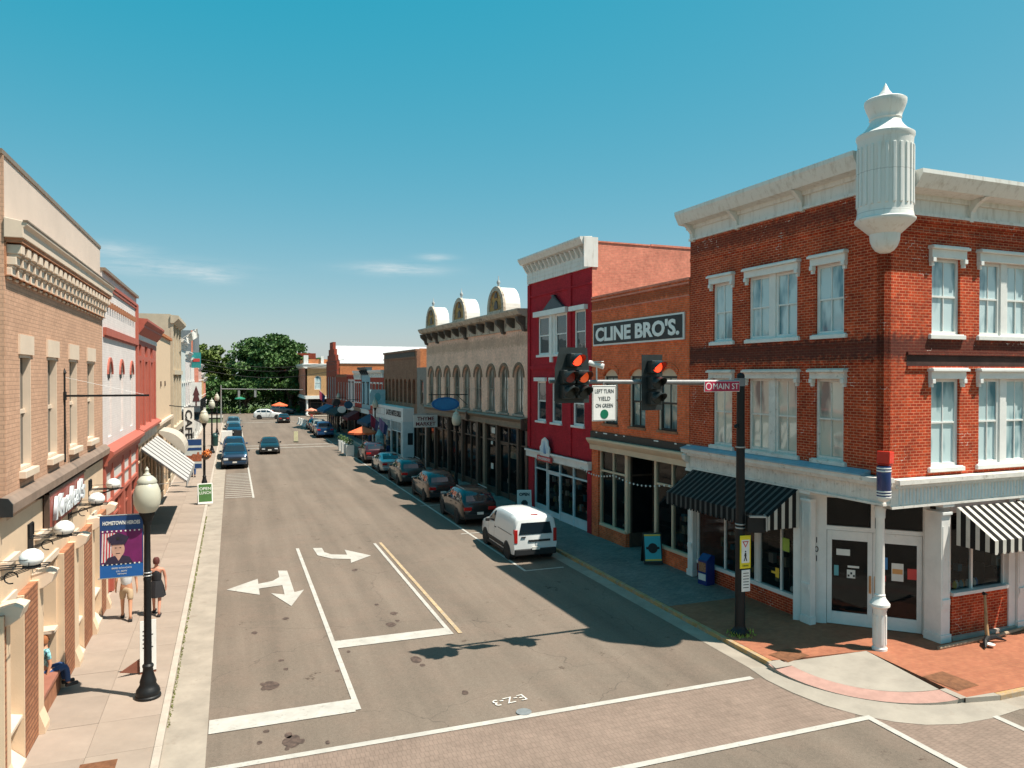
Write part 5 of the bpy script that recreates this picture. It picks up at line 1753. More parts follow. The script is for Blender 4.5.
b = MB(); b.box(yl(15.68), WA + .06, -.375, -.30, 9.97, 10.0); b.build('ledge_flashing', M_TANM, la)
b = MB(); b.box(yl(15.75), WA - .02, .04, .34, 10.02, 11.16); b.build('parapet', M_CREAM, la)
b = MB(); b.box(yl(15.7), WA, .015, .40, 11.16, 11.25); b.build('coping', M_TANM, la)
shell(la, yl(15.75), WA, .34, 13, 4.6, 11.0, M_BRK_TAN, M_ROOFD, par=.9)
b = MB(); b.box(0, .2, .05, 13, 0, 4.7); b.box(WA - .2, WA, .05, 13, 0, 4.6); b.box(0, WA, 12.8, 13, 0, 4.6); b.box(0, .75, .0, 13, 4.7, 4.8); b.build('lower_wall', M_BRK_TAN, la)
b = MB(); b.box(yl(15.75) - .012, yl(15.75) + .02, .006, .36, 4.8, 11.14); b.build('corner_return', M_BRK_TAN, la)
b = MB(); b.box(-.012, .02, .006, 1.0, 0, 4.7); b.build('corner_return', M_CREAMP, la)
# brown gutter canopy
b = MB(); b.prism([(0, 5.06), (-.08, 5.05), (-.19, 4.94), (-.19, 4.78), (-.15, 4.78), (-.05, 4.80), (0, 4.72)], 'x', yl(15.3), WA + .1); b.build('canopy', mat('brown_gutter', (.23, .165, .125), .65, .2, 2), la)
b = MB(); b.prism([(0, 5.08), (-.14, 5.06), (-.21, 4.96), (-.21, 4.74), (0, 4.74)], 'x', yl(15.26), yl(15.3)); b.build('canopy_end', M_BLACKT, la)
# stucco fascia over the piers
wall_front(la, 0, WA, 3.10, 4.70, [], M_CREAMP, .25, name='fascia')
for a, c in ((15.38, 16.22), (17.8, 19.8), (21.6, 22.25), (23.95, 25.0)):
    b = MB(); b.box(yl(a) - .05, yl(c) + .05, -.10, .0, 3.84, 3.94); b.build('trim', M_TRIMC, la)
    b = MB(); b.box(yl(a) - .02, yl(c) + .02, -.05, .0, 3.10, 3.24); b.build('trim', M_TRIMC, la)
piers = [(14.98, 15.10, .22), (16.3, 17.35, .42), (19.85, 21.05, .5), (22.3, 23.55, .36), (25.1, 26.0, .3)]
for a, c, st_ in piers:
    b = MB(); b.box(yl(a), yl(c), -.14, .25, 0, 3.10); b.build('brick_pier', M_PIER, la)
    b = MB(); b.box(yl(c), yl(c) + st_, -.15, .25, 0, 3.10); b.box(yl(a) - .06, yl(a), -.145, .25, 0, 3.10)
    b.prism([(-.15, 0), (-.25, 0), (-.25, .12), (-.15, .42)], 'x', yl(c), yl(c) + st_); b.build('pier_trim', M_CREAMP, la)
    b = MB(); m_ = yl(c) + st_ * .8
    b.prism([(.0, 3.22), (-.26, 3.26), (-.42, 3.20), (-.36, 3.02), (-.22, 2.92), (.0, 2.86)], 'x', m_ - .24, m_ + .24)
    b.build('capital', M_TRIMC, la, bevel=.015)
# bays
for (a, c, zs, y_, pn) in ((15.38, 16.22, .95, .18, 1), (21.6, 22.22, 1.0, .18, 1), (23.95, 25.02, 1.0, .18, 1)):
    w = sash(la, yl(a), yl(c), zs, 3.10, M_TRIMC, G_DARK, y=y_, fr=.10, cols=1, rows=1)
    b = MB(); b.box(yl(a), yl(c), y_, .3, 0, zs); b.build('bay_panel', M_CREAMP, la)
    b = MB(); b.prism([(.2, zs), (-.12, zs - .07), (-.12, zs - .13), (.2, zs - .1)], 'x', yl(a) - .05, yl(c) + .05)
    b.prism([(.18, .38), (-.18, .05), (-.18, 0), (.18, 0)], 'x', yl(a), yl(c)); b.build('sill', M_TRIMC, w)
# deep display recess with a ledge
b = MB(); b.box(yl(17.7), yl(19.9), 1.0, 1.1, 0, 3.1); b.box(yl(19.72), yl(19.84), .0, 1.0, 0, 3.1); b.box(yl(17.7), yl(17.8), .25, 1.0, 0, 3.1)
b.build('recess_wall', M_CREAMP, la)
b = MB(); b.box(yl(18.1), yl(19.5), .97, .995, .9, 2.9); b.build('dark_window', G_DARK, la)
b = MB(); b.box(yl(19.3), yl(19.72), -.04, .5, 1.42, 1.49); b.build('bay_sill', M_TRIMC, la)
b = MB(); b.box(yl(17.8), yl(19.72), -.08, 1.0, .0, .50); b.build('ledge_base', M_BRK_PIER2, la)
b = MB(); b.box(yl(17.78), yl(19.84), -.14, 1.0, .50, .58); b.build('ledge', mat('brown_ledge', (.30, .12, .08), .6, .15), la)

kn = thing('shop_sign', 'brick red fascia sign with raised silver script reading Knakal\'s under the brown canopy', 'sign', (LX + .06, 20.55, 4.30), pi / 2)
b = MB(); b.prism([(-2.05, .36), (2.05, .36), (2.05, -.22), (1.6, -.36), (.8, -.40), (-.8, -.40), (-1.6, -.42), (-2.05, -.34)], 'y', -.05, .03)
b.build('board', mat('sign_red', (.28, .055, .035), .5, .12, 2), kn)
b = MB(); b.prism([(-2.10, .40), (2.10, .40), (2.10, .355), (-2.10, .355)], 'y', -.08, .03); b.box(-2.10, -2.04, -.07, .03, -.36, .40); b.build('edge_trim', M_BROWNM, kn)
text('lettering', "Knakal's", .8, mat('silver_letters', (.62, .66, .68), .4, .1), kn, (0, -.10, .0), depth=.035, width=3.5, height=.52, shear=.25, bold=.02)

# globe lamps on iron brackets
def wall_lamp(y, lab):
    t = thing('wall_lamp', lab, 'lamp', (LX, y, 3.98), 0, 'globe lamps along the cream shop front')
    b = MB()
    for dy in (-.16, 0, .16):
        b.tube((0, dy, .0), (.85, dy, .0), .010, n=6)
        b.tube((0.02, dy, -.22), (.60, dy, -.03), .008, n=6)
    for xx in (.05, .35, .62, .84):
        b.tube((xx, -.17, 0), (xx, .17, 0), .010, n=6)
    b.box(0, .02, -.2, .2, -.32, .28)
    b.tube((.03, -.18, .02), (.03, -.18, .26), .010); b.tube((.03, .18, .02), (.03, .18, .26), .010); b.tube((.03, -.18, .26), (.03, .18, .26), .01)
    b.tube((.03, -.18, .14), (.6, -.18, .14), .006, n=5); b.tube((.6, -.18, .14), (.6, -.18, 0), .006, n=5)
    for k in range(8):
        a0, a1 = pi * k / 5, pi * (k + 1) / 5
        b.tube((.30 + .1 * cos(a0), 0, -.18 + .1 * sin(a0)), (.30 + .1 * cos(a1), 0, -.18 + .1 * sin(a1)), .012, n=5)
    b.build('bracket', M_IRON, t)
    b = MB(); b.lathe([(.0, -.02), (.10, -.01), (.165, .03), (.19, .09), (.18, .16), (.135, .22), (.07, .26), (0, .27)], .60, 0, 20, .02)
    b.build('globe', mat('opal_glass', (.80, .79, .76), .25, .03, 2, spec=.6), t, smooth=True)
    b = MB(); b.lathe([(.10, 0), (.14, .02), (.14, .05), (.1, .06)], .60, 0, 12, -.04); b.build('fitter', M_IRON, t)
    return t


for y, lab in ((14.75, 'nearest white globe wall lamp at the very left edge over a pier'), (17.4, 'white globe wall lamp just below the left end of the red script sign'),
               (21.3, 'white globe wall lamp beside the right end of the red script sign'), (24.1, 'farthest of the four white globe wall lamps next to the white panelled front')):
    wall_lamp(y, lab)
# iron sign arm
t = thing('sign_arm', 'long bare iron sign arm with finial sticking out of the tan brick wall', 'sign bracket', (LX, 20.7, 6.72))
b = MB(); b.box(0, 1.86, -.02, .02, -.025, .025); b.tube((.02, 0, -1.6), (.02, 0, .55), .022); b.lathe([(.02, 0), (.045, .04), (.02, .1), (0, .16)], .02, 0, 8, .52)
b.box(.0, .05, -.07, .07, -.1, .1); b.build('arm', M_IRON, t)
b = MB(); b.tube((.02, 0, .45), (1.75, 0, .02), .004, n=4); b.build('stay_wire', M_STEEL, t)

# ---- white and salmon front
t = lrow('white_salmon_building', 'white painted brick building with salmon red trim and three small arched heads', 'building', 26.5)
W_ = 9.0
Y = lambda y: y - 26.5
holes = [arch_pts(Y(c) - .42, Y(c) + .42, 5.2, 7.68, .42, 10) for c in (27.95, 30.75, 33.7)]
wall_front(t, 0, W_, 4.4, 10.5, holes, M_BRK_WHITE, .12)
for c in (27.95, 30.75, 33.7):
    b = MB(); b.prism(arch_pts(Y(c) - .45, Y(c) + .45, 5.15, 7.25, 0), 'y', .05, .1); bb = b.build('blind_window', M_BRK_WHITE, t)
    b = MB(); b.prism(arch_pts(Y(c) - .30, Y(c) + .30, 7.12, 7.52, .28, 10), 'y', .02, .06); b.build('niche', M_BLACKT, bb)
    b = MB(); oc = arch_pts(Y(c) - .43, Y(c) + .43, 7.0, 7.69, .43, 12)[2:]; zc = 7.69 - .43
    o2 = [(Y(c) + (p[0] - Y(c)) * 1.3, zc + (p[1] - zc) * 1.3) for p in oc]
    for i in range(len(oc) - 1): b.prism([oc[i], oc[i + 1], o2[i + 1], o2[i]], 'y', -.05, .01)
    b.build('arch_hood', M_TRIMR, bb)
b = MB(); b.box(.1, W_ - .1, -.10, .02, 8.50, 8.74); b.box(.1, W_ - .1, -.04, .02, 8.44, 8.5); b.box(W_ - .42, W_ - .02, -.09, .02, 4.8, 10.2); b.box(.1, W_ - .02, -.07, .02, 10.14, 10.24); b.box(.1, W_, -.05, .02, 10.02, 10.06)
b.build('salmon_band', M_TRIMR, t)
k0 = None
for i in range(15):
    if k0 is None:
        b = MB(); b.box(0, .14, -.10, .01, 9.44, 9.62); k0 = b.build('dentil', M_BRK_PIER2, t, loc=(.5, 0, 0))
    else: inst(k0, (.5 + i * .53, 0, 0), t)
b = MB(); b.box(-.02, W_ + .02, -.10, .3, 10.5, 10.6); b.build('coping', M_TANM, t)
shell(t, 0.02, W_ - .02, .12, 13, 0, 10.45, M_BRK_WHITE, M_ROOFD)
b = MB(); b.prism([(0, 4.95), (-.30, 4.80), (-.30, 4.70), (-.14, 4.50), (-.12, 4.36), (0, 4.36)], 'x', 0, W_); b.build('shop_cornice', M_TRIMR, t)
M_PALE = mat('pale_panel', (.62, .60, .56), .5, .06, 2)
b = MB(); b.box(.2, W_ - .2, .02, .1, 3.1, 4.36); pl = b.build('sign_panels', M_PALE, t)
b = MB()
for xx in (.15, 1.75, 4.4, 6.4, 8.75): b.box(xx - .12, xx + .12, -.06, .12, 0, 4.36)
b.box(.1, W_ - .1, -.05, .1, 3.0, 3.14); b.box(.1, W_ - .1, -.03, .1, 4.05, 4.36); b.box(.1, W_ - .1, -.03, .05, 3.62, 3.68)
b.build('salmon_frame', M_TRIMR, t)
shop(t, .28, W_ - .2, 3.0, M_TRIMR, 5, door=2, bulk=.6, y=.06, transom=.6, seed=101)
# ---- red front
t = lrow('salmon_red_building', 'salmon red front with three tall white window panels and white frieze on the left row', 'building', 35.55)
W_ = 8.6
M_PANELW = mat('white_infill', (.68, .64, .60), .6, .06, 2)
holes = []
cs2 = [1.15, 3.75, 6.3]
for c in cs2:
    holes.append([(c - .62, 5.0), (c + .62, 5.0), (c + .62, 7.88), (c - .62, 7.88)]); holes.append([(c - .62, 8.1), (c + .62, 8.1), (c + .62, 8.6), (c - .62, 8.6)])
wall_front(t, 0, W_, 4.2, 9.6, holes, M_TRIMR, .2)
for c in cs2:
    w = sash(t, c - .62, c + .62, 5.0, 7.88, M_PANELW, G_DARK, y=.10, fr=.22, cols=1, rows=2)
    b = MB(); b.box(c - .62, c + .62, .12, .18, 8.1, 8.6); b.build('white_panel', M_PANELW, t)
for c in (0.2, 2.45, 5.05, 7.6):
    b = MB(); b.box(c - .22, c + .22, -.07, .01, 4.9, 7.95); b.build('pilaster', M_TRIMR, t)
b = MB(); b.box(0, W_, -.05, .01, 8.78, 9.0); b.build('frieze', M_PANELW, t)
b = MB(); b.prism([(0, 9.0), (-.08, 9.0), (-.30, 9.3), (-.30, 9.38), (-.42, 9.55), (-.42, 9.65), (.3, 9.70), (.3, 9)], 'x', -.05, W_); b.build('cornice', M_TRIMR, t)
shell(t, 0.02, W_ - .02, .2, 12, 0, 9.5, M_BRK_SALM, M_ROOFD)
b = MB(); b.prism([(0, 4.98), (-.26, 4.85), (-.26, 4.75), (0, 4.66)], 'x', 0, W_); b.build('ledge', M_TRIMR, t)
b = MB()
for i in range(6): b.box(.1 + i * 1.42, 1.45 + i * 1.42, -.03, .02, 4.22, 4.62)
b.build('transom_panel', mat('grey_glass_tile', (.35, .33, .30), .3, .2), t)
shop(t, .1, W_ - .1, 4.2, M_CREAMP, 5, door=3, bulk=.5, y=.06, transom=.8, seed=103)
# ---- cream front
t = lrow('cream_building', 'plain cream stucco front with orange coping beyond the red one', 'building', 44.2)
W_ = 10.0
wall_front(t, 0, W_, 3.3, 9.5, [], mat('warm_cream', (.66, .49, .33), .8, .06), .25)
b = MB(); b.box(-.02, W_ + .02, -.12, .4, 9.5, 9.66); b.build('coping', M_BRK_ORANGE, t)
b = MB(); b.box(0, W_, -.18, .02, 4.5, 4.66); b.build('ledge', M_TRIMC, t)
b = MB(); b.box(2.4, 2.7, -.05, .02, 6.6, 6.9); b.build('lamp_box', M_BROWNM, t)
b = MB(); b.box(5.2, 5.5, -.05, .02, 6.6, 6.9); b.build('lamp_box', M_BROWNM, t)
shell(t, 0.02, W_ - .02, .25, 12, 0, 9.4, M_CREAM, M_ROOFD)
shop(t, .1, W_ - .1, 3.3, M_CREAMP, 5, door=2, bulk=.5, y=.06, transom=.6, seed=105)
# ---- beige tall stone bank
M_BEIGE = mat('beige_stone', (.50, .42, .31), .8, .10, 1.2, .15, 20)
t = lrow('stone_building', 'tall beige stone building with flat pilasters rising above its neighbours on the left', 'building', 54.4)
W_ = 8.5
ws = [(1.5 + i * 2.7) for i in range(3)]
holes = [[(c - .55, z0), (c + .55, z0), (c + .55, z1), (c - .55, z1)] for c in ws for z0, z1 in ((8.0, 10.2), (4.9, 7.0))]
wall_front(t, 0, W_, 3.4, 11.3, holes, M_BEIGE, .3)
for c in ws:
    for z0, z1 in ((8.0, 10.2), (4.9, 7.0)):
        sash(t, c - .55, c + .55, z0, z1, M_TRIMC, G_DARK, y=.15, cols=1, rows=2)
for c in (.2, 2.85, 5.5, 8.2):
    b = MB(); b.box(c - .22, c + .22, -.16, .01, 3.4, 10.7); b.build('pilaster', M_BEIGE, t)
b = MB(); b.prism([(0, 10.7), (-.2, 10.7), (-.5, 11.0), (-.5, 11.2), (0, 11.25)], 'x', -.1, W_ + .1); b.box(0, W_, -.25, .02, 7.3, 7.6); b.box(0, W_, -.3, .02, 3.4, 3.8); b.build('cornice', M_BEIGE, t)
shell(t, 0, W_, .3, 14, 0, 11.3, M_BEIGE, M_ROOFD)
shop(t, .1, W_ - .1, 3.4, M_BEIGE, 3, door=1, bulk=.5, y=.1, transom=.6, seed=107)
fl = thing('flag', 'white flag hanging from a slanted pole on the tall beige stone building', 'flag', (LX + .1, 62.0, 9.9))
fl.scale = (.62, .62, .62)
b = MB(); b.tube((0, 0, 0), (2.0, 0, 1.5), .03); b.build('pole', M_WHITE, fl)
b = MB()
for i in range(8):
    a, c = i / 8, (i + 1) / 8
    f_ = lambda u: .12 * sin(u * 9)
    b.poly([(.7 + a * 1.3, f_(a), .5 + a), (.7 + c * 1.3, f_(c), .5 + c), (.9 + c * 1.2, f_(c) + .1, -.4 + c * .9), (.9 + a * 1.2, f_(a) + .1, -.4 + a * .9)])
b.build('cloth', M_WHITE, fl, norm=False)
# ---- further left fronts
fspec = [
    (63.0, 8.0, 10.0, mat('pale_grey_blue', (.55, .60, .58), .7, .08), 3, 'pale_blue_building', 'pale blue grey front with iron balcony beyond the tall stone building'),
    (71.1, 6.6, 9.3, M_BRK_WHITE, 2, 'white_brick_building', 'white painted brick front with dark arched emblem on the left row'),
    (77.8, 9.5, 8.9, mat('soft_white_stucco', (.70, .66, .62), .7, .06), 3, 'white_stucco_building', 'white stucco front carrying the teal sign, far down the left row'),
    (98.2, 9.0, 8.6, mat('pink_stucco', (.62, .40, .34), .7, .08), 3, 'pink_building', 'pinkish stucco front with white cornice near the far trees'),
    (107.3, 8.0, 7.6, M_BRK_YEL, 3, 'ochre_building', 'small ochre brick front near the far end of the left row'),
    (115.4, 8.5, 7.0, M_BRK_SALM, 3, 'last_brick_building', 'last low brick front of the left row before the far trees'),
]
for i, (y0, w_, top, m_, n, nm, lab) in enumerate(fspec):
    t = lrow(nm, lab, 'building', y0)
    front(t, .02, w_ - .02, top, m_, wins=[(w_ / n) * (k + .5) for k in range(n)], win_z=(4.6, 6.6), cor=(.6, .35), nshop=3, seed=110 + i, hood=M_WHITE, ww=.9)
t = lrow('slate_roofed_building', 'tall grey slate hung building with a red brick edge above the left row', 'building', 87.4)
M_SL = mat('grey_slate', (.16, .18, .19), .7, .15, 2)
wall_front(t, 0, 10.6, 3.3, 12.1, [[(a, 5), (a + 1, 5), (a + 1, 7.2), (a, 7.2)] for a in (1.5, 4.6, 7.8)], M_BRK_SALM, .3)
for a in (1.5, 4.6, 7.8): sash(t, a, a + 1, 5, 7.2, M_WHITE, G_DARK, y=.1)
shell(t, 0, 10.6, .3, 12, 0, 12.1, M_SL, M_ROOFD)
b = MB(); b.box(-.02, 10.62, -.1, .1, 9.6, 12.2); b.build('slate_cladding', M_SL, t)
shop(t, .1, 10.5, 3.3, M_WHITE, 4, door=1, seed=120)
t = thing('blade_sign', 'teal and red square sign standing out from the white front on the left row', 'sign', (LX, 79.5, 8.0))
b = MB(); b.box(.1, .95, -.1, .1, 0, 1.5); b.build('board', mat('teal_sign', (.03, .25, .24), .5), t)
b = MB(); b.box(.2, .85, -.12, -.09, .6, .9); b.build('stripe', redn, t)
b = MB(); b.tube((0, 0, .4), (.25, 0, .4), .03); b.tube((0, 0, 1.2), (.25, 0, 1.2), .03); b.build('bracket', M_IRON, t)
t = thing('blade_sign', 'white vertical sign with dark tree shaped emblem below the teal sign', 'sign', (LX, 76.8, 4.0))
b = MB(); b.box(.12, 1.1, -.05, .05, 0, 2.6); b.build('board', M_WHITE, t)
b = MB(); b.prism([(.30, .8), (.95, .8), (.80, 1.4), (.92, 1.4), (.62, 2.3), (.33, 1.4), (.45, 1.4)], 'y', -.07, -.05); b.box(.56, .68, -.07, -.05, .4, .8); b.build('emblem', mat('maroon', (.10, .03, .03), .6), t)
b = MB(); b.tube((0, 0, .4), (.25, 0, .4), .03); b.tube((0, 0, 2.6), (.25, 0, 2.6), .03); b.build('bracket', M_IRON, t)
# balcony + dark awning on the pale blue building
t = thing('balcony', 'thin iron balcony railing over a dark sloping canopy on the pale blue front', 'balcony', (LX, 63.3, 4.4), pi / 2)
b = MB(); b.box(0, 13, -1.5, 0, -.1, 0); b.build('deck', M_IRON, t)
b = MB(); b.box(0, 13, -1.5, -1.46, .9, .95); b.box(0, 13, -1.5, -1.46, .1, .14)
for i in range(66): b.box(i * .2, i * .2 + .02, -1.49, -1.47, 0, .9)
b.build('railing', M_IRON, t, kind='stuff')
b = MB(); b.prism([(0, .0), (-1.7, -.9), (-1.7, -.98), (0, -.1)], 'x', 0, 13); b.build('canopy', mat('dark_canopy', (.05, .04, .035), .7), t)

# striped awning over the red front
ST_W = stripe_mat('white_charcoal_stripes', (.44, .43, .41), (.05, .045, .045), 1.15, 'X', .26, wear=.08)
awning('awning', 'long white awning with thin charcoal stripes projecting from the salmon red front', None, .0, 8.0, 3.98, 2.45, 1.85, .28, ST_W, ST_W, ends=False, loc=(LX, 36.75, 0), rz=pi / 2)
t = thing('awning', 'pale domed canvas awning just beyond the striped one', 'awning', (LX, 45.2, 0), pi / 2)
b = MB(); pr = [(0, 4.2)] + [(-1.35 * sin(a), 3.1 + 1.1 * cos(a)) for a in [pi / 2 * i / 8 for i in range(1, 9)]] + [(-1.35, 2.9), (-1.31, 2.9), (0, 4.1)]
b.prism(pr, 'x', 0, 3.2); b.build('canopy', mat('pale_canvas', (.46, .41, .34), .85, .06), t)

# ================================================================== STREET LAMPS
def make_lamp():
    t = thing('street_lamp', '', 'street lamp', (0, 0, 0), 0, 'black street lamps with acorn globes along the pavements')
    b = MB()
    b.lathe([(.27, 0), (.27, .05), (.245, .07), (.255, .13), (.24, .19), (.20, .24), (.17, .30), (.175, .36), (.15, .44), (.115, .56), (.105, .66), (.12, .69), (.12, .72), (.085, .76)], 0, 0, 20)
    for k in range(10):
        a = 2 * pi * k / 10
        b.box(.13, .165, -.018, .018, .30, .58, Matrix.Rotation(a, 4, 'Z') @ Matrix.Rotation(radians(-6), 4, 'Y'))
    b.build('base', M_IRON, t, smooth=True, sharp=35)
    b = MB(); b.lathe([(.085, .74), (.078, 2.6), (.088, 2.64), (.088, 2.68), (.075, 2.7), (.066, 3.85), (.09, 3.9), (.09, 3.94), (.13, 4.05), (.17, 4.10), (.17, 4.16)], 0, 0, 14, mod=lambda i, z: 1 if i % 2 else .94)
    b.build('pole', M_IRON, t, smooth=True, sharp=60)
    b = MB(); b.lathe([(.17, 4.16), (.23, 4.24), (.275, 4.36), (.285, 4.50), (.27, 4.64), (.225, 4.76), (.18, 4.82)], 0, 0, 24)
    b.build('globe', mat('milky_acrylic', (.50, .48, .38), .3, .05, 2, spec=.6), t, smooth=True)
    b = MB(); b.lathe([(.205, 4.81), (.21, 4.84), (.18, 4.90), (.13, 4.95), (.075, 4.98), (.08, 5.0), (.045, 5.03), (.035, 5.08), (.045, 5.11), (.0, 5.18)], 0, 0, 20)
    b.build('globe_cap', mat('pale_cap', (.46, .45, .37), .4, .1), t, smooth=True, sharp=50)
    return t


lamp0 = make_lamp()
lamp_spots = [(-1.79, 18.55, 'nearest black street lamp carrying the blue hometown heroes banner'),
              (-1.70, 52.4, 'black street lamp with orange flower basket next to the tall cafe sign'),
              (-1.78, 75.4, 'black street lamp behind the parked blue pickup on the left pavement'),
              (-1.75, 99.0, 'small far street lamp beyond the green bin on left pavement'),
              (12.95, 44.5, 'street lamp on right pavement in front of the arched building'),
              (12.85, 72, 'street lamp in shade by the orange umbrella on the right pavement'),
              (12.8, 98, 'far street lamp on right pavement by the stepped gable building')]
for i, (x, y, lab) in enumerate(lamp_spots):
    o = lamp0 if i == 0 else dup_tree(lamp0)
    o.location = (x, y, 0); o['label'] = lab
M_ALAMP = mat('white_globe', (.70, .72, .72), .3, .03, 2, spec=.6)

# hero banner
navy = mat('banner_navy', (.012, .05, .16), .6, .06, 3)
hb = thing('banner', 'blue and purple hometown heroes banner with portrait of a capped soldier on the lamp', 'banner', (-1.87, 18.52, 2.76))
b = MB(); b.box(-.86, 0, -.006, .006, 0, 1.36); b.build('cloth', navy, hb)
b = MB(); b.box(-.84, -.02, -.009, -.005, .30, 1.04); b.build('photo_panel', mat('banner_purple', (.16, .012, .10), .6, .15, 4), hb)
b = MB(); b.box(-.86, 0, -.010, -.006, 0, .27); b.build('lower_band', mat('banner_blue', (.01, .10, .33), .6, .05), hb)
b = MB()
for i in range(5):
    xx = -.83 + i * .055
    b.poly([(xx, -.012, .34), (xx + .03, -.012, .34), (xx + .05, -.012, .98), (xx + .02, -.012, .98)])
b.build('flag_stripes', mat('flag_pale', (.65, .60, .60), .6), hb, norm=False)
b = MB()
for i in range(5):
    xx = -.80 + i * .055
    b.poly([(xx, -.013, .34), (xx + .025, -.013, .34), (xx + .045, -.013, .98), (xx + .02, -.013, .98)])
b.build('flag_stripes', mat('flag_red', (.50, .02, .03), .6), hb, norm=False)
skin_flat = mat('portrait_skin', (.55, .32, .24), .6, .12, 9)
b = MB()
b.prism([(-.50 + .13 * cos(a), .62 + .19 * sin(a)) for a in [2 * pi * i / 20 for i in range(20)]], 'y', -.016, -.012)
b.prism([(-.56, .30), (-.42, .30), (-.43, .50), (-.55, .50)], 'y', -.0155, -.012); b.build('portrait_face', skin_flat, hb)
b = MB(); b.prism([(-.78, .30), (-.20, .30), (-.28, .44), (-.42, .48), (-.49, .36), (-.56, .48), (-.70, .44)], 'y', -.018, -.013)
b.prism([(-.66, .76), (-.34, .76), (-.28, .88), (-.50, .99), (-.72, .88)], 'y', -.020, -.013); b.prism([(-.64, .72), (-.36, .72), (-.36, .78), (-.64, .78)], 'y', -.022, -.013)
b.build('portrait_uniform', mat('uniform_dark', (.03, .02, .045), .6), hb)
b = MB(); b.box(-.56, -.53, -.018, -.016, .64, .66); b.box(-.47, -.44, -.018, -.016, .64, .66); b.box(-.54, -.46, -.018, -.016, .52, .535); b.box(-.53, -.47, -.024, -.022, .83, .89); b.build('portrait_features', dkn, hb)
b = MB()
for i in range(9):
    for z in (.29, 1.02):
        xx = -.80 + i * .09; b.prism([(xx + .02 * cos(a), z + .02 * sin(a)) for a in [2 * pi * k / 5 for k in range(5)]], 'y', -.015, -.011)
b.build('stars', M_WHITE, hb, kind='stuff')
text('lettering', 'HOMETOWN HEROES', .1, M_WHITE, hb, (-.43, -.010, 1.20), depth=.002, width=.74, height=.085, bold=.003)
text('lettering', 'SERVED WITH HONOR', .05, M_WHITE, hb, (-.43, -.014, .20), depth=.001, width=.40, height=.035)
text('lettering', 'U.S. ARMY', .05, M_WHITE, hb, (-.43, -.014, .13), depth=.001, width=.22, height=.035)
text('lettering', 'VIETNAM', .05, M_WHITE, hb, (-.43, -.014, .07), depth=.001, width=.18, height=.03)
b = MB(); b.tube((-.90, 0, 1.37), (.10, 0, 1.37), .012); b.tube((-.90, 0, -.01), (.10, 0, -.01), .012); b.build('rod', M_STEEL, hb)
b = MB()
for z in (1.33, 1.41, -.04, .03): b.lathe([(.085, z), (.095, z + .008), (.095, z + .02), (.085, z + .028)], .08, .03, 14)
b.build('clamp', M_STEEL, hb)

# cafe sign and picture banner, flower basket
t = thing('vertical_sign', 'tall white vertical sign lettered CAFE in black above a picture banner', 'sign', (-2.95, 53.0, 0))
b = MB(); b.box(0, .62, -.06, .06, 3.15, 5.15); b.build('board', M_WHITE, t)
text('lettering', 'CAFE', .75, dkn, t, (.31, -.07, 4.05), rot=(pi / 2, pi / 2, 0), depth=.008, width=1.9, height=.42, bold=.02)
b = MB(); b.tube((.3, 0, 5.15), (-.85, 0, 5.3), .03); b.tube((.3, 0, 3.2), (-.85, 0, 3.2), .03); b.build('bracket', M_IRON, t)
t = thing('banner', 'blue and brick coloured picture banner hung from the second lamp under the cafe sign', 'banner', (-1.78, 50.2, 1.5))
b = MB(); b.box(-.98, 0, -.01, .01, 0, 1.78); b.build('cloth', mat('banner_sky', (.55, .58, .55), .6), t)
for q0, q1 in ((1.42, 1.78), (1.1, 1.28), (0, .28)):
    b = MB(); b.box(-.98, 0, -.014, -.009, q0, q1); b.build('blue_band', navy, t)
b = MB(); b.prism([(-.98, .42), (0, .42), (0, .85), (-.12, .85), (-.14, 1.0), (-.25, 1.0), (-.28, .86), (-.5, .9), (-.6, .78), (-.98, .82)], 'y', -.014, -.009); b.build('picture', mat('print_brick', (.36, .11, .05), .6, .4, 8), t)
b = MB(); b.tube((-1.0, 0, 1.8), (.08, 0, 1.8), .015); b.tube((-1.0, 0, -.02), (.08, 0, -.02), .015); b.build('rod', M_STEEL, t)


def leaf_ball(b, c, r, n, s, rnd, flat=1.0):
    for i in range(n):
        d = Vector((rnd.gauss(0, 1), rnd.gauss(0, 1), rnd.gauss(0, 1))).normalized()
        p = Vector(c) + Vector((d.x * r, d.y * r, d.z * r * flat)) * (rnd.random() ** .4)
        a = Vector((rnd.uniform(-1, 1), rnd.uniform(-1, 1), rnd.uniform(-1, 1))).normalized()
        u = a.orthogonal().normalized() * s * rnd.uniform(.6, 1.3); v = a.cross(u).normalized() * s * rnd.uniform(.4, .9)
        b.poly([p - u, p + v, p + u, p - v])


rnd = random.Random(5)
t = thing('hanging_basket', 'round hanging basket of orange flowers on the second left street lamp', 'flower basket', (-1.62, 52.25, 2.0))
b = MB(); leaf_ball(b, (0, 0, .15), .42, 260, .06, rnd, .8); b.build('flowers', mat('orange_petals', (.70, .20, .03), .7, .3, 9), t, norm=False, kind='stuff')
b = MB(); b.lathe([(.1, -.2), (.3, -.05), (.36, .1)], 0, 0, 12); b.build('basket', M_BROWNM, t)

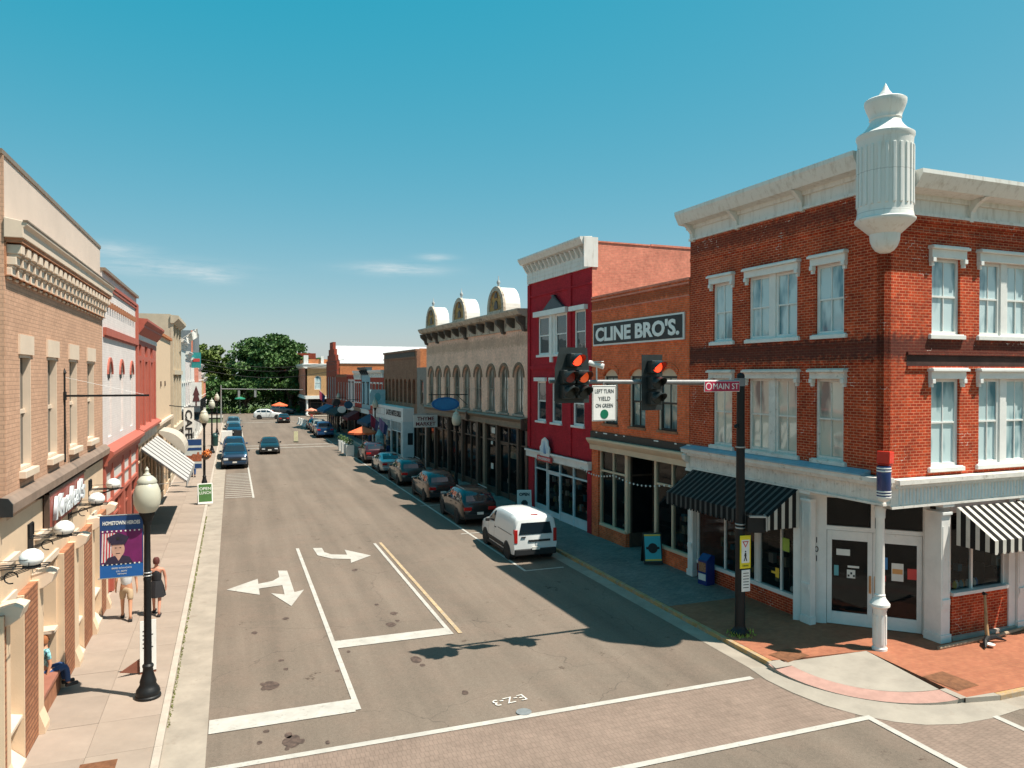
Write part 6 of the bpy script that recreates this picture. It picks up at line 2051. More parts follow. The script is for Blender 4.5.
# ================================================================== SIGNAL POLE and mast arm
sp = thing('signal_pole', 'tall black traffic signal pole with long arm over the road at the corner', 'signal pole', (13.28, 17.35, 0))
b = MB(); b.lathe([(.26, 0), (.26, .06), (.20, .12), (.15, .2), (.145, .25), (.105, 7.15), (.11, 7.2), (.09, 7.26), (0, 7.3)], 0, 0, 16); b.build('pole', M_IRON, sp, smooth=True, sharp=40)
b = MB()
b.tube((-.05, 0, 7.02), (-5.8, 0, 7.06), .075, .045, 12); b.box(-.14, .06, -.12, .12, 6.92, 7.14); b.build('mast_arm', mat('grey_arm', (.22, .22, .22), .5, .12, 4, metal=.2), sp)
b = MB()
for z in (2.95, 3.05, 5.2): b.lathe([(.13, z), (.142, z + .01), (.142, z + .03), (.13, z + .04)], 0, 0, 16)
b.build('steel_band', M_STEEL, sp)
b = MB(); b.lathe([(.05, 0), (.07, .05), (.05, .1), (0, .12)], -.16, -.02, 8, 5.75); b.build('junction_box', M_IRON, sp)
b = MB(); rnd = random.Random(9)
for i in range(90):
    a = rnd.uniform(0, 2 * pi); r = rnd.uniform(.2, .42); h = rnd.uniform(.04, .14)
    x_, y_ = r * cos(a), r * sin(a)
    b.poly([(x_ - .02, y_, 0), (x_ + .02, y_, 0), (x_ + rnd.uniform(-.06, .06), y_ + rnd.uniform(-.06, .06), h)])
wd_ = b.build('weeds', mat('yellow_weeds', (.35, .36, .06), .9, .3, 9), None, norm=False, loc=(13.28, 17.3, 0), kind='stuff')

M_SIG = mat('signal_black', (.022, .028, .028), .45, .2, 6)
M_LRED = mat('lit_red_lens', (1.0, .05, .015), .4, 0, emit=1.5)
M_LRED2 = mat('dim_red_lens', (.20, .02, .01), .4, 0, emit=.06)
M_LAMB = mat('dim_orange_lens', (.70, .09, .02), .4, 0, emit=.35)
M_LENS = mat('dark_lens', (.02, .018, .014), .25, 0)


def signal_section(par, x, z, lens, lit=False):
    b = MB(); b.box(x - .17, x + .17, -.20, .02, z - .17, z + .17); s_ = b.build('housing', M_SIG, par, bevel=.02)
    b = MB(); b.prism([(x + .145 * cos(a), z + .145 * sin(a)) for a in [2 * pi * i / 20 for i in range(20)]], 'y', -.215, -.20); b.build('lens', lens, s_)
    b = MB()
    for i in range(14):
        a0 = radians(-25 + 230 * i / 14); a1 = radians(-25 + 230 * (i + 1) / 14)
        l0 = .30 * (.35 + .65 * max(0, sin(a0 + .0)) ** .6) if sin(a0) > 0 else .09; l1 = .30 * (.35 + .65 * max(0, sin(a1)) ** .6) if sin(a1) > 0 else .09
        p = [(x + .155 * cos(a0), -.20, z + .155 * sin(a0)), (x + .155 * cos(a1), -.20, z + .155 * sin(a1)),
             (x + .150 * cos(a1), -.20 - l1, z + .150 * sin(a1) - .02), (x + .150 * cos(a0), -.20 - l0, z + .150 * sin(a0) - .02)]
        q = [(x + .165 * cos(a0), -.20, z + .165 * sin(a0)), (x + .165 * cos(a1), -.20, z + .165 * sin(a1)),
             (x + .160 * cos(a1), -.20 - l1, z + .160 * sin(a1) - .02), (x + .160 * cos(a0), -.20 - l0, z + .160 * sin(a0) - .02)]
        b.poly(p); b.poly(q[::-1]); b.poly([p[3], p[2], q[2], q[3]])
    b.build('visor', M_SIG, s_)


s5 = thing('traffic_signal', 'five lamp doghouse traffic signal lit red at the free end of the arm', 'traffic signal', (8.03, 17.15, 7.18), radians(6))
signal_section(s5, 0, .42, M_LRED); signal_section(s5, -.20, .0, M_LRED2); signal_section(s5, .20, .0, M_LAMB); signal_section(s5, -.20, -.38, M_LENS); signal_section(s5, .20, -.38, M_LENS)
b = MB(); b.prism([(-.50, -.66), (.50, -.66), (.50, .20), (.44, .74), (-.36, .74), (-.50, .20)], 'y', .02, .035); b.build('backplate', M_SIG, s5)
b = MB(); b.tube((.0, .1, -.6), (.0, .1, .7), .025); b.box(-.06, .06, .03, .25, -.2, -.08); b.build('hanger', M_STEEL, s5)
s3 = thing('traffic_signal', 'three lamp traffic signal showing red on the middle of the arm', 'traffic signal', (10.36, 17.18, 7.02), radians(6))
signal_section(s3, 0, .42, M_LRED); signal_section(s3, 0, .0, M_LENS); signal_section(s3, 0, -.40, M_LENS)
b = MB(); b.box(-.33, .33, .02, .035, -.72, .74); b.build('backplate', M_SIG, s3)
b = MB(); b.tube((.0, .1, -.6), (.0, .1, .7), .025); b.build('hanger', M_STEEL, s3)
t = thing('camera', 'small white detection camera on the arm beside the five lamp signal', 'camera', (8.78, 17.3, 7.08))
b = MB(); b.tube((0, 0, 0), (0, 0, .34), .02); b.build('stem', M_WHITE, t)
b = MB(); b.tube((-.16, .12, .46), (.14, -.12, .36), .07, n=12); b.box(-.07, .07, -.17, .17, .48, .5, Matrix.Rotation(radians(38), 4, 'Z')); b.build('housing', M_WHITE, t)
t = thing('road_sign', 'white LEFT TURN YIELD ON GREEN sign with green disc under the arm', 'road sign', (8.97, 17.25, 6.50), radians(4))
b = MB(); b.box(-.36, .36, -.01, .01, -.46, .46); b.build('plate', M_WHITE, t, bevel=.01)
b = MB(); b.box(-.34, .34, -.013, -.009, .43, .44); b.box(-.34, .34, -.013, -.009, -.44, -.43); b.box(-.34, -.33, -.013, -.009, -.43, .43); b.box(.33, .34, -.013, -.009, -.43, .43); b.build('border', dkn, t)
for s_, z, w_ in (('LEFT TURN', .31, .56), ('YIELD', .12, .36), ('ON GREEN', -.06, .52)): text('lettering', s_, .14, dkn, t, (0, -.014, z), depth=.002, width=w_, height=.10)
b = MB(); b.prism([(.12 * cos(a), -.28 + .12 * sin(a)) for a in [2 * pi * i / 24 for i in range(24)]], 'y', -.016, -.01); b.build('green_disc', mat('sign_green', (.0, .14, .07), .5), t)
b = MB(); b.tube((0, .03, .4), (0, .03, .56), .02); b.build('bracket', M_STEEL, t)
t = thing('street_sign', 'crimson MAIN ST street name sign with round emblem on the arm by the pole', 'street sign', (12.55, 17.2, 6.92), radians(3))
cr_ = mat('sign_crimson', (.40, .02, .06), .45, .05)
b = MB(); b.box(-.60, .60, -.012, .012, -.15, .15); b.build('blade', M_WHITE, t, bevel=.01)
b = MB(); b.box(-.585, .585, -.016, -.011, -.135, .135); b.build('face', cr_, t)
text('lettering', 'MAIN ST', .2, M_WHITE, t, (.12, -.021, -.0), depth=.003, width=.86, height=.16, bold=.0)
b = MB(); b.prism([(-.46 + .10 * cos(a), .10 * sin(a)) for a in [2 * pi * i / 24 for i in range(24)]], 'y', -.020, -.016); b.build('emblem', M_WHITE, t)
b = MB(); b.prism([(-.46 + .075 * cos(a), .075 * sin(a)) for a in [2 * pi * i / 24 for i in range(24)]], 'y', -.023, -.019); b.build('emblem_ring', cr_, t)
t = thing('walk_signal', 'small black pedestrian signal box on the black pole above the yellow sign', 'pedestrian signal', (13.42, 17.2, 3.0), radians(-25))
b = MB(); b.box(-.05, .42, -.2, .05, -.12, .34); b.build('housing', M_IRON, t, bevel=.02)
b = MB(); b.box(-.02, .45, -.32, -.19, .32, .36); b.box(.42, .45, -.32, .0, -.05, .36); b.build('visor', M_STEEL, t)
t = thing('road_sign', 'yellow and white pedestrian yield sign strapped to the black pole', 'road sign', (13.32, 17.18, 2.32), radians(-4))
b = MB(); b.box(-.17, .17, -.01, .01, -.46, .46); b.build('plate', mat('sign_yellow', (.75, .60, .02), .5, .04), t, bevel=.01)
b = MB(); b.box(-.125, .125, -.013, -.009, -.30, .34); b.build('panel', M_WHITE, t)
b = MB(); b.prism([(-.10, .30), (.10, .30), (0, .12)], 'y', -.017, -.012); b.build('yield_mark', redn, t)
b = MB(); b.prism([(-.055, .275), (.055, .275), (0, .175)], 'y', -.020, -.016); b.build('yield_centre', M_WHITE, t)
b = MB(); b.prism([(-.02, -.02), (.02, -.02), (.03, -.10), (.02, -.14), (.05, -.25), (.02, -.25), (0, -.16), (-.03, -.25), (-.06, -.25), (-.02, -.14), (-.04, -.10)], 'y', -.017, -.012)
b.prism([(.022 * cos(a), .015 + .022 * sin(a)) for a in [2 * pi * i / 10 for i in range(10)]], 'y', -.017, -.012); b.build('walking_figure', dkn, t)
text('lettering', 'TURNING', .05, dkn, t, (0, -.013, -.38), depth=.001, width=.2, height=.05)
t = thing('road_sign', 'small white notice plate directly below the yellow pedestrian sign', 'road sign', (13.34, 17.18, 1.52), radians(-4))
b = MB(); b.box(-.13, .13, -.01, .01, -.3, .3); b.build('plate', M_WHITE, t)
b = MB()
for k in range(6): b.box(-.09, .09, -.013, -.009, .2 - k * .08, .22 - k * .08)
b.build('print', dkn, t, kind='stuff')

# ================================================================== small things on the right
def a_frame(x, y, rz, lab, h, w, face, kind):
    t = thing('sandwich_board', lab, 'sandwich board', (x, y, 0), rz)
    for s_ in (1, -1):
        M_ = Matrix.Translation((0, 0, h)) @ Matrix.Rotation(radians(14 * s_), 4, 'X') @ Matrix.Translation((0, 0, -h))
        b = MB(); b.box(-w / 2, w / 2, -.015, .015, 0, h, M_); p = b.build('panel', M_BLACKT if kind != 'white' else M_WHITE, t)
    M_ = Matrix.Translation((0, 0, h)) @ Matrix.Rotation(radians(-14), 4, 'X') @ Matrix.Translation((0, 0, -h))
    b = MB(); b.box(-w / 2 + .05, w / 2 - .05, -.021, -.014, .12, h - .05, M_); b.build('face', face, t)
    return t, M_


def on_panel(o, M_):
    o.data.transform(M_ @ Matrix.LocRotScale(o.location, o.rotation_euler, None)); o.location = (0, 0, 0); o.rotation_euler = (0, 0, 0)


t, M_ = a_frame(15.08, 25.05, radians(-16), 'black framed sandwich board with turquoise poster and dark round logo', 1.18, .72, mat('turquoise_poster', (.06, .42, .48), .6, .05), 'dark')
b = MB(); b.prism([(.19 * cos(a), .60 + .19 * sin(a)) for a in [2 * pi * i / 20 for i in range(20)]], 'y', -.026, -.02, M_); b.prism([(-.26, .56), (.26, .56), (.26, .65), (-.26, .65)], 'y', -.030, -.024, M_); b.build('logo', dkn, t)
for q0 in (1.06, .13):
    b = MB(); b.prism([(-.32, q0), (.32, q0), (.32, q0 + .06), (-.32, q0 + .06)], 'y', -.026, -.02, M_); b.build('yellow_edge', yeln, t)
t, M_ = a_frame(14.5, 37.0, radians(-16), 'white sandwich board reading OPEN in front of the arched building', 1.15, .75, M_PALE, 'white')
o = text('lettering', 'OPEN', .2, dkn, t, (0, -.026, .92), depth=.003, width=.55, height=.17, bold=.01); on_panel(o, M_)
b = MB(); b.prism([(-.14, .2), (.14, .2), (.18, .5), (.08, .62), (-.08, .62), (-.18, .5)], 'y', -.028, -.02, M_); b.build('figure', dkn, t)
t, M_ = a_frame(-1.45, 45.6, radians(6), 'green framed sandwich board on the left pavement near the kerb', 1.15, .78, mat('board_green', (.05, .14, .03), .6), 'white')
o = text('lettering', 'OPEN', .2, M_WHITE, t, (0, -.026, .85), depth=.003, width=.6, height=.16); on_panel(o, M_)
o = text('lettering', 'LUNCH', .2, M_WHITE, t, (0, -.026, .62), depth=.003, width=.6, height=.16); on_panel(o, M_)
t = thing('sandwich_board', 'narrow white notice board with dark marks standing behind the nearest street lamp', 'sandwich board', (-1.92, 20.05, 0), radians(14))
b = MB(); b.box(-.19, .17, -.012, .012, .06, 1.28); b.build('panel', M_WHITE, t)
b = MB(); 
for k_ in range(5): b.box(-.13, .10 - .03 * (k_ % 3), -.016, -.011, .62 + k_ * .1, .645 + k_ * .1)
b.build('print', dkn, t, kind='stuff')
b = MB(); b.prism([(-.19, .02), (-.62, .12), (-.19, .36)], 'y', .05, .08); b.box(-.19, .17, .0, .5, 0, .05); b.build('base', mat('board_brown', (.22, .08, .05), .7), t)  # brown triangle left of the panel, and a low brown slab behind it
# newspaper box
t = thing('newspaper_box', 'blue newspaper vending box against the white pilaster beside the awning', 'newspaper box', (15.35, 21.9, 0), radians(-80))
t.scale = (.88, .88, .92)
nb = mat('newsbox_blue', (.01, .03, .16), .4, .1)
b = MB(); b.prism([(-.22, .0), (.22, .0), (.22, 1.08), (.05, 1.14), (-.22, .92)], 'x', -.24, .24); b.build('cabinet', nb, t, bevel=.02)
b = MB(); b.box(-.19, .19, -.235, -.22, .5, .85); b.build('window', mat('news_photo', (.35, .16, .08), .5, .4, 12), t)
b = MB(); b.box(-.19, .19, -.235, -.22, .18, .42); b.build('label_card', paper, t)
# giant pick leaning by the wall
t = thing('pickaxe_sculpture', 'big pickaxe with pale wooden handle standing against the low brick wall', 'pickaxe', (18.95, 14.35, 0))
b = MB()
hp = [(.05, 0, .12), (.08, .06, .5), (.13, .12, .9), (.20, .2, 1.28)]
for i in range(3): b.tube(hp[i], hp[i + 1], .055 - i * .008, .047 - i * .008, 10)
b.build('handle', mat('pale_wood', (.42, .25, .12), .6, .2, 8), t, smooth=True)
b = MB(); b.tube((.14, .19, 1.30), (.27, .2, 1.26), .05, .03, 8); b.build('grip_end', M_IRON, t)
b = MB()
pk = [(-.42, -.30, .05), (-.2, -.12, .14), (.05, 0, .16), (.35, .02, .14), (.68, -.06, .03)]
for i, r in enumerate((.02, .06, .085, .06)):
    b.tube(pk[i], pk[i + 1], r, (.06, .085, .06, .015)[i], 8)
b.build('head', M_IRON, t, smooth=True)
b = MB(); b.lathe([(.10, .0), (.11, .03), (.07, .05), (.05, .03)], -.12, -.22, 12, .06); b.build('eye_ring', M_WHITE, t)
b = MB(); b.tube((-1.5, .2, .04), (.9, .32, .05), .05, .06, 8); b.tube((.9, .32, .05), (2.2, .5, .05), .05, .04, 8)
t2 = b.build('log', mat('weathered_log', (.38, .28, .19), .9, .25, 6), None, loc=(18.9, 14.3, 0)); tag(t2, 'low pale stone edging along the foot of the brick bulkhead', 'edging')

# hanging signs on the right row
t = thing('hanging_sign', 'blue oval hanging sign on iron bracket before the arched windows', 'sign', (*RP(32.9, -.0), 5.35), -pi / 2 + RA)
def ell(cx, cz, rx, rz_, n=28): return [(cx + rx * cos(2 * pi * i / n), cz + rz_ * sin(2 * pi * i / n)) for i in range(n)]
hh = Matrix.Rotation(radians(90), 4, 'Z')
b = MB(); b.prism([(p[0], p[1]) for p in ell(-1.55, .0, .95, .45)], 'x', -.04, .04)
b.build('board', mat('sign_blue', (.012, .13, .36), .4, .08), t)
b = MB(); b.prism([(p[0], p[1]) for p in ell(-1.55, .0, .80, .34)], 'x', .041, .046); b.build('face', mat('sign_blue_light', (.03, .20, .45), .4), t)
b = MB(); b.tube((0, -.0, .62), (0, -2.7, .62), .03); b.tube((0, -.9, .62), (0, -.9, .36), .012); b.tube((0, -2.2, .62), (0, -2.2, .36), .012); b.tube((0, 0, -.1), (0, -.8, .62), .02); b.build('bracket', M_IRON, t)
t = thing('hanging_sign', 'cream hanging sign reading THYME MARKET beside white shop front', 'sign', (*RP(39.2, -.1), 3.4), -pi / 2 + RA)
b = MB(); b.box(-.04, .04, -1.95, -.15, 0, .92); b.build('board', M_PALE, t)
mk = mat('maroon_letters', (.16, .03, .03), .6)
text('lettering', 'THYME', .4, mk, t, (.05, -1.05, .64), rot=(pi / 2, 0, pi / 2), depth=.004, width=1.3, height=.28, bold=.01)
text('lettering', 'MARKET', .4, mk, t, (.05, -1.05, .26), rot=(pi / 2, 0, pi / 2), depth=.004, width=1.5, height=.28, bold=.01)
b = MB(); b.tube((0, 0, .98), (0, -2.0, .98), .025); b.tube((0, -1.05, -.9), (0, -1.05, 0), .04); b.tube((0, -1.05, -3.4), (0, -1.05, -.9), .05); b.build('post', M_STEEL, t)
t = thing('hanging_sign', 'pale blue square sign fixed above the white shop front corner', 'sign', (*RP(57.0, -.1), 4.45), -pi / 2 + RA)
b = MB(); b.box(-.05, .05, -1.6, -.1, 0, 1.45); b.build('board', mat('sign_pale_teal', (.30, .48, .52), .5), t)
b = MB(); b.prism([(-.85 + .3 * cos(a), .75 + .4 * sin(a)) for a in [2 * pi * i / 16 for i in range(16)]], 'x', .051, .056); b.build('emblem', tealn, t)
for (s_, z, c_, lab, r_) in ((71.5, 3.9, mat('sign_navy', (.02, .08, .14), .4), 'dark round hanging sign over the pavement by the slim red front', .5), (80.2, 3.9, dkn, 'black oval hanging sign before the russet building', .55),
                             (76.0, 3.2, M_WHITE, 'white clock like round sign on the right pavement row', .5)):
    t = thing('hanging_sign', lab, 'sign', (*RP(s_, 0), z), -pi / 2 + RA)
    b = MB(); b.prism(ell(-1.2, 0, r_, r_ * .85, 20), 'x', -.04, .04); b.build('board', c_, t)
    b = MB(); b.tube((0, 0, .6), (0, -1.9, .6), .025); b.tube((0, -1.2, .6), (0, -1.2, .35), .012); b.build('bracket', M_IRON, t)
# string lights
t = thing('string_lights', 'string of small white bulbs looped across the orange brick shop front', 'string lights', (0, 0, 0))
b = MB(); pts = []
for i in range(41):
    u = i / 40; s_ = 15.9 - u * 11.5; sag = -.18 * math.sin(pi * ((u * 3) % 1))
    p = RP(s_, -.35 - .5 * sin(pi * u)); pts.append((p[0], p[1], 3.02 + sag + .35 * u))
b.path(pts, .008, 4); b.build('cable', M_IRON, t)
bulb0 = None
for i, p in enumerate(pts[::1]):
    if bulb0 is None:
        q = MB(); q.lathe([(0, -.05), (.03, -.03), (.032, 0), (.015, .03)], 0, 0, 8); bulb0 = q.build('bulb', M_WHITE, t, smooth=True, loc=p)
    else: inst(bulb0, p, t)


# ================================================================== VEHICLES
def wheel_parts(parent, x, y, r, w, side, rimm):
    t = MB(); t.lathe([(r * .62, -w / 2), (r * .93, -w / 2), (r, -w / 2 + .03), (r, w / 2 - .03), (r * .93, w / 2), (r * .62, w / 2)], 0, 0, 24)
    tyre = t.build('wheel', mat('tyre_rubber', (.02, .02, .02), .8, .1), parent, loc=(x, y, r), rot=(pi / 2 * side, 0, 0), smooth=True, sharp=35)
    k = MB()
    k.lathe([(.05, .0), (r * .64, 0), (r * .64, w / 2 - .01), (r * .60, w / 2 - .0), (r * .60, w / 2 - .04), (r * .25, w / 2 - .05)], 0, 0, 24)
    for i in range(6):
        a = 2 * pi * i / 6
        k.box(.04, r * .60, -.030, .030, w / 2 - .06, w / 2 - .012, Matrix.Rotation(a, 4, 'Z'))
    k.lathe([(.07, w / 2 - .05), (.065, w / 2 - .005), (0, w / 2)], 0, 0, 12)
    k.build('rim', rimm, tyre)


def lerp_st(st, x):
    for a, c in zip(st[:-1], st[1:]):
        if a[0] <= x <= c[0]:
            u = (x - a[0]) / (c[0] - a[0]) if c[0] > a[0] else 0
            return [a[i] + (c[i] - a[i]) * u for i in range(len(a))]
    return list(st[-1])


def make_car(name, label, group, st, paint, glass_side, wsh, rwin, wheels, wr, trim=None, plate=True, tail='block', loc=(0, 0, 0), rz=0, extras=None, roof_rack=False, headlit=None, rimm=None, van=False):
    """stations: x(front negative .. rear positive), z_bottom, half width low, z_belt, half width belt, z_top, half width top
       car faces -y in its own frame; built along y"""
    t = thing(name, label, {'parked_van': 'van', 'pickup_truck': 'pickup truck'}.get(name, 'car'), loc, rz, group)
    N = len(st)

    def ring(s):
        y, zb, wb, zs, ws, zt, wt = s
        zm = zb + (zs - zb) * .5
        pts = [(0, zb), (wb * .75, zb), (wb * .96, zb + .06), (wb + .01, zm), (ws + (wb - ws) * .25, zs - .05), (ws, zs)]
        if zt - zs > .12:
            pts += [(ws + (wt - ws) * .35 + .015, zs + (zt - zs) * .35), (ws + (wt - ws) * .75 + .012, zs + (zt - zs) * .78), (wt * .93, zt - .03), (wt * .72, zt), (0, zt + .02)]
        else:
            pts += [(ws * .96, zs + (zt - zs) * .5), (ws * .88, zs + (zt - zs) * .8), (ws * .7, zs + (zt - zs) * .95), (ws * .4, zt), (0, zt + .005)]
        return [(x, y, z) for x, z in pts] + [(-x, y, z) for x, z in pts[-2:0:-1]]
    b = MB()
    rings = [ring(s) for s in st]
    n = len(rings[0]); vs = [p for r in rings for p in r]; fs = []
    for k in range(N - 1):
        for i in range(n):
            j = (i + 1) % n
            fs.append((k * n + i, k * n + j, (k + 1) * n + j, (k + 1) * n + i))
    fs.append(tuple(range(n))); fs.append(tuple(range((N - 1) * n, N * n))[::-1])
    b.faces(vs, fs)
    body = b.build('body', paint, t, smooth=True, sharp=38)
    # side glass from the same stations

    def side_pt(y, f, sgn, off=.012):
        s = lerp_st(st, y); _, zb, wb, zs, ws, zt, wt = s
        lo = (ws, zs); p1 = (ws + (wt - ws) * .35 + .015, zs + (zt - zs) * .35); p2 = (ws + (wt - ws) * .75 + .012, zs + (zt - zs) * .78); hi = (wt * .93, zt - .03)
        seq = [(0, lo), (.35, p1), (.78, p2), (1, hi)]
        for (fa, a), (fb, c) in zip(seq[:-1], seq[1:]):
            if fa <= f <= fb:
                u = (f - fa) / (fb - fa); return (sgn * (a[0] + (c[0] - a[0]) * u + off), y, a[1] + (c[1] - a[1]) * u + .004)
    for sgn in (1, -1):
        for (y0, y1, f0, f1a, f1b) in glass_side:
            g = MB(); m_ = 5; k_ = 4
            grid = [[side_pt(y0 + (y1 - y0) * i / m_, f0 + ((f1a + (f1b - f1a) * i / m_) - f0) * j / k_, sgn) for j in range(k_ + 1)] for i in range(m_ + 1)]
            for i in range(m_):
                for j in range(k_): g.poly([grid[i][j], grid[i + 1][j], grid[i + 1][j + 1], grid[i][j + 1]])
            g.build('side_window', G_CAR, t, norm=False, smooth=True)
    for nm, q in (('windshield', wsh), ('rear_window', rwin)):
        if not q: continue
        (ya, za, wa), (yb, zb_, wb_) = q
        g = MB(); k_ = 6
        rows_ = []
        for i in range(k_ + 1):
            u = i / k_; yy = ya + (yb - ya) * u; ww = wa + (wb_ - wa) * u
            if abs(ya - yb) < .1:
                zz = za + (zb_ - za) * u; off = .012
                rows_.append([(-ww, yy + off, zz), (0, yy + off, zz), (ww, yy + off, zz)])
            else:
                zz = lerp_st(st, yy)[5] + .018
                rows_.append([(-ww, yy, zz - .018), (-ww * .5, yy, zz), (ww * .5, yy, zz), (ww, yy, zz - .018)])
        for r0, r1 in zip(rows_[:-1], rows_[1:]):
            for c in range(len(r0) - 1): g.poly([r0[c], r0[c + 1], r1[c + 1], r1[c]])
        g.build(nm, G_CAR, t, norm=False, smooth=True)
    trim = trim or mat('black_plastic', (.02, .021, .022), .6, .1)
    rimm = rimm or mat('alloy_rim', (.38, .38, .38), .35, .05, metal=.7)
    hw = max(s[2] for s in st)
    for (y, side) in [(yy, s_) for yy in wheels for s_ in (1, -1)]:
        a = MB(); a.tube((side * (hw - .35), y, wr + .02), (side * (hw + .016), y, wr + .02), wr * 1.13, wr * 1.13, 24); a.build('wheel_arch', trim, t)
        wheel_parts(t, side * (hw - .09), y, wr, .22, 1, rimm) if False else None
        tt = MB(); r = wr; w = .22
        tt.lathe([(r * .60, -w / 2), (r * .93, -w / 2), (r, -w / 2 + .03), (r, w / 2 - .03), (r * .93, w / 2), (r * .60, w / 2)], 0, 0, 24)
        ty = tt.build('wheel', mat('tyre_rubber', (.02, .02, .02), .8, .1), t, loc=(side * (hw - .075), y, r), rot=(0, pi / 2 * side, 0), smooth=True, sharp=35)
        k = MB()
        k.lathe([(.05, .0), (r * .62, 0), (r * .64, w / 2 - .01), (r * .60, w / 2), (r * .60, w / 2 - .04), (r * .25, w / 2 - .05)], 0, 0, 20)
        for i in range(6): k.box(.04, r * .60, -.032, .032, w / 2 - .06, w / 2 - .012, Matrix.Rotation(2 * pi * i / 6, 4, 'Z'))
        k.build('rim', rimm, ty)
    f, r_ = st[0], st[-1]
    b = MB(); b.box(-f[2] * .98, f[2] * .98, f[0] - .05, f[0] + .25, f[1] - .02, f[1] + .22); b.build('front_bumper', trim if van else paint, t, bevel=.04)
    b = MB(); b.box(-r_[2] * .98, r_[2] * .98, r_[0] - .25, r_[0] + .06, r_[1] - .02, r_[1] + .24); b.build('rear_bumper', trim if van or tail == 'suv' else paint, t, bevel=.04)
    b = MB(); b.box(-f[2] * .5, f[2] * .5, f[0] - .03, f[0] + .05, f[1] + .28, f[1] + .46); b.build('grille', M_BLACKT, t)
    hl = mat('headlamp', (.65, .66, .66), .12, 0, spec=.8); tl = mat('tail_lamp', (.42, .012, .01), .2, 0, spec=.8)
    zf = f[3]; zr = r_[3]
    for sgn in (1, -1):
        b = MB(); b.box(sgn * f[4] * .60, sgn * (f[4] + .015), f[0] - .02, f[0] + .22, zf - .20, zf - .04); b.build('headlight', hl, t, bevel=.03)
        if tail == 'tall': q = (sgn * (r_[4] - .12), sgn * (r_[4] + .025), r_[0] - .14, r_[0] + .02, zr - .35, zr + .18)
        elif tail == 'suv': q = (sgn * (r_[4] - .38), sgn * (r_[4] + .025), r_[0] - .22, r_[0] + .03, zr - .22, zr - .05)
        else: q = (sgn * (r_[4] - .36), sgn * (r_[4] + .02), r_[0] - .16, r_[0] + .02, zr - .22, zr - .06)
        b = MB(); b.box(*q); b.build('taillight', tl, t, bevel=.02)
        s = lerp_st(st, glass_side[0][0] + .15)
        b = MB(); b.box(sgn * (s[4] + .02), sgn * (s[4] + .20), glass_side[0][0] + .1, glass_side[0][0] + .2, s[3] + .0, s[3] + .14); b.build('mirror', paint if not van else trim, t, bevel=.03)
    if plate:
        b = MB(); b.box(-.16, .16, r_[0] + .03, r_[0] + .075, zr - .42 if tail != 'tall' else zr - .62, zr - .30 if tail != 'tall' else zr - .5); b.build('number_plate', paper, t)
        b = MB(); b.box(-.16, .16, f[0] - .065, f[0] - .045, f[1] + .1, f[1] + .22); b.build('number_plate', paper, t)
    # door seams and handles
    hm = trim
    b = MB()
    for sgn in (1, -1):
        for y in [g_[0] + .95 for g_ in glass_side[:2]]:
            s = lerp_st(st, y); b.box(sgn * (s[4] + .0), sgn * (s[4] + .035), y - .1, y + .08, s[3] - .14, s[3] - .11)
    b.build('door_handles', hm, t, kind='stuff')
    b = MB()
    for sgn in (1, -1):
        for y in [glass_side[0][0] + .02] + [g_[1] + .03 for g_ in glass_side[:2]]:
            s = lerp_st(st, y); zb0 = s[1] + .12; zm_ = s[1] + (s[3] - s[1]) * .5
            b.faces([(sgn * (s[2] - .02), y - .006, zb0), (sgn * (s[2] - .02), y + .006, zb0), (sgn * (s[2] + .016), y - .006, zm_), (sgn * (s[2] + .016), y + .006, zm_), (sgn * (s[4] + .012), y - .006, s[3]), (sgn * (s[4] + .012), y + .006, s[3])],
                    [(0, 1, 3, 2), (2, 3, 5, 4)])
    b.build('door_seams', M_BLACKT, t, kind='stuff')
    b = MB()
    for sgn in (1, -1):
        s = lerp_st(st, (wheels[0] + wheels[1]) / 2); b.box(sgn * (s[2] - .05), sgn * (s[2] + .02), wheels[0] + wr * 1.15, wheels[1] - wr * 1.15, s[1] + .0, s[1] + .10)
    b.build('sill_trim', hm, t, kind='stuff')
    if roof_rack:
        for sgn in (1, -1):
            b = MB(); b.tube((sgn * .58, glass_side[0][0] + .7, st[N // 2][5] + .05), (sgn * .58, glass_side[-1][1] - .3, st[N // 2][5] + .05), .018, n=6); b.build('roof_rail', M_STEEL, t)
    if extras: extras(t)
    return t


def paint(name, col, metal=.3):
    return mat(name, col, .28, .03, 1.5, metal=metal, spec=.5, coat=.8)


SEDAN = [(-2.35, .28, .72, .62, .70, .64, .5), (-2.2, .22, .84, .68, .82, .76, .6), (-1.6, .2, .88, .80, .86, .90, .7), (-1.0, .2, .89, .90, .87, .99, .70), (-.35, .2, .90, .93, .87, 1.34, .60),
         (.05, .2, .90, .94, .87, 1.43, .60), (.8, .2, .90, .95, .87, 1.43, .60), (1.35, .2, .90, .97, .86, 1.28, .60), (1.75, .2, .89, .98, .84, 1.05, .62), (2.2, .24, .85, .96, .80, 1.0, .6), (2.38, .32, .76, .90, .74, .93, .55)]
SUV = [(-2.35, .34, .78, .80, .76, .84, .5), (-2.2, .26, .88, .90, .86, 1.0, .6), (-1.6, .25, .92, 1.0, .90, 1.08, .7), (-1.05, .25, .93, 1.06, .91, 1.16, .72), (-.45, .25, .94, 1.08, .91, 1.58, .66),
       (-.05, .25, .94, 1.09, .91, 1.68, .68), (1.0, .25, .94, 1.12, .91, 1.68, .68), (1.75, .25, .94, 1.14, .90, 1.62, .67), (2.05, .27, .92, 1.14, .88, 1.45, .66), (2.28, .32, .88, 1.10, .84, 1.18, .64), (2.36, .38, .82, 1.0, .80, 1.03, .6)]
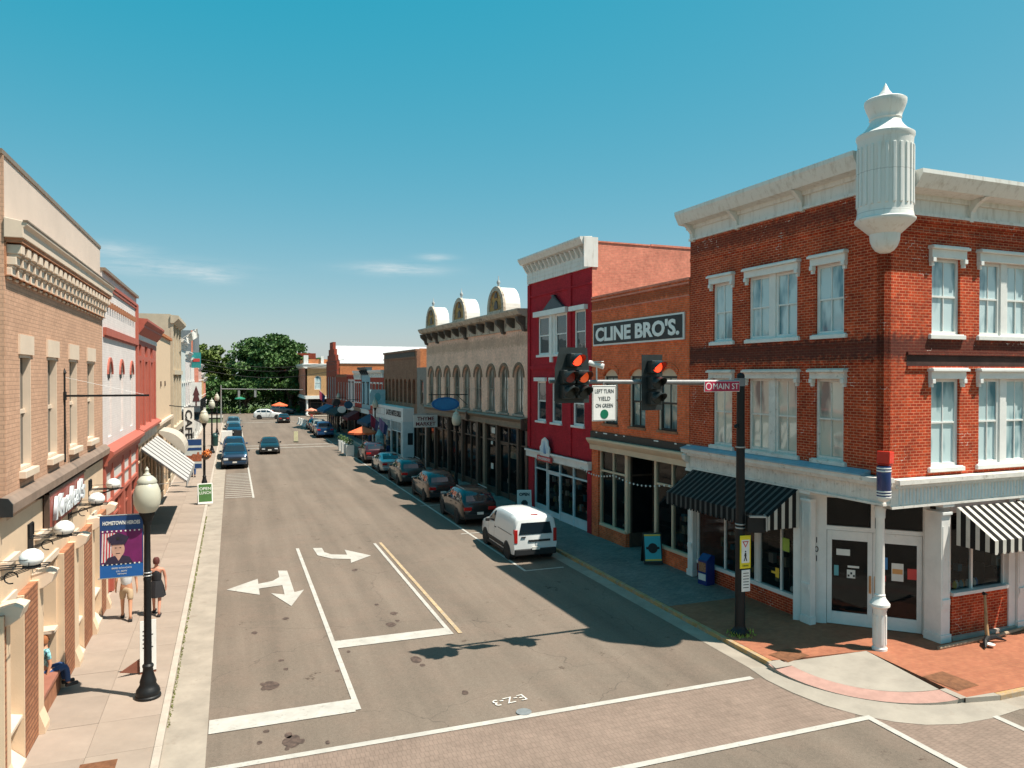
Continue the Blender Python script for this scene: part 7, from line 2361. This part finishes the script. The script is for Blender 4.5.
VAN = [(-2.2, .30, .76, .78, .74, .82, .5), (-2.05, .24, .86, .92, .84, 1.02, .6), (-1.65, .22, .90, 1.04, .88, 1.14, .7), (-1.25, .22, .91, 1.10, .89, 1.26, .70), (-.75, .22, .92, 1.12, .90, 1.68, .70),
       (-.35, .22, .92, 1.14, .90, 1.80, .74), (.4, .22, .92, 1.15, .90, 1.84, .76), (1.5, .22, .92, 1.15, .90, 1.84, .78), (2.08, .24, .92, 1.15, .90, 1.82, .78), (2.2, .28, .91, 1.14, .89, 1.76, .77), (2.25, .30, .89, 1.12, .87, 1.68, .74)]


def sedan(label, x, y, rz, col, group='cars parked along the right kerb', rack=False):
    return make_car('parked_car', label, group, SEDAN, col, [(-.55, .28, .12, .45, .88), (.34, 1.25, .12, .88, .72)],
                    ((-.98, 1.0, .70), (-.22, 1.38, .54)), ((1.73, 1.06, .60), (.98, 1.38, .52)), (-1.42, 1.42), .33, loc=(x, y, RZ), rz=rz)


def suv(label, x, y, rz, col, group='cars parked along the right kerb', rack=True):
    return make_car('parked_car', label, group, SUV, col, [(-.62, .25, .12, .40, .86), (.31, 1.15, .12, .88, .86), (1.22, 1.85, .14, .84, .62)],
                    ((-1.03, 1.16, .74), (-.25, 1.62, .58)), ((2.265, 1.2, .68), (1.85, 1.58, .58)), (-1.42, 1.42), .37, loc=(x, y, RZ), rz=rz, tail='suv', roof_rack=rack)


RPI = pi + radians(-1.0)     # nose pointing away, up the street
# white van
wv = mat('van_white', (.72, .73, .72), .35, .03, 1.5, spec=.5, coat=.4)


def van_extras(t):
    b = MB(); b.box(-.62, .30, 2.255, 2.272, .80, .88); b.build('tailgate_strip', mat('black_plastic', (.02, .021, .022), .6, .1), t)
    b = MB(); b.box(.42, .60, 2.255, 2.28, .98, 1.02); b.build('tailgate_handle', M_BLACKT, t)
    b = MB(); b.box(-.14, .14, 2.05, 2.12, 1.815, 1.85); b.build('brake_light', mat('tail_lamp', (.42, .012, .01), .2, 0, spec=.8), t)
    b = MB(); b.box(-.006, .006, 2.24, 2.256, .50, .78); b.build('door_seam', M_BLACKT, t)
    for sgn in (1, -1):
        b = MB(); b.box(sgn * .90, sgn * .935, -1.0, 1.0, .40, .56); b.build('side_moulding', mat('black_plastic', (.02, .021, .022), .6, .1), t)
        b = MB(); b.box(sgn * .90, sgn * .925, .30, 2.0, 1.06, 1.075); b.build('slide_rail', M_BLACKT, t)


make_car('parked_van', 'white panel van parked at the right kerb, last in the row', None, VAN, wv, [(-.98, -.18, .10, .42, .80)],
         ((-1.23, 1.28, .72), (-.50, 1.74, .60)), ((2.25, 1.10, .70), (2.245, 1.56, .60)), (-1.40, 1.45), .34, loc=(11.22, 29.55, RZ), rz=RPI, tail='tall', extras=van_extras,
         van=True, rimm=mat('silver_hubcap', (.5, .5, .5), .4, .05, metal=.3))
suv('black station wagon parked directly ahead of the white van', 11.35, 37.1, RPI, paint('black_paint', (.012, .013, .014)))
suv('dark brown black car second ahead of the white van', 11.4, 44.1, RPI, paint('brown_black_paint', (.022, .018, .016)), rack=False)
suv('dark green wagon third ahead of the white van', 11.3, 51.1, RPI, paint('green_black_paint', (.015, .035, .035)))
sedan('silver grey sedan fourth ahead of the white van', 11.25, 57.9, RPI, paint('silver_paint', (.40, .43, .43), .5))
suv('dark maroon wagon parked beside the orange umbrella terrace', 11.3, 65.0, RPI, paint('maroon_paint', (.055, .010, .013)))
BEDT = [(-2.75, .40, .84, .92, .82, .98, .5), (-2.6, .32, .94, 1.05, .92, 1.14, .6), (-1.9, .30, .97, 1.12, .95, 1.20, .7), (-1.3, .30, .98, 1.16, .96, 1.24, .74), (-.75, .30, .98, 1.18, .96, 1.72, .70),
        (-.3, .30, .98, 1.18, .96, 1.82, .72), (.7, .30, .98, 1.18, .96, 1.82, .72), (1.0, .30, .98, 1.18, .96, 1.75, .72), (1.06, .34, .98, 1.18, .96, 1.22, .74), (2.7, .36, .97, 1.18, .95, 1.20, .74), (2.8, .42, .95, 1.14, .93, 1.16, .7)]


def pickup(label, x, y, rz, col, group):
    def ex(t):
        b = MB(); b.box(-.82, .82, 1.15, 2.70, 1.21, 1.225); b.build('bed_cover', M_BLACKT, t)
    return make_car('pickup_truck', label, group, BEDT, col, [(-.85, .0, .12, .42, .86), (.06, .85, .12, .86, .84)], ((-1.28, 1.24, .78), (-.55, 1.76, .62)), ((1.068, 1.26, .66), (1.06, 1.66, .60)),
                    (-1.85, 1.75), .40, loc=(x, y, RZ), rz=rz, extras=ex)


blue = paint('blue_paint', (.015, .06, .15)); navyp = paint('navy_paint', (.012, .035, .075))
pickup('dark blue pickup parked facing the camera at the left kerb', .18, 65.4, 0, navyp, 'vehicles parked along the left kerb')
pickup('second blue pickup parked right behind the first at left', .15, 72.6, 0, blue, 'vehicles parked along the left kerb')
sedan('navy car parked farther up the left side', .2, 100.5, 0, navyp, 'vehicles parked along the left kerb')
sedan('pale car parked near the far end of the left kerb', .15, 117, 0, paint('pale_paint', (.5, .5, .5)), 'vehicles parked along the left kerb')
suv('grey blue wagon parked beyond the pale car at the far left', .15, 110.5, 0, paint('grey_blue_paint', (.14, .20, .23)), 'vehicles parked along the left kerb')
pickup('blue pickup parked on the right by the stepped gable hall', 10.35, 93.2, RPI, blue, 'vehicles parked far up the right kerb')
suv('beige wagon parked just beyond the blue pickup on the right', 10.5, 100.3, RPI, paint('beige_paint', (.35, .31, .25)), 'vehicles parked far up the right kerb')
sedan('dark car parked beyond the beige wagon on the right', 10.6, 107, RPI, navyp, 'vehicles parked far up the right kerb')
o = sedan('black car driving toward the camera in the middle of the road', 3.35, 75.6, radians(-2), paint('black_paint', (.012, .013, .014)), 'cars in the roadway'); o.name = 'moving_car'
o = suv('white wagon crossing from left to right at the far intersection', 5.8, 134, radians(82), paint('white_paint_car', (.72, .72, .70), 0), 'cars in the roadway'); o.name = 'moving_car'
o = sedan('small dark car facing away in front of the crossing white wagon', 7.6, 123.5, RPI, paint('black_paint', (.012, .013, .014)), 'cars in the roadway'); o.name = 'moving_car'
suv('grey wagon parked under the big tree at the far end', 9.2, 150.5, radians(60), paint('grey_paint', (.10, .11, .12)), 'cars in the roadway')


# ================================================================== TERRACE, umbrellas, bins, planters
def umbrella(x, y, r, h, m, lab):
    t = thing('umbrella', lab, 'umbrella', (x, y, 0))
    b = MB(); n = 8
    for i in range(n):
        a0, a1 = 2 * pi * i / n, 2 * pi * (i + 1) / n
        top = (0, 0, h); p0 = (r * cos(a0), r * sin(a0), h - r * .38); p1 = (r * cos(a1), r * sin(a1), h - r * .38); mm_ = ((p0[0] + p1[0]) / 2 * .97, (p0[1] + p1[1]) / 2 * .97, h - r * .40)
        b.poly([top, p0, mm_]); b.poly([top, mm_, p1])
        b.poly([p0, (p0[0], p0[1], p0[2] - .18), (mm_[0], mm_[1], mm_[2] - .18), mm_]); b.poly([mm_, (mm_[0], mm_[1], mm_[2] - .18), (p1[0], p1[1], p1[2] - .18), p1])
    b.build('canopy', m, t)
    b = MB(); b.tube((0, 0, 0), (0, 0, h + .1), .025); b.lathe([(.25, 0), (.25, .06), (.05, .1)], 0, 0, 12); b.build('pole', M_STEEL, t)
    for i in range(8):
        b = MB(); a = 2 * pi * i / 8; b.tube((0, 0, h - .35), (r * .9 * cos(a), r * .9 * sin(a), h - r * .36), .01, n=4); b.build('rib', M_STEEL, t)


orange = mat('orange_canvas', (.72, .14, .05), .8, .08)
umbrella(11.3, 69.8, 1.35, 2.55, orange, 'large orange umbrella over the terrace tables at the right kerb')
umbrella(11.2, 112, .95, 2.2, orange, 'orange umbrella near the yellow corner building')
umbrella(11.6, 121, .9, 2.2, mat('salmon_canvas', (.62, .25, .16), .8, .08), 'salmon umbrella next to the far crossing')
umbrella(8.0, 141.5, 1.45, 2.5, orange, 'wide orange umbrella before the big tree beyond the crossing')
umbrella(1.4, 152, .95, 3.3, mat('green_canvas', (.02, .20, .12), .8), 'green umbrella under the trees at the end of the street')
pg = foliage_mat('planter_leaves', (.03, .06, .015), (.07, .12, .03), (.14, .18, .05))
t0 = None
pl_spots = [(10.1, 69.6), (10.15, 71.2), (10.15, 73.0), (10.15, 75)]
for i, (x, y) in enumerate(pl_spots):
    if t0 is None:
        t0 = thing('planter', '', 'planter', (x, y, RZ), 0, 'white planters round the terrace')
        b = MB(); b.prism([(-.25, 0), (.25, 0), (.32, 1.0), (-.32, 1.0)], 'x', -.35, .35); b.build('box', M_WHITE, t0)
        b = MB(); leaf_ball(b, (0, 0, 1.15), .42, 130, .07, random.Random(3)); b.build('plants', pg, t0, norm=False, kind='stuff')
        o = t0
    else:
        o = dup_tree(t0); o.location = (x, y, RZ)
    o['label'] = ['nearest white planter at the corner of the terrace', 'second white planter along the terrace', 'third white planter along the terrace', 'farthest white planter of the terrace row'][i]
t0 = None
for i in range(5):
    if t0 is None:
        t0 = thing('barrier', '', 'barrier', (9.9, 104, RZ), 0, 'white barriers by the far terrace')
        b = MB(); b.prism([(-.3, 0), (.3, 0), (.1, .4), (.08, .95), (-.08, .95), (-.1, .4)], 'x', -.8, .8); b.build('block', M_WHITE, t0); o = t0
    else: o = dup_tree(t0)
    o.location = (10.2 - i * .15, 110.5 + i * 2.0, RZ); o['label'] = 'white barrier block number %s from the near end of the far terrace' % ['one', 'two', 'three', 'four', 'five'][i]; o.rotation_euler = (0, 0, pi / 2)
t = thing('litter_bin', 'dark green domed litter bin on the left pavement beyond the lamps', 'litter bin', (-1.7, 83, 0))
b = MB(); b.lathe([(.30, 0), (.33, .1), (.33, .9), (.36, .92), (.36, 1.0), (.28, 1.2), (.10, 1.35), (0, 1.38)], 0, 0, 16); b.build('drum', mat('bin_green', (.01, .045, .04), .4), t, smooth=True, sharp=40)
t = thing('utility_cabinet', 'white utility cabinet with dark poster standing on left hatched bay', 'cabinet', (-.2, 88, RZ))
b = MB(); b.box(-.9, .2, -.4, .4, 0, 1.3); b.build('cabinet', M_WHITE, t)
b = MB(); b.box(.35, 1.2, -.1, .1, 0, 1.35); b.build('poster_panel', dkn, t)
tv = thing('bollard', 'pale yellow marker post standing in the middle of the road', 'bollard', (6.6, 86, RZ))
b = MB(); b.box(-.22, .22, -.03, .03, .1, 1.2); b.build('panel', mat('pale_yellow', (.62, .58, .36), .6), tv)
b = MB(); b.box(-.25, .25, -.2, .2, 0, .08); b.build('base', M_BLACKT, tv)
# spare far mast with signals
t = thing('signal_mast', 'long pale signal mast arm with hanging signals over the far crossing', 'signal pole', (-1.6, 124, 0))
b = MB(); b.tube((0, 0, 0), (0, 0, 5.8), .12, .09, 10); b.build('pole', M_STEEL, t)
b = MB(); b.tube((0, 0, 5.2), (12.2, 0, 5.0), .09, .05, 10); b.build('arm', mat('dull_steel', (.22, .22, .21), .6, .1), t)
for xx in (2.6, 5.0):
    b = MB(); b.box(xx - .16, xx + .16, -.12, .12, 3.9, 4.95); b.build('signal_head', M_STEEL, t)
for y, z, wl in ((92, 9.2, 'nearest and highest overhead wire'), (96, 8.0, 'lowest overhead wire'), (100, 8.8, 'farthest overhead wire')):
    b = MB(); pts = [(-3.8 + 16.5 * i / 12, y, z - 1.0 * sin(pi * i / 12)) for i in range(13)]; b.path(pts, .02, 4)
    o = b.build('overhead_wire', M_IRON, None); tag(o, wl + ' strung across the street far away', 'wire', 'overhead wires across the street')

# flags on shop fronts, right
for (s_, z, lab, cols_) in ((50.9, 2.9, 'purple and white flag on a short pole by the white shop front', ((.25, .16, .30), (.03, .05, .14))), (54.6, 3.0, 'dark red flag hanging by the left bay of the white shop front', ((.25, .02, .05), (.12, .1, .2))),
                            (88.6, 4.6, 'striped flag hanging before the stepped gable hall', ((.35, .05, .1), (.03, .05, .16)))):
    t = thing('flag', lab, 'flag', (*RP(s_, -1.0), z), -pi / 2 + RA)
    b = MB(); b.tube((0, 0, -.4), (0, -1.1, .7), .02); b.build('pole', M_WHITE, t)
    b = MB()
    for i in range(5):
        u0, u1 = i / 5, (i + 1) / 5; b.cur = 0 if i < 3 else 1
        b.poly([(.03 * (i % 2), -1.1 + u0 * .8, .7 - u0 * .8), (.03 * ((i + 1) % 2), -1.1 + u1 * .8, .7 - u1 * .8), (.03 * ((i + 1) % 2), -1.1 + u1 * .6, -.4 - u1 * .6), (.03 * (i % 2), -1.1 + u0 * .6, -.4 - u0 * .6)])
    b.build('cloth', [mat('flag_a%d' % int(s_), cols_[0], .7), mat('flag_b%d' % int(s_), cols_[1], .7)], t, norm=False)
t = thing('phone_booth', 'pale turquoise figure shaped cabinet standing before the white shop front', 'cabinet', (*RP(53.2, -1.6), 0), -pi / 2 + RA)
b = MB(); b.box(-.4, .4, -.3, .3, 0, 1.5); b.lathe([(.35, 1.5), (.38, 1.8), (.2, 2.1), (.08, 2.3), (0, 2.35)], 0, 0, 10); b.build('cabinet', mat('pale_turquoise', (.20, .42, .45), .5), t)


# ================================================================== TREES
def tree(name, label, x, y, h, r, seed, fm, group=None, zc=None, n=60, leaf=.42, squash=.85, per=150):
    rnd = random.Random(seed)
    t = thing(name, label, 'tree', (x, y, -.1), 0, group)
    b = MB(); th = h - r * 1.3
    b.tube((0, 0, 0), (.1, 0, th * .5), .5, .38, 10); b.tube((.1, 0, th * .5), (0, .1, th), .38, .28, 10)
    limbs = []
    for i in range(9):
        a = 2 * pi * i / 9 + rnd.uniform(-.3, .3); e = rnd.uniform(.35, 1.2); L = r * rnd.uniform(.6, .9)
        p = (L * cos(a) * cos(e), L * sin(a) * cos(e), th + L * sin(e)); s = (0, .0, th * rnd.uniform(.6, 1.0))
        m_ = tuple((s[k] + p[k]) / 2 + rnd.uniform(-.3, .3) for k in range(3))
        b.tube(s, m_, .2, .13, 6); b.tube(m_, p, .13, .05, 6)
    b.build('trunk', mat('bark', (.09, .065, .045), .9, .3, 3), t)
    b = MB(); cz = h - r * squash
    for i in range(n):
        d = Vector((rnd.gauss(0, 1), rnd.gauss(0, 1), rnd.gauss(0, 1))).normalized()
        if d.z < -.55: d.z *= -.6
        k = rnd.uniform(.45, .92)
        c = (d.x * r * k, d.y * r * k, cz + d.z * r * squash * k)
        leaf_ball(b, c, r * rnd.uniform(.13, .25), per, leaf, rnd, .6)
    b.build('crown', fm, t, norm=False)
    return t


F1 = foliage_mat('dark_leaves', (.026, .062, .018), (.055, .115, .028), (.11, .19, .045))
F2 = foliage_mat('olive_leaves', (.05, .085, .018), (.10, .145, .03), (.19, .23, .05))
F3 = foliage_mat('mid_leaves', (.035, .072, .018), (.07, .125, .03), (.14, .20, .045))
tree('broadleaf_tree', 'biggest dark green spreading tree closing the end of the street', 8.0, 163, 16.9, 8.6, 1, F1, n=150, per=190, leaf=.33, squash=.90)
tree('broadleaf_tree', 'olive green rounded tree left of the biggest tree at the street end', -5.6, 170, 14.8, 6.2, 2, F2, n=95, leaf=.34)
tree('broadleaf_tree', 'yellowish green lower tree between the olive tree and the biggest one', .2, 174, 8.6, 3.8, 3, F2, n=60, leaf=.3)
tree('broadleaf_tree', 'mid green tree half hidden behind the left row at its end', -11.5, 168, 15.0, 6.2, 4, F3, n=80, leaf=.34)
tree('broadleaf_tree', 'dark tree behind the far brick block on the right', 17.5, 172, 12.5, 6.0, 5, F1, n=55)
tree('broadleaf_tree', 'low dark tree standing under the gap in the crowns', 2.5, 158, 7.5, 4.0, 6, F1, n=50, leaf=.3)
tree('broadleaf_tree', 'small dark tree in front of the olive tree by the left row end', -3.5, 156.5, 7.6, 3.8, 7, F1, n=50, leaf=.3)
tree('broadleaf_tree', 'small dense tree beside the trunk of the biggest tree', 11.0, 157.5, 7.5, 3.6, 8, F1, n=50, leaf=.3)
rnd = random.Random(14)
b = MB()
for i in range(60):
    leaf_ball(b, (-24 + i * .9, 160.5 + rnd.uniform(-1.5, 1.5), rnd.uniform(1.2, 3.2)), rnd.uniform(1.4, 2.2), 120, .3, rnd, .9)
b.build('undergrowth', F1, None, norm=False, kind='stuff')
rnd = random.Random(12)
b = MB()
for i in range(34):
    leaf_ball(b, (-14 + i * .9, 155.8 + rnd.uniform(-.6, .6), rnd.uniform(.3, .8)), rnd.uniform(.6, 1.1), 60, .22, rnd, .7)
o = b.build('hedge', F3, None, norm=False); tag(o, 'low mixed hedge and flower bed under the trees at the street end', 'hedge')
b = MB()
rnd = random.Random(21)
for k in range(260):
    a = 2 * pi * k / 260; R_ = rnd.uniform(255, 300)
    h_ = rnd.uniform(7, 11)
    leaf_ball(b, (R_ * cos(a), R_ * sin(a), h_ * .45), h_ * .62, 70, 1.5, rnd, .8)
b.build('distant_woods', F1, None, norm=False, kind='stuff')


# ================================================================== PEOPLE
def skinned(name, joints, edges, radii, m, parent, loc=(0, 0, 0), rz=0, sub=1):
    me = bpy.data.meshes.new(name); me.from_pydata(joints, edges, [])
    o = bpy.data.objects.new(name, me); COL.objects.link(o)
    md = o.modifiers.new('skin', 'SKIN'); md.use_smooth_shade = True
    sv = me.skin_vertices[0].data if me.skin_vertices else None
    if sv is None:
        bm = bmesh.new(); bm.from_mesh(me); bm.verts.layers.skin.verify(); bm.to_mesh(me); bm.free()
        sv = me.skin_vertices[0].data
    for i, r in enumerate(radii):
        sv[i].radius = (r, r) if not isinstance(r, tuple) else r
    sv[0].use_root = True
    ss = o.modifiers.new('sub', 'SUBSURF'); ss.levels = sub; ss.render_levels = sub
    me.materials.append(m)
    o.parent = parent; o.location = loc; o.rotation_euler = (0, 0, rz)
    return o


def person(label, loc, rz, H, skin, top, bottom, hairm, stride=.22, skirt=False, sleeves=True, shorts=True, long_hair=False, arm=(.12, -.10), shoe=None, seated=False):
    """standing or walking adult facing -y; clothing are close fitting children over one continuous body"""
    t = thing('person', label, 'person', loc, rz)
    k = H / 1.75
    hip = .93 * k; sh = 1.43 * k
    if seated: hip = .50 * k; sh = 1.0 * k
    P = []; E = []; R = []

    def add(p, r, par=None):
        P.append(p); R.append(r)
        if par is not None: E.append((par, len(P) - 1))
        return len(P) - 1
    pel = add((0, 0, hip), (.15 * k, .11 * k)); wa = add((0, 0, hip + .17 * k), (.125 * k, .095 * k), pel); ch = add((0, 0, sh - .13 * k), (.16 * k, .11 * k), wa)
    nb_ = add((0, .0, sh + .02 * k), .055 * k, ch); nk = add((0, -.01, sh + .10 * k), .05 * k, nb_); hd = add((0, -.02, sh + .20 * k), (.075 * k, .09 * k), nk); ht = add((0, -.01, sh + .30 * k), .06 * k, hd)
    feet = []
    for sg, st_ in ((1, stride), (-1, -stride)):
        hj = add((sg * .09 * k, 0, hip - .06 * k), .092 * k, pel)
        if seated:
            kn_ = add((sg * .11 * k, -.42 * k, hip), .06 * k, hj); an = add((sg * .12 * k, -.46 * k, .09 * k), .04 * k, kn_)
        else:
            kn_ = add((sg * .10 * k, -st_ * .55 - .02, .50 * k), .058 * k, hj); an = add((sg * .10 * k, -st_ if st_ > 0 else -st_ + .05, .10 * k + (0 if st_ > 0 else .05)), .038 * k, kn_)
        a = P[an]; ft = add((a[0], a[1] - .04, .04 * k), .042 * k, an); add((a[0] + sg * .02, a[1] - .18 * k, .03 * k), .03 * k, ft)
        feet.append((hj, kn_, an))
        s_ = add((sg * .19 * k, 0, sh - .03 * k), .055 * k, ch)
        ay = arm[0] if sg > 0 else arm[1]
        el = add((sg * .25 * k, ay * .4, sh - .32 * k), .040 * k, s_); wr_ = add((sg * .27 * k, -ay * .9 - .06, sh - .55 * k), .027 * k, el)
        hn = add((sg * .27 * k, -ay * 1.1 - .08, sh - .62 * k), (.03 * k, .02 * k), wr_)
        hw_ = P[hn]
        for q in range(4):
            f1 = add((hw_[0] + (q - 1.5) * .004 * k, hw_[1] + (q - 1.5) * .018 * k, hw_[2] - .06 * k), .0085 * k, hn); add((hw_[0] - sg * .012 * k, hw_[1] + (q - 1.5) * .018 * k, hw_[2] - (.10 - .01 * abs(q - 1.5)) * k), .0075 * k, f1)
        th = add((hw_[0] - sg * .01 * k, hw_[1] - .035 * k, hw_[2] - .02 * k), .009 * k, hn); add((hw_[0] - sg * .015 * k, hw_[1] - .05 * k, hw_[2] - .055 * k), .008 * k, th)
    skinned('body', P, E, R, skin, t)
    # top
    q = []; e = []; r = []

    def ad2(p, rr, par=None):
        q.append(p); r.append(rr)
        if par is not None: e.append((par, len(q) - 1))
        return len(q) - 1
    a0 = ad2((0, 0, hip - .02 * k), (.168 * k, .125 * k)); a1 = ad2((0, 0, hip + .17 * k), (.145 * k, .112 * k), a0); a2 = ad2((0, 0, sh - .12 * k), (.178 * k, .125 * k), a1); ad2((0, 0, sh + .0 * k), .075 * k, a2)
    if sleeves:
        for sg in (1, -1):
            ay = arm[0] if sg > 0 else arm[1]
            s1 = ad2((sg * .19 * k, 0, sh - .04 * k), .068 * k, a2); ad2((sg * .235 * k, ay * .3, sh - .24 * k), .056 * k, s1)
    skinned('shirt', q, e, r, top, t)
    if skirt:
        b = MB(); b.lathe([(.14 * k, hip + .12 * k), (.20 * k, hip - .05 * k), (.26 * k, hip - .36 * k), (.25 * k, hip - .36 * k), (.18 * k, hip)], 0, 0, 20, mod=lambda i, z: 1 + .06 * (i % 3 - 1)); b.build('skirt', bottom, t, smooth=True)
    else:
        q = []; e = []; r = []
        a0 = ad2((0, 0, hip + .08 * k), (.158 * k, .12 * k)); a1 = ad2((0, 0, hip - .03 * k), (.17 * k, .128 * k), a0)
        for hj, kn_, an in feet:
            h_ = P[hj]; kk = P[kn_]; aa = P[an]
            s1 = ad2((h_[0], h_[1], h_[2] - .03 * k), .108 * k, a1); s2 = ad2((kk[0], kk[1], kk[2] + (.04 * k if shorts else 0)), .085 * k, s1)
            if not shorts: ad2((aa[0], aa[1], aa[2]), .065 * k, s2)
        skinned('shorts' if shorts else 'trousers', q, e, r, bottom, t)
    hz = sh + .20 * k
    b = MB(); b.lathe([(0, .13 * k), (.06 * k, .12 * k), (.092 * k, .07 * k), (.098 * k, 0), (.088 * k, -.07 * k if not long_hair else -.16 * k), (.05 * k, -.08 * k if not long_hair else -.20 * k)], 0, .012, 14, hz + .01)
    b.build('hair', hairm, t, smooth=True)
    # face: nose, eyes, mouth, ears
    b = MB(); b.prism([(-.095 * k, hz), (-.125 * k, hz - .03 * k), (-.095 * k, hz - .035 * k)], 'x', -.012 * k, .012 * k); b.build('nose', skin, t)
    b = MB()
    for sg in (1, -1): b.box(sg * .02 * k, sg * .042 * k, -.108 * k, -.095 * k, hz + .0 * k, hz + .012 * k)
    b.box(-.022 * k, .022 * k, -.108 * k, -.098 * k, hz - .062 * k, hz - .054 * k); b.build('eyes_and_mouth', dkn, t, kind='stuff')
    for hj, kn_, an in feet:
        a = P[an]; b = MB(); b.box(a[0] - .05 * k, a[0] + .05 * k, a[1] - .22 * k, a[1] + .06 * k, 0, .075 * k); b.build('shoe', shoe or dkn, t, bevel=.02)
    return t


SK1 = mat('tan_skin', (.50, .25, .15), .55, .05, 6); SK2 = mat('sunburnt_skin', (.52, .24, .16), .55, .05, 6)
person('man in white shirt and khaki shorts walking away behind the hero banner', (-2.95, 24.7, 0), pi + .1, 1.84, SK1, mat('white_shirt', (.62, .63, .64), .8, .06, 6), mat('khaki_cloth', (.45, .33, .21), .85, .06, 6),
       mat('grey_hair', (.25, .20, .16), .8), arm=(.15, -.12), shoe=dkn)
person('woman in black dress walking away close behind the lamp post', (-2.16, 24.9, 0), pi - .05, 1.72, SK2, mat('black_cloth', (.015, .015, .018), .85, .1, 6), mat('black_cloth', (.015, .015, .018), .85, .1, 6),
       mat('auburn_hair', (.10, .025, .02), .7), skirt=True, sleeves=False, arm=(.22, -.1), long_hair=False)
t = person('person in teal patterned shirt sitting on the brown ledge of the recess', (-3.96, 19.36, .14), pi / 2 + .5, 1.66, SK1, mat('teal_pattern', (.22, .48, .50), .8, .9, 14, dirt=((.02, .09, .22), 9, .5, 1.0)), mat('denim', (.03, .07, .18), .85),
           mat('orange_brown_hair', (.35, .13, .05), .8), seated=True, shorts=False)
for i, (x, y, rz, c_, lab) in enumerate(((12.6, 69.6, 1.2, (.05, .15, .35), 'person in blue shirt standing under the large orange umbrella'), (13.2, 67.3, 3.0, (.08, .08, .10), 'person in dark shirt beside the terrace planters'),
                                         (11.3, 117.5, .5, (.4, .1, .08), 'small figure in red near the far orange umbrella'))):
    person(lab, (x, y, 0), rz, 1.75, SK1, mat('shirt_%d' % i, c_, .8), navy, mat('grey_hair', (.25, .20, .16), .8), shorts=False, stride=.1)
# terrace table
t = thing('cafe_table', 'small dark cafe table under the large orange umbrella', 'table', (12.1, 68.2, 0))
b = MB(); b.lathe([(.4, .72), (.4, .75)], 0, 0, 16); b.build('table_top', M_IRON, t)
b = MB(); b.tube((0, 0, 0), (0, 0, .72), .03); b.lathe([(.25, 0), (.2, .04)], 0, 0, 12); b.build('stem', M_IRON, t)

for (s0_, s1_, c_, lab) in ((59.0, 64.6, (.02, .05, .09), 'dark navy awning on the bright red building'), (70.2, 73.8, (.10, .015, .02), 'maroon awning on the slim red front'),
                            (79.0, 86.5, (.015, .03, .03), 'black green awning along the russet building'), (89.0, 95.5, (.03, .12, .22), 'blue awning on the stepped gable hall')):
    x, y = RP(s1_)
    awning('awning', lab, None, 0, s1_ - s0_, 3.2, 2.5, 1.3, .3, mat('awning_' + lab.split()[0] + lab.split()[1], c_, .85), mat('awning_' + lab.split()[0] + lab.split()[1], c_, .85), loc=(x - .21, y, 0), rz=-pi / 2 + RA)
for i, (x, y, rz, c_, lab) in enumerate(((13.6, 79.5, 2.5, (.3, .05, .05), 'person in red top on the shaded right pavement'), (13.9, 84.0, .4, (.5, .5, .48), 'person in white top farther along the right pavement'),
                                         (-2.6, 58.0, pi, (.05, .07, .12), 'person in navy walking away on the left pavement past the cafe sign'))):
    person(lab, (x, y, 0), rz, 1.74, SK1, mat('top_%d' % i, c_, .8), mat('denim', (.03, .07, .18), .85), mat('grey_hair', (.25, .20, .16), .8), shorts=False, stride=.12)

# ------------------------------------------------------------------ tidy: helper frames are dissolved into the thing they belong to
def dissolve_helpers():
    hs = [o for o in COL.objects if o.get('helper')]
    for hh in hs:
        par = hh.parent
        mh = Matrix.LocRotScale(hh.location, hh.rotation_euler, None)
        for ch in list(hh.children):
            mc = Matrix.LocRotScale(ch.location, ch.rotation_euler, ch.scale)
            ch.parent = par
            m = mh @ mc
            ch.location = m.to_translation(); ch.rotation_euler = m.to_euler()
        bpy.data.objects.remove(hh)


dissolve_helpers()
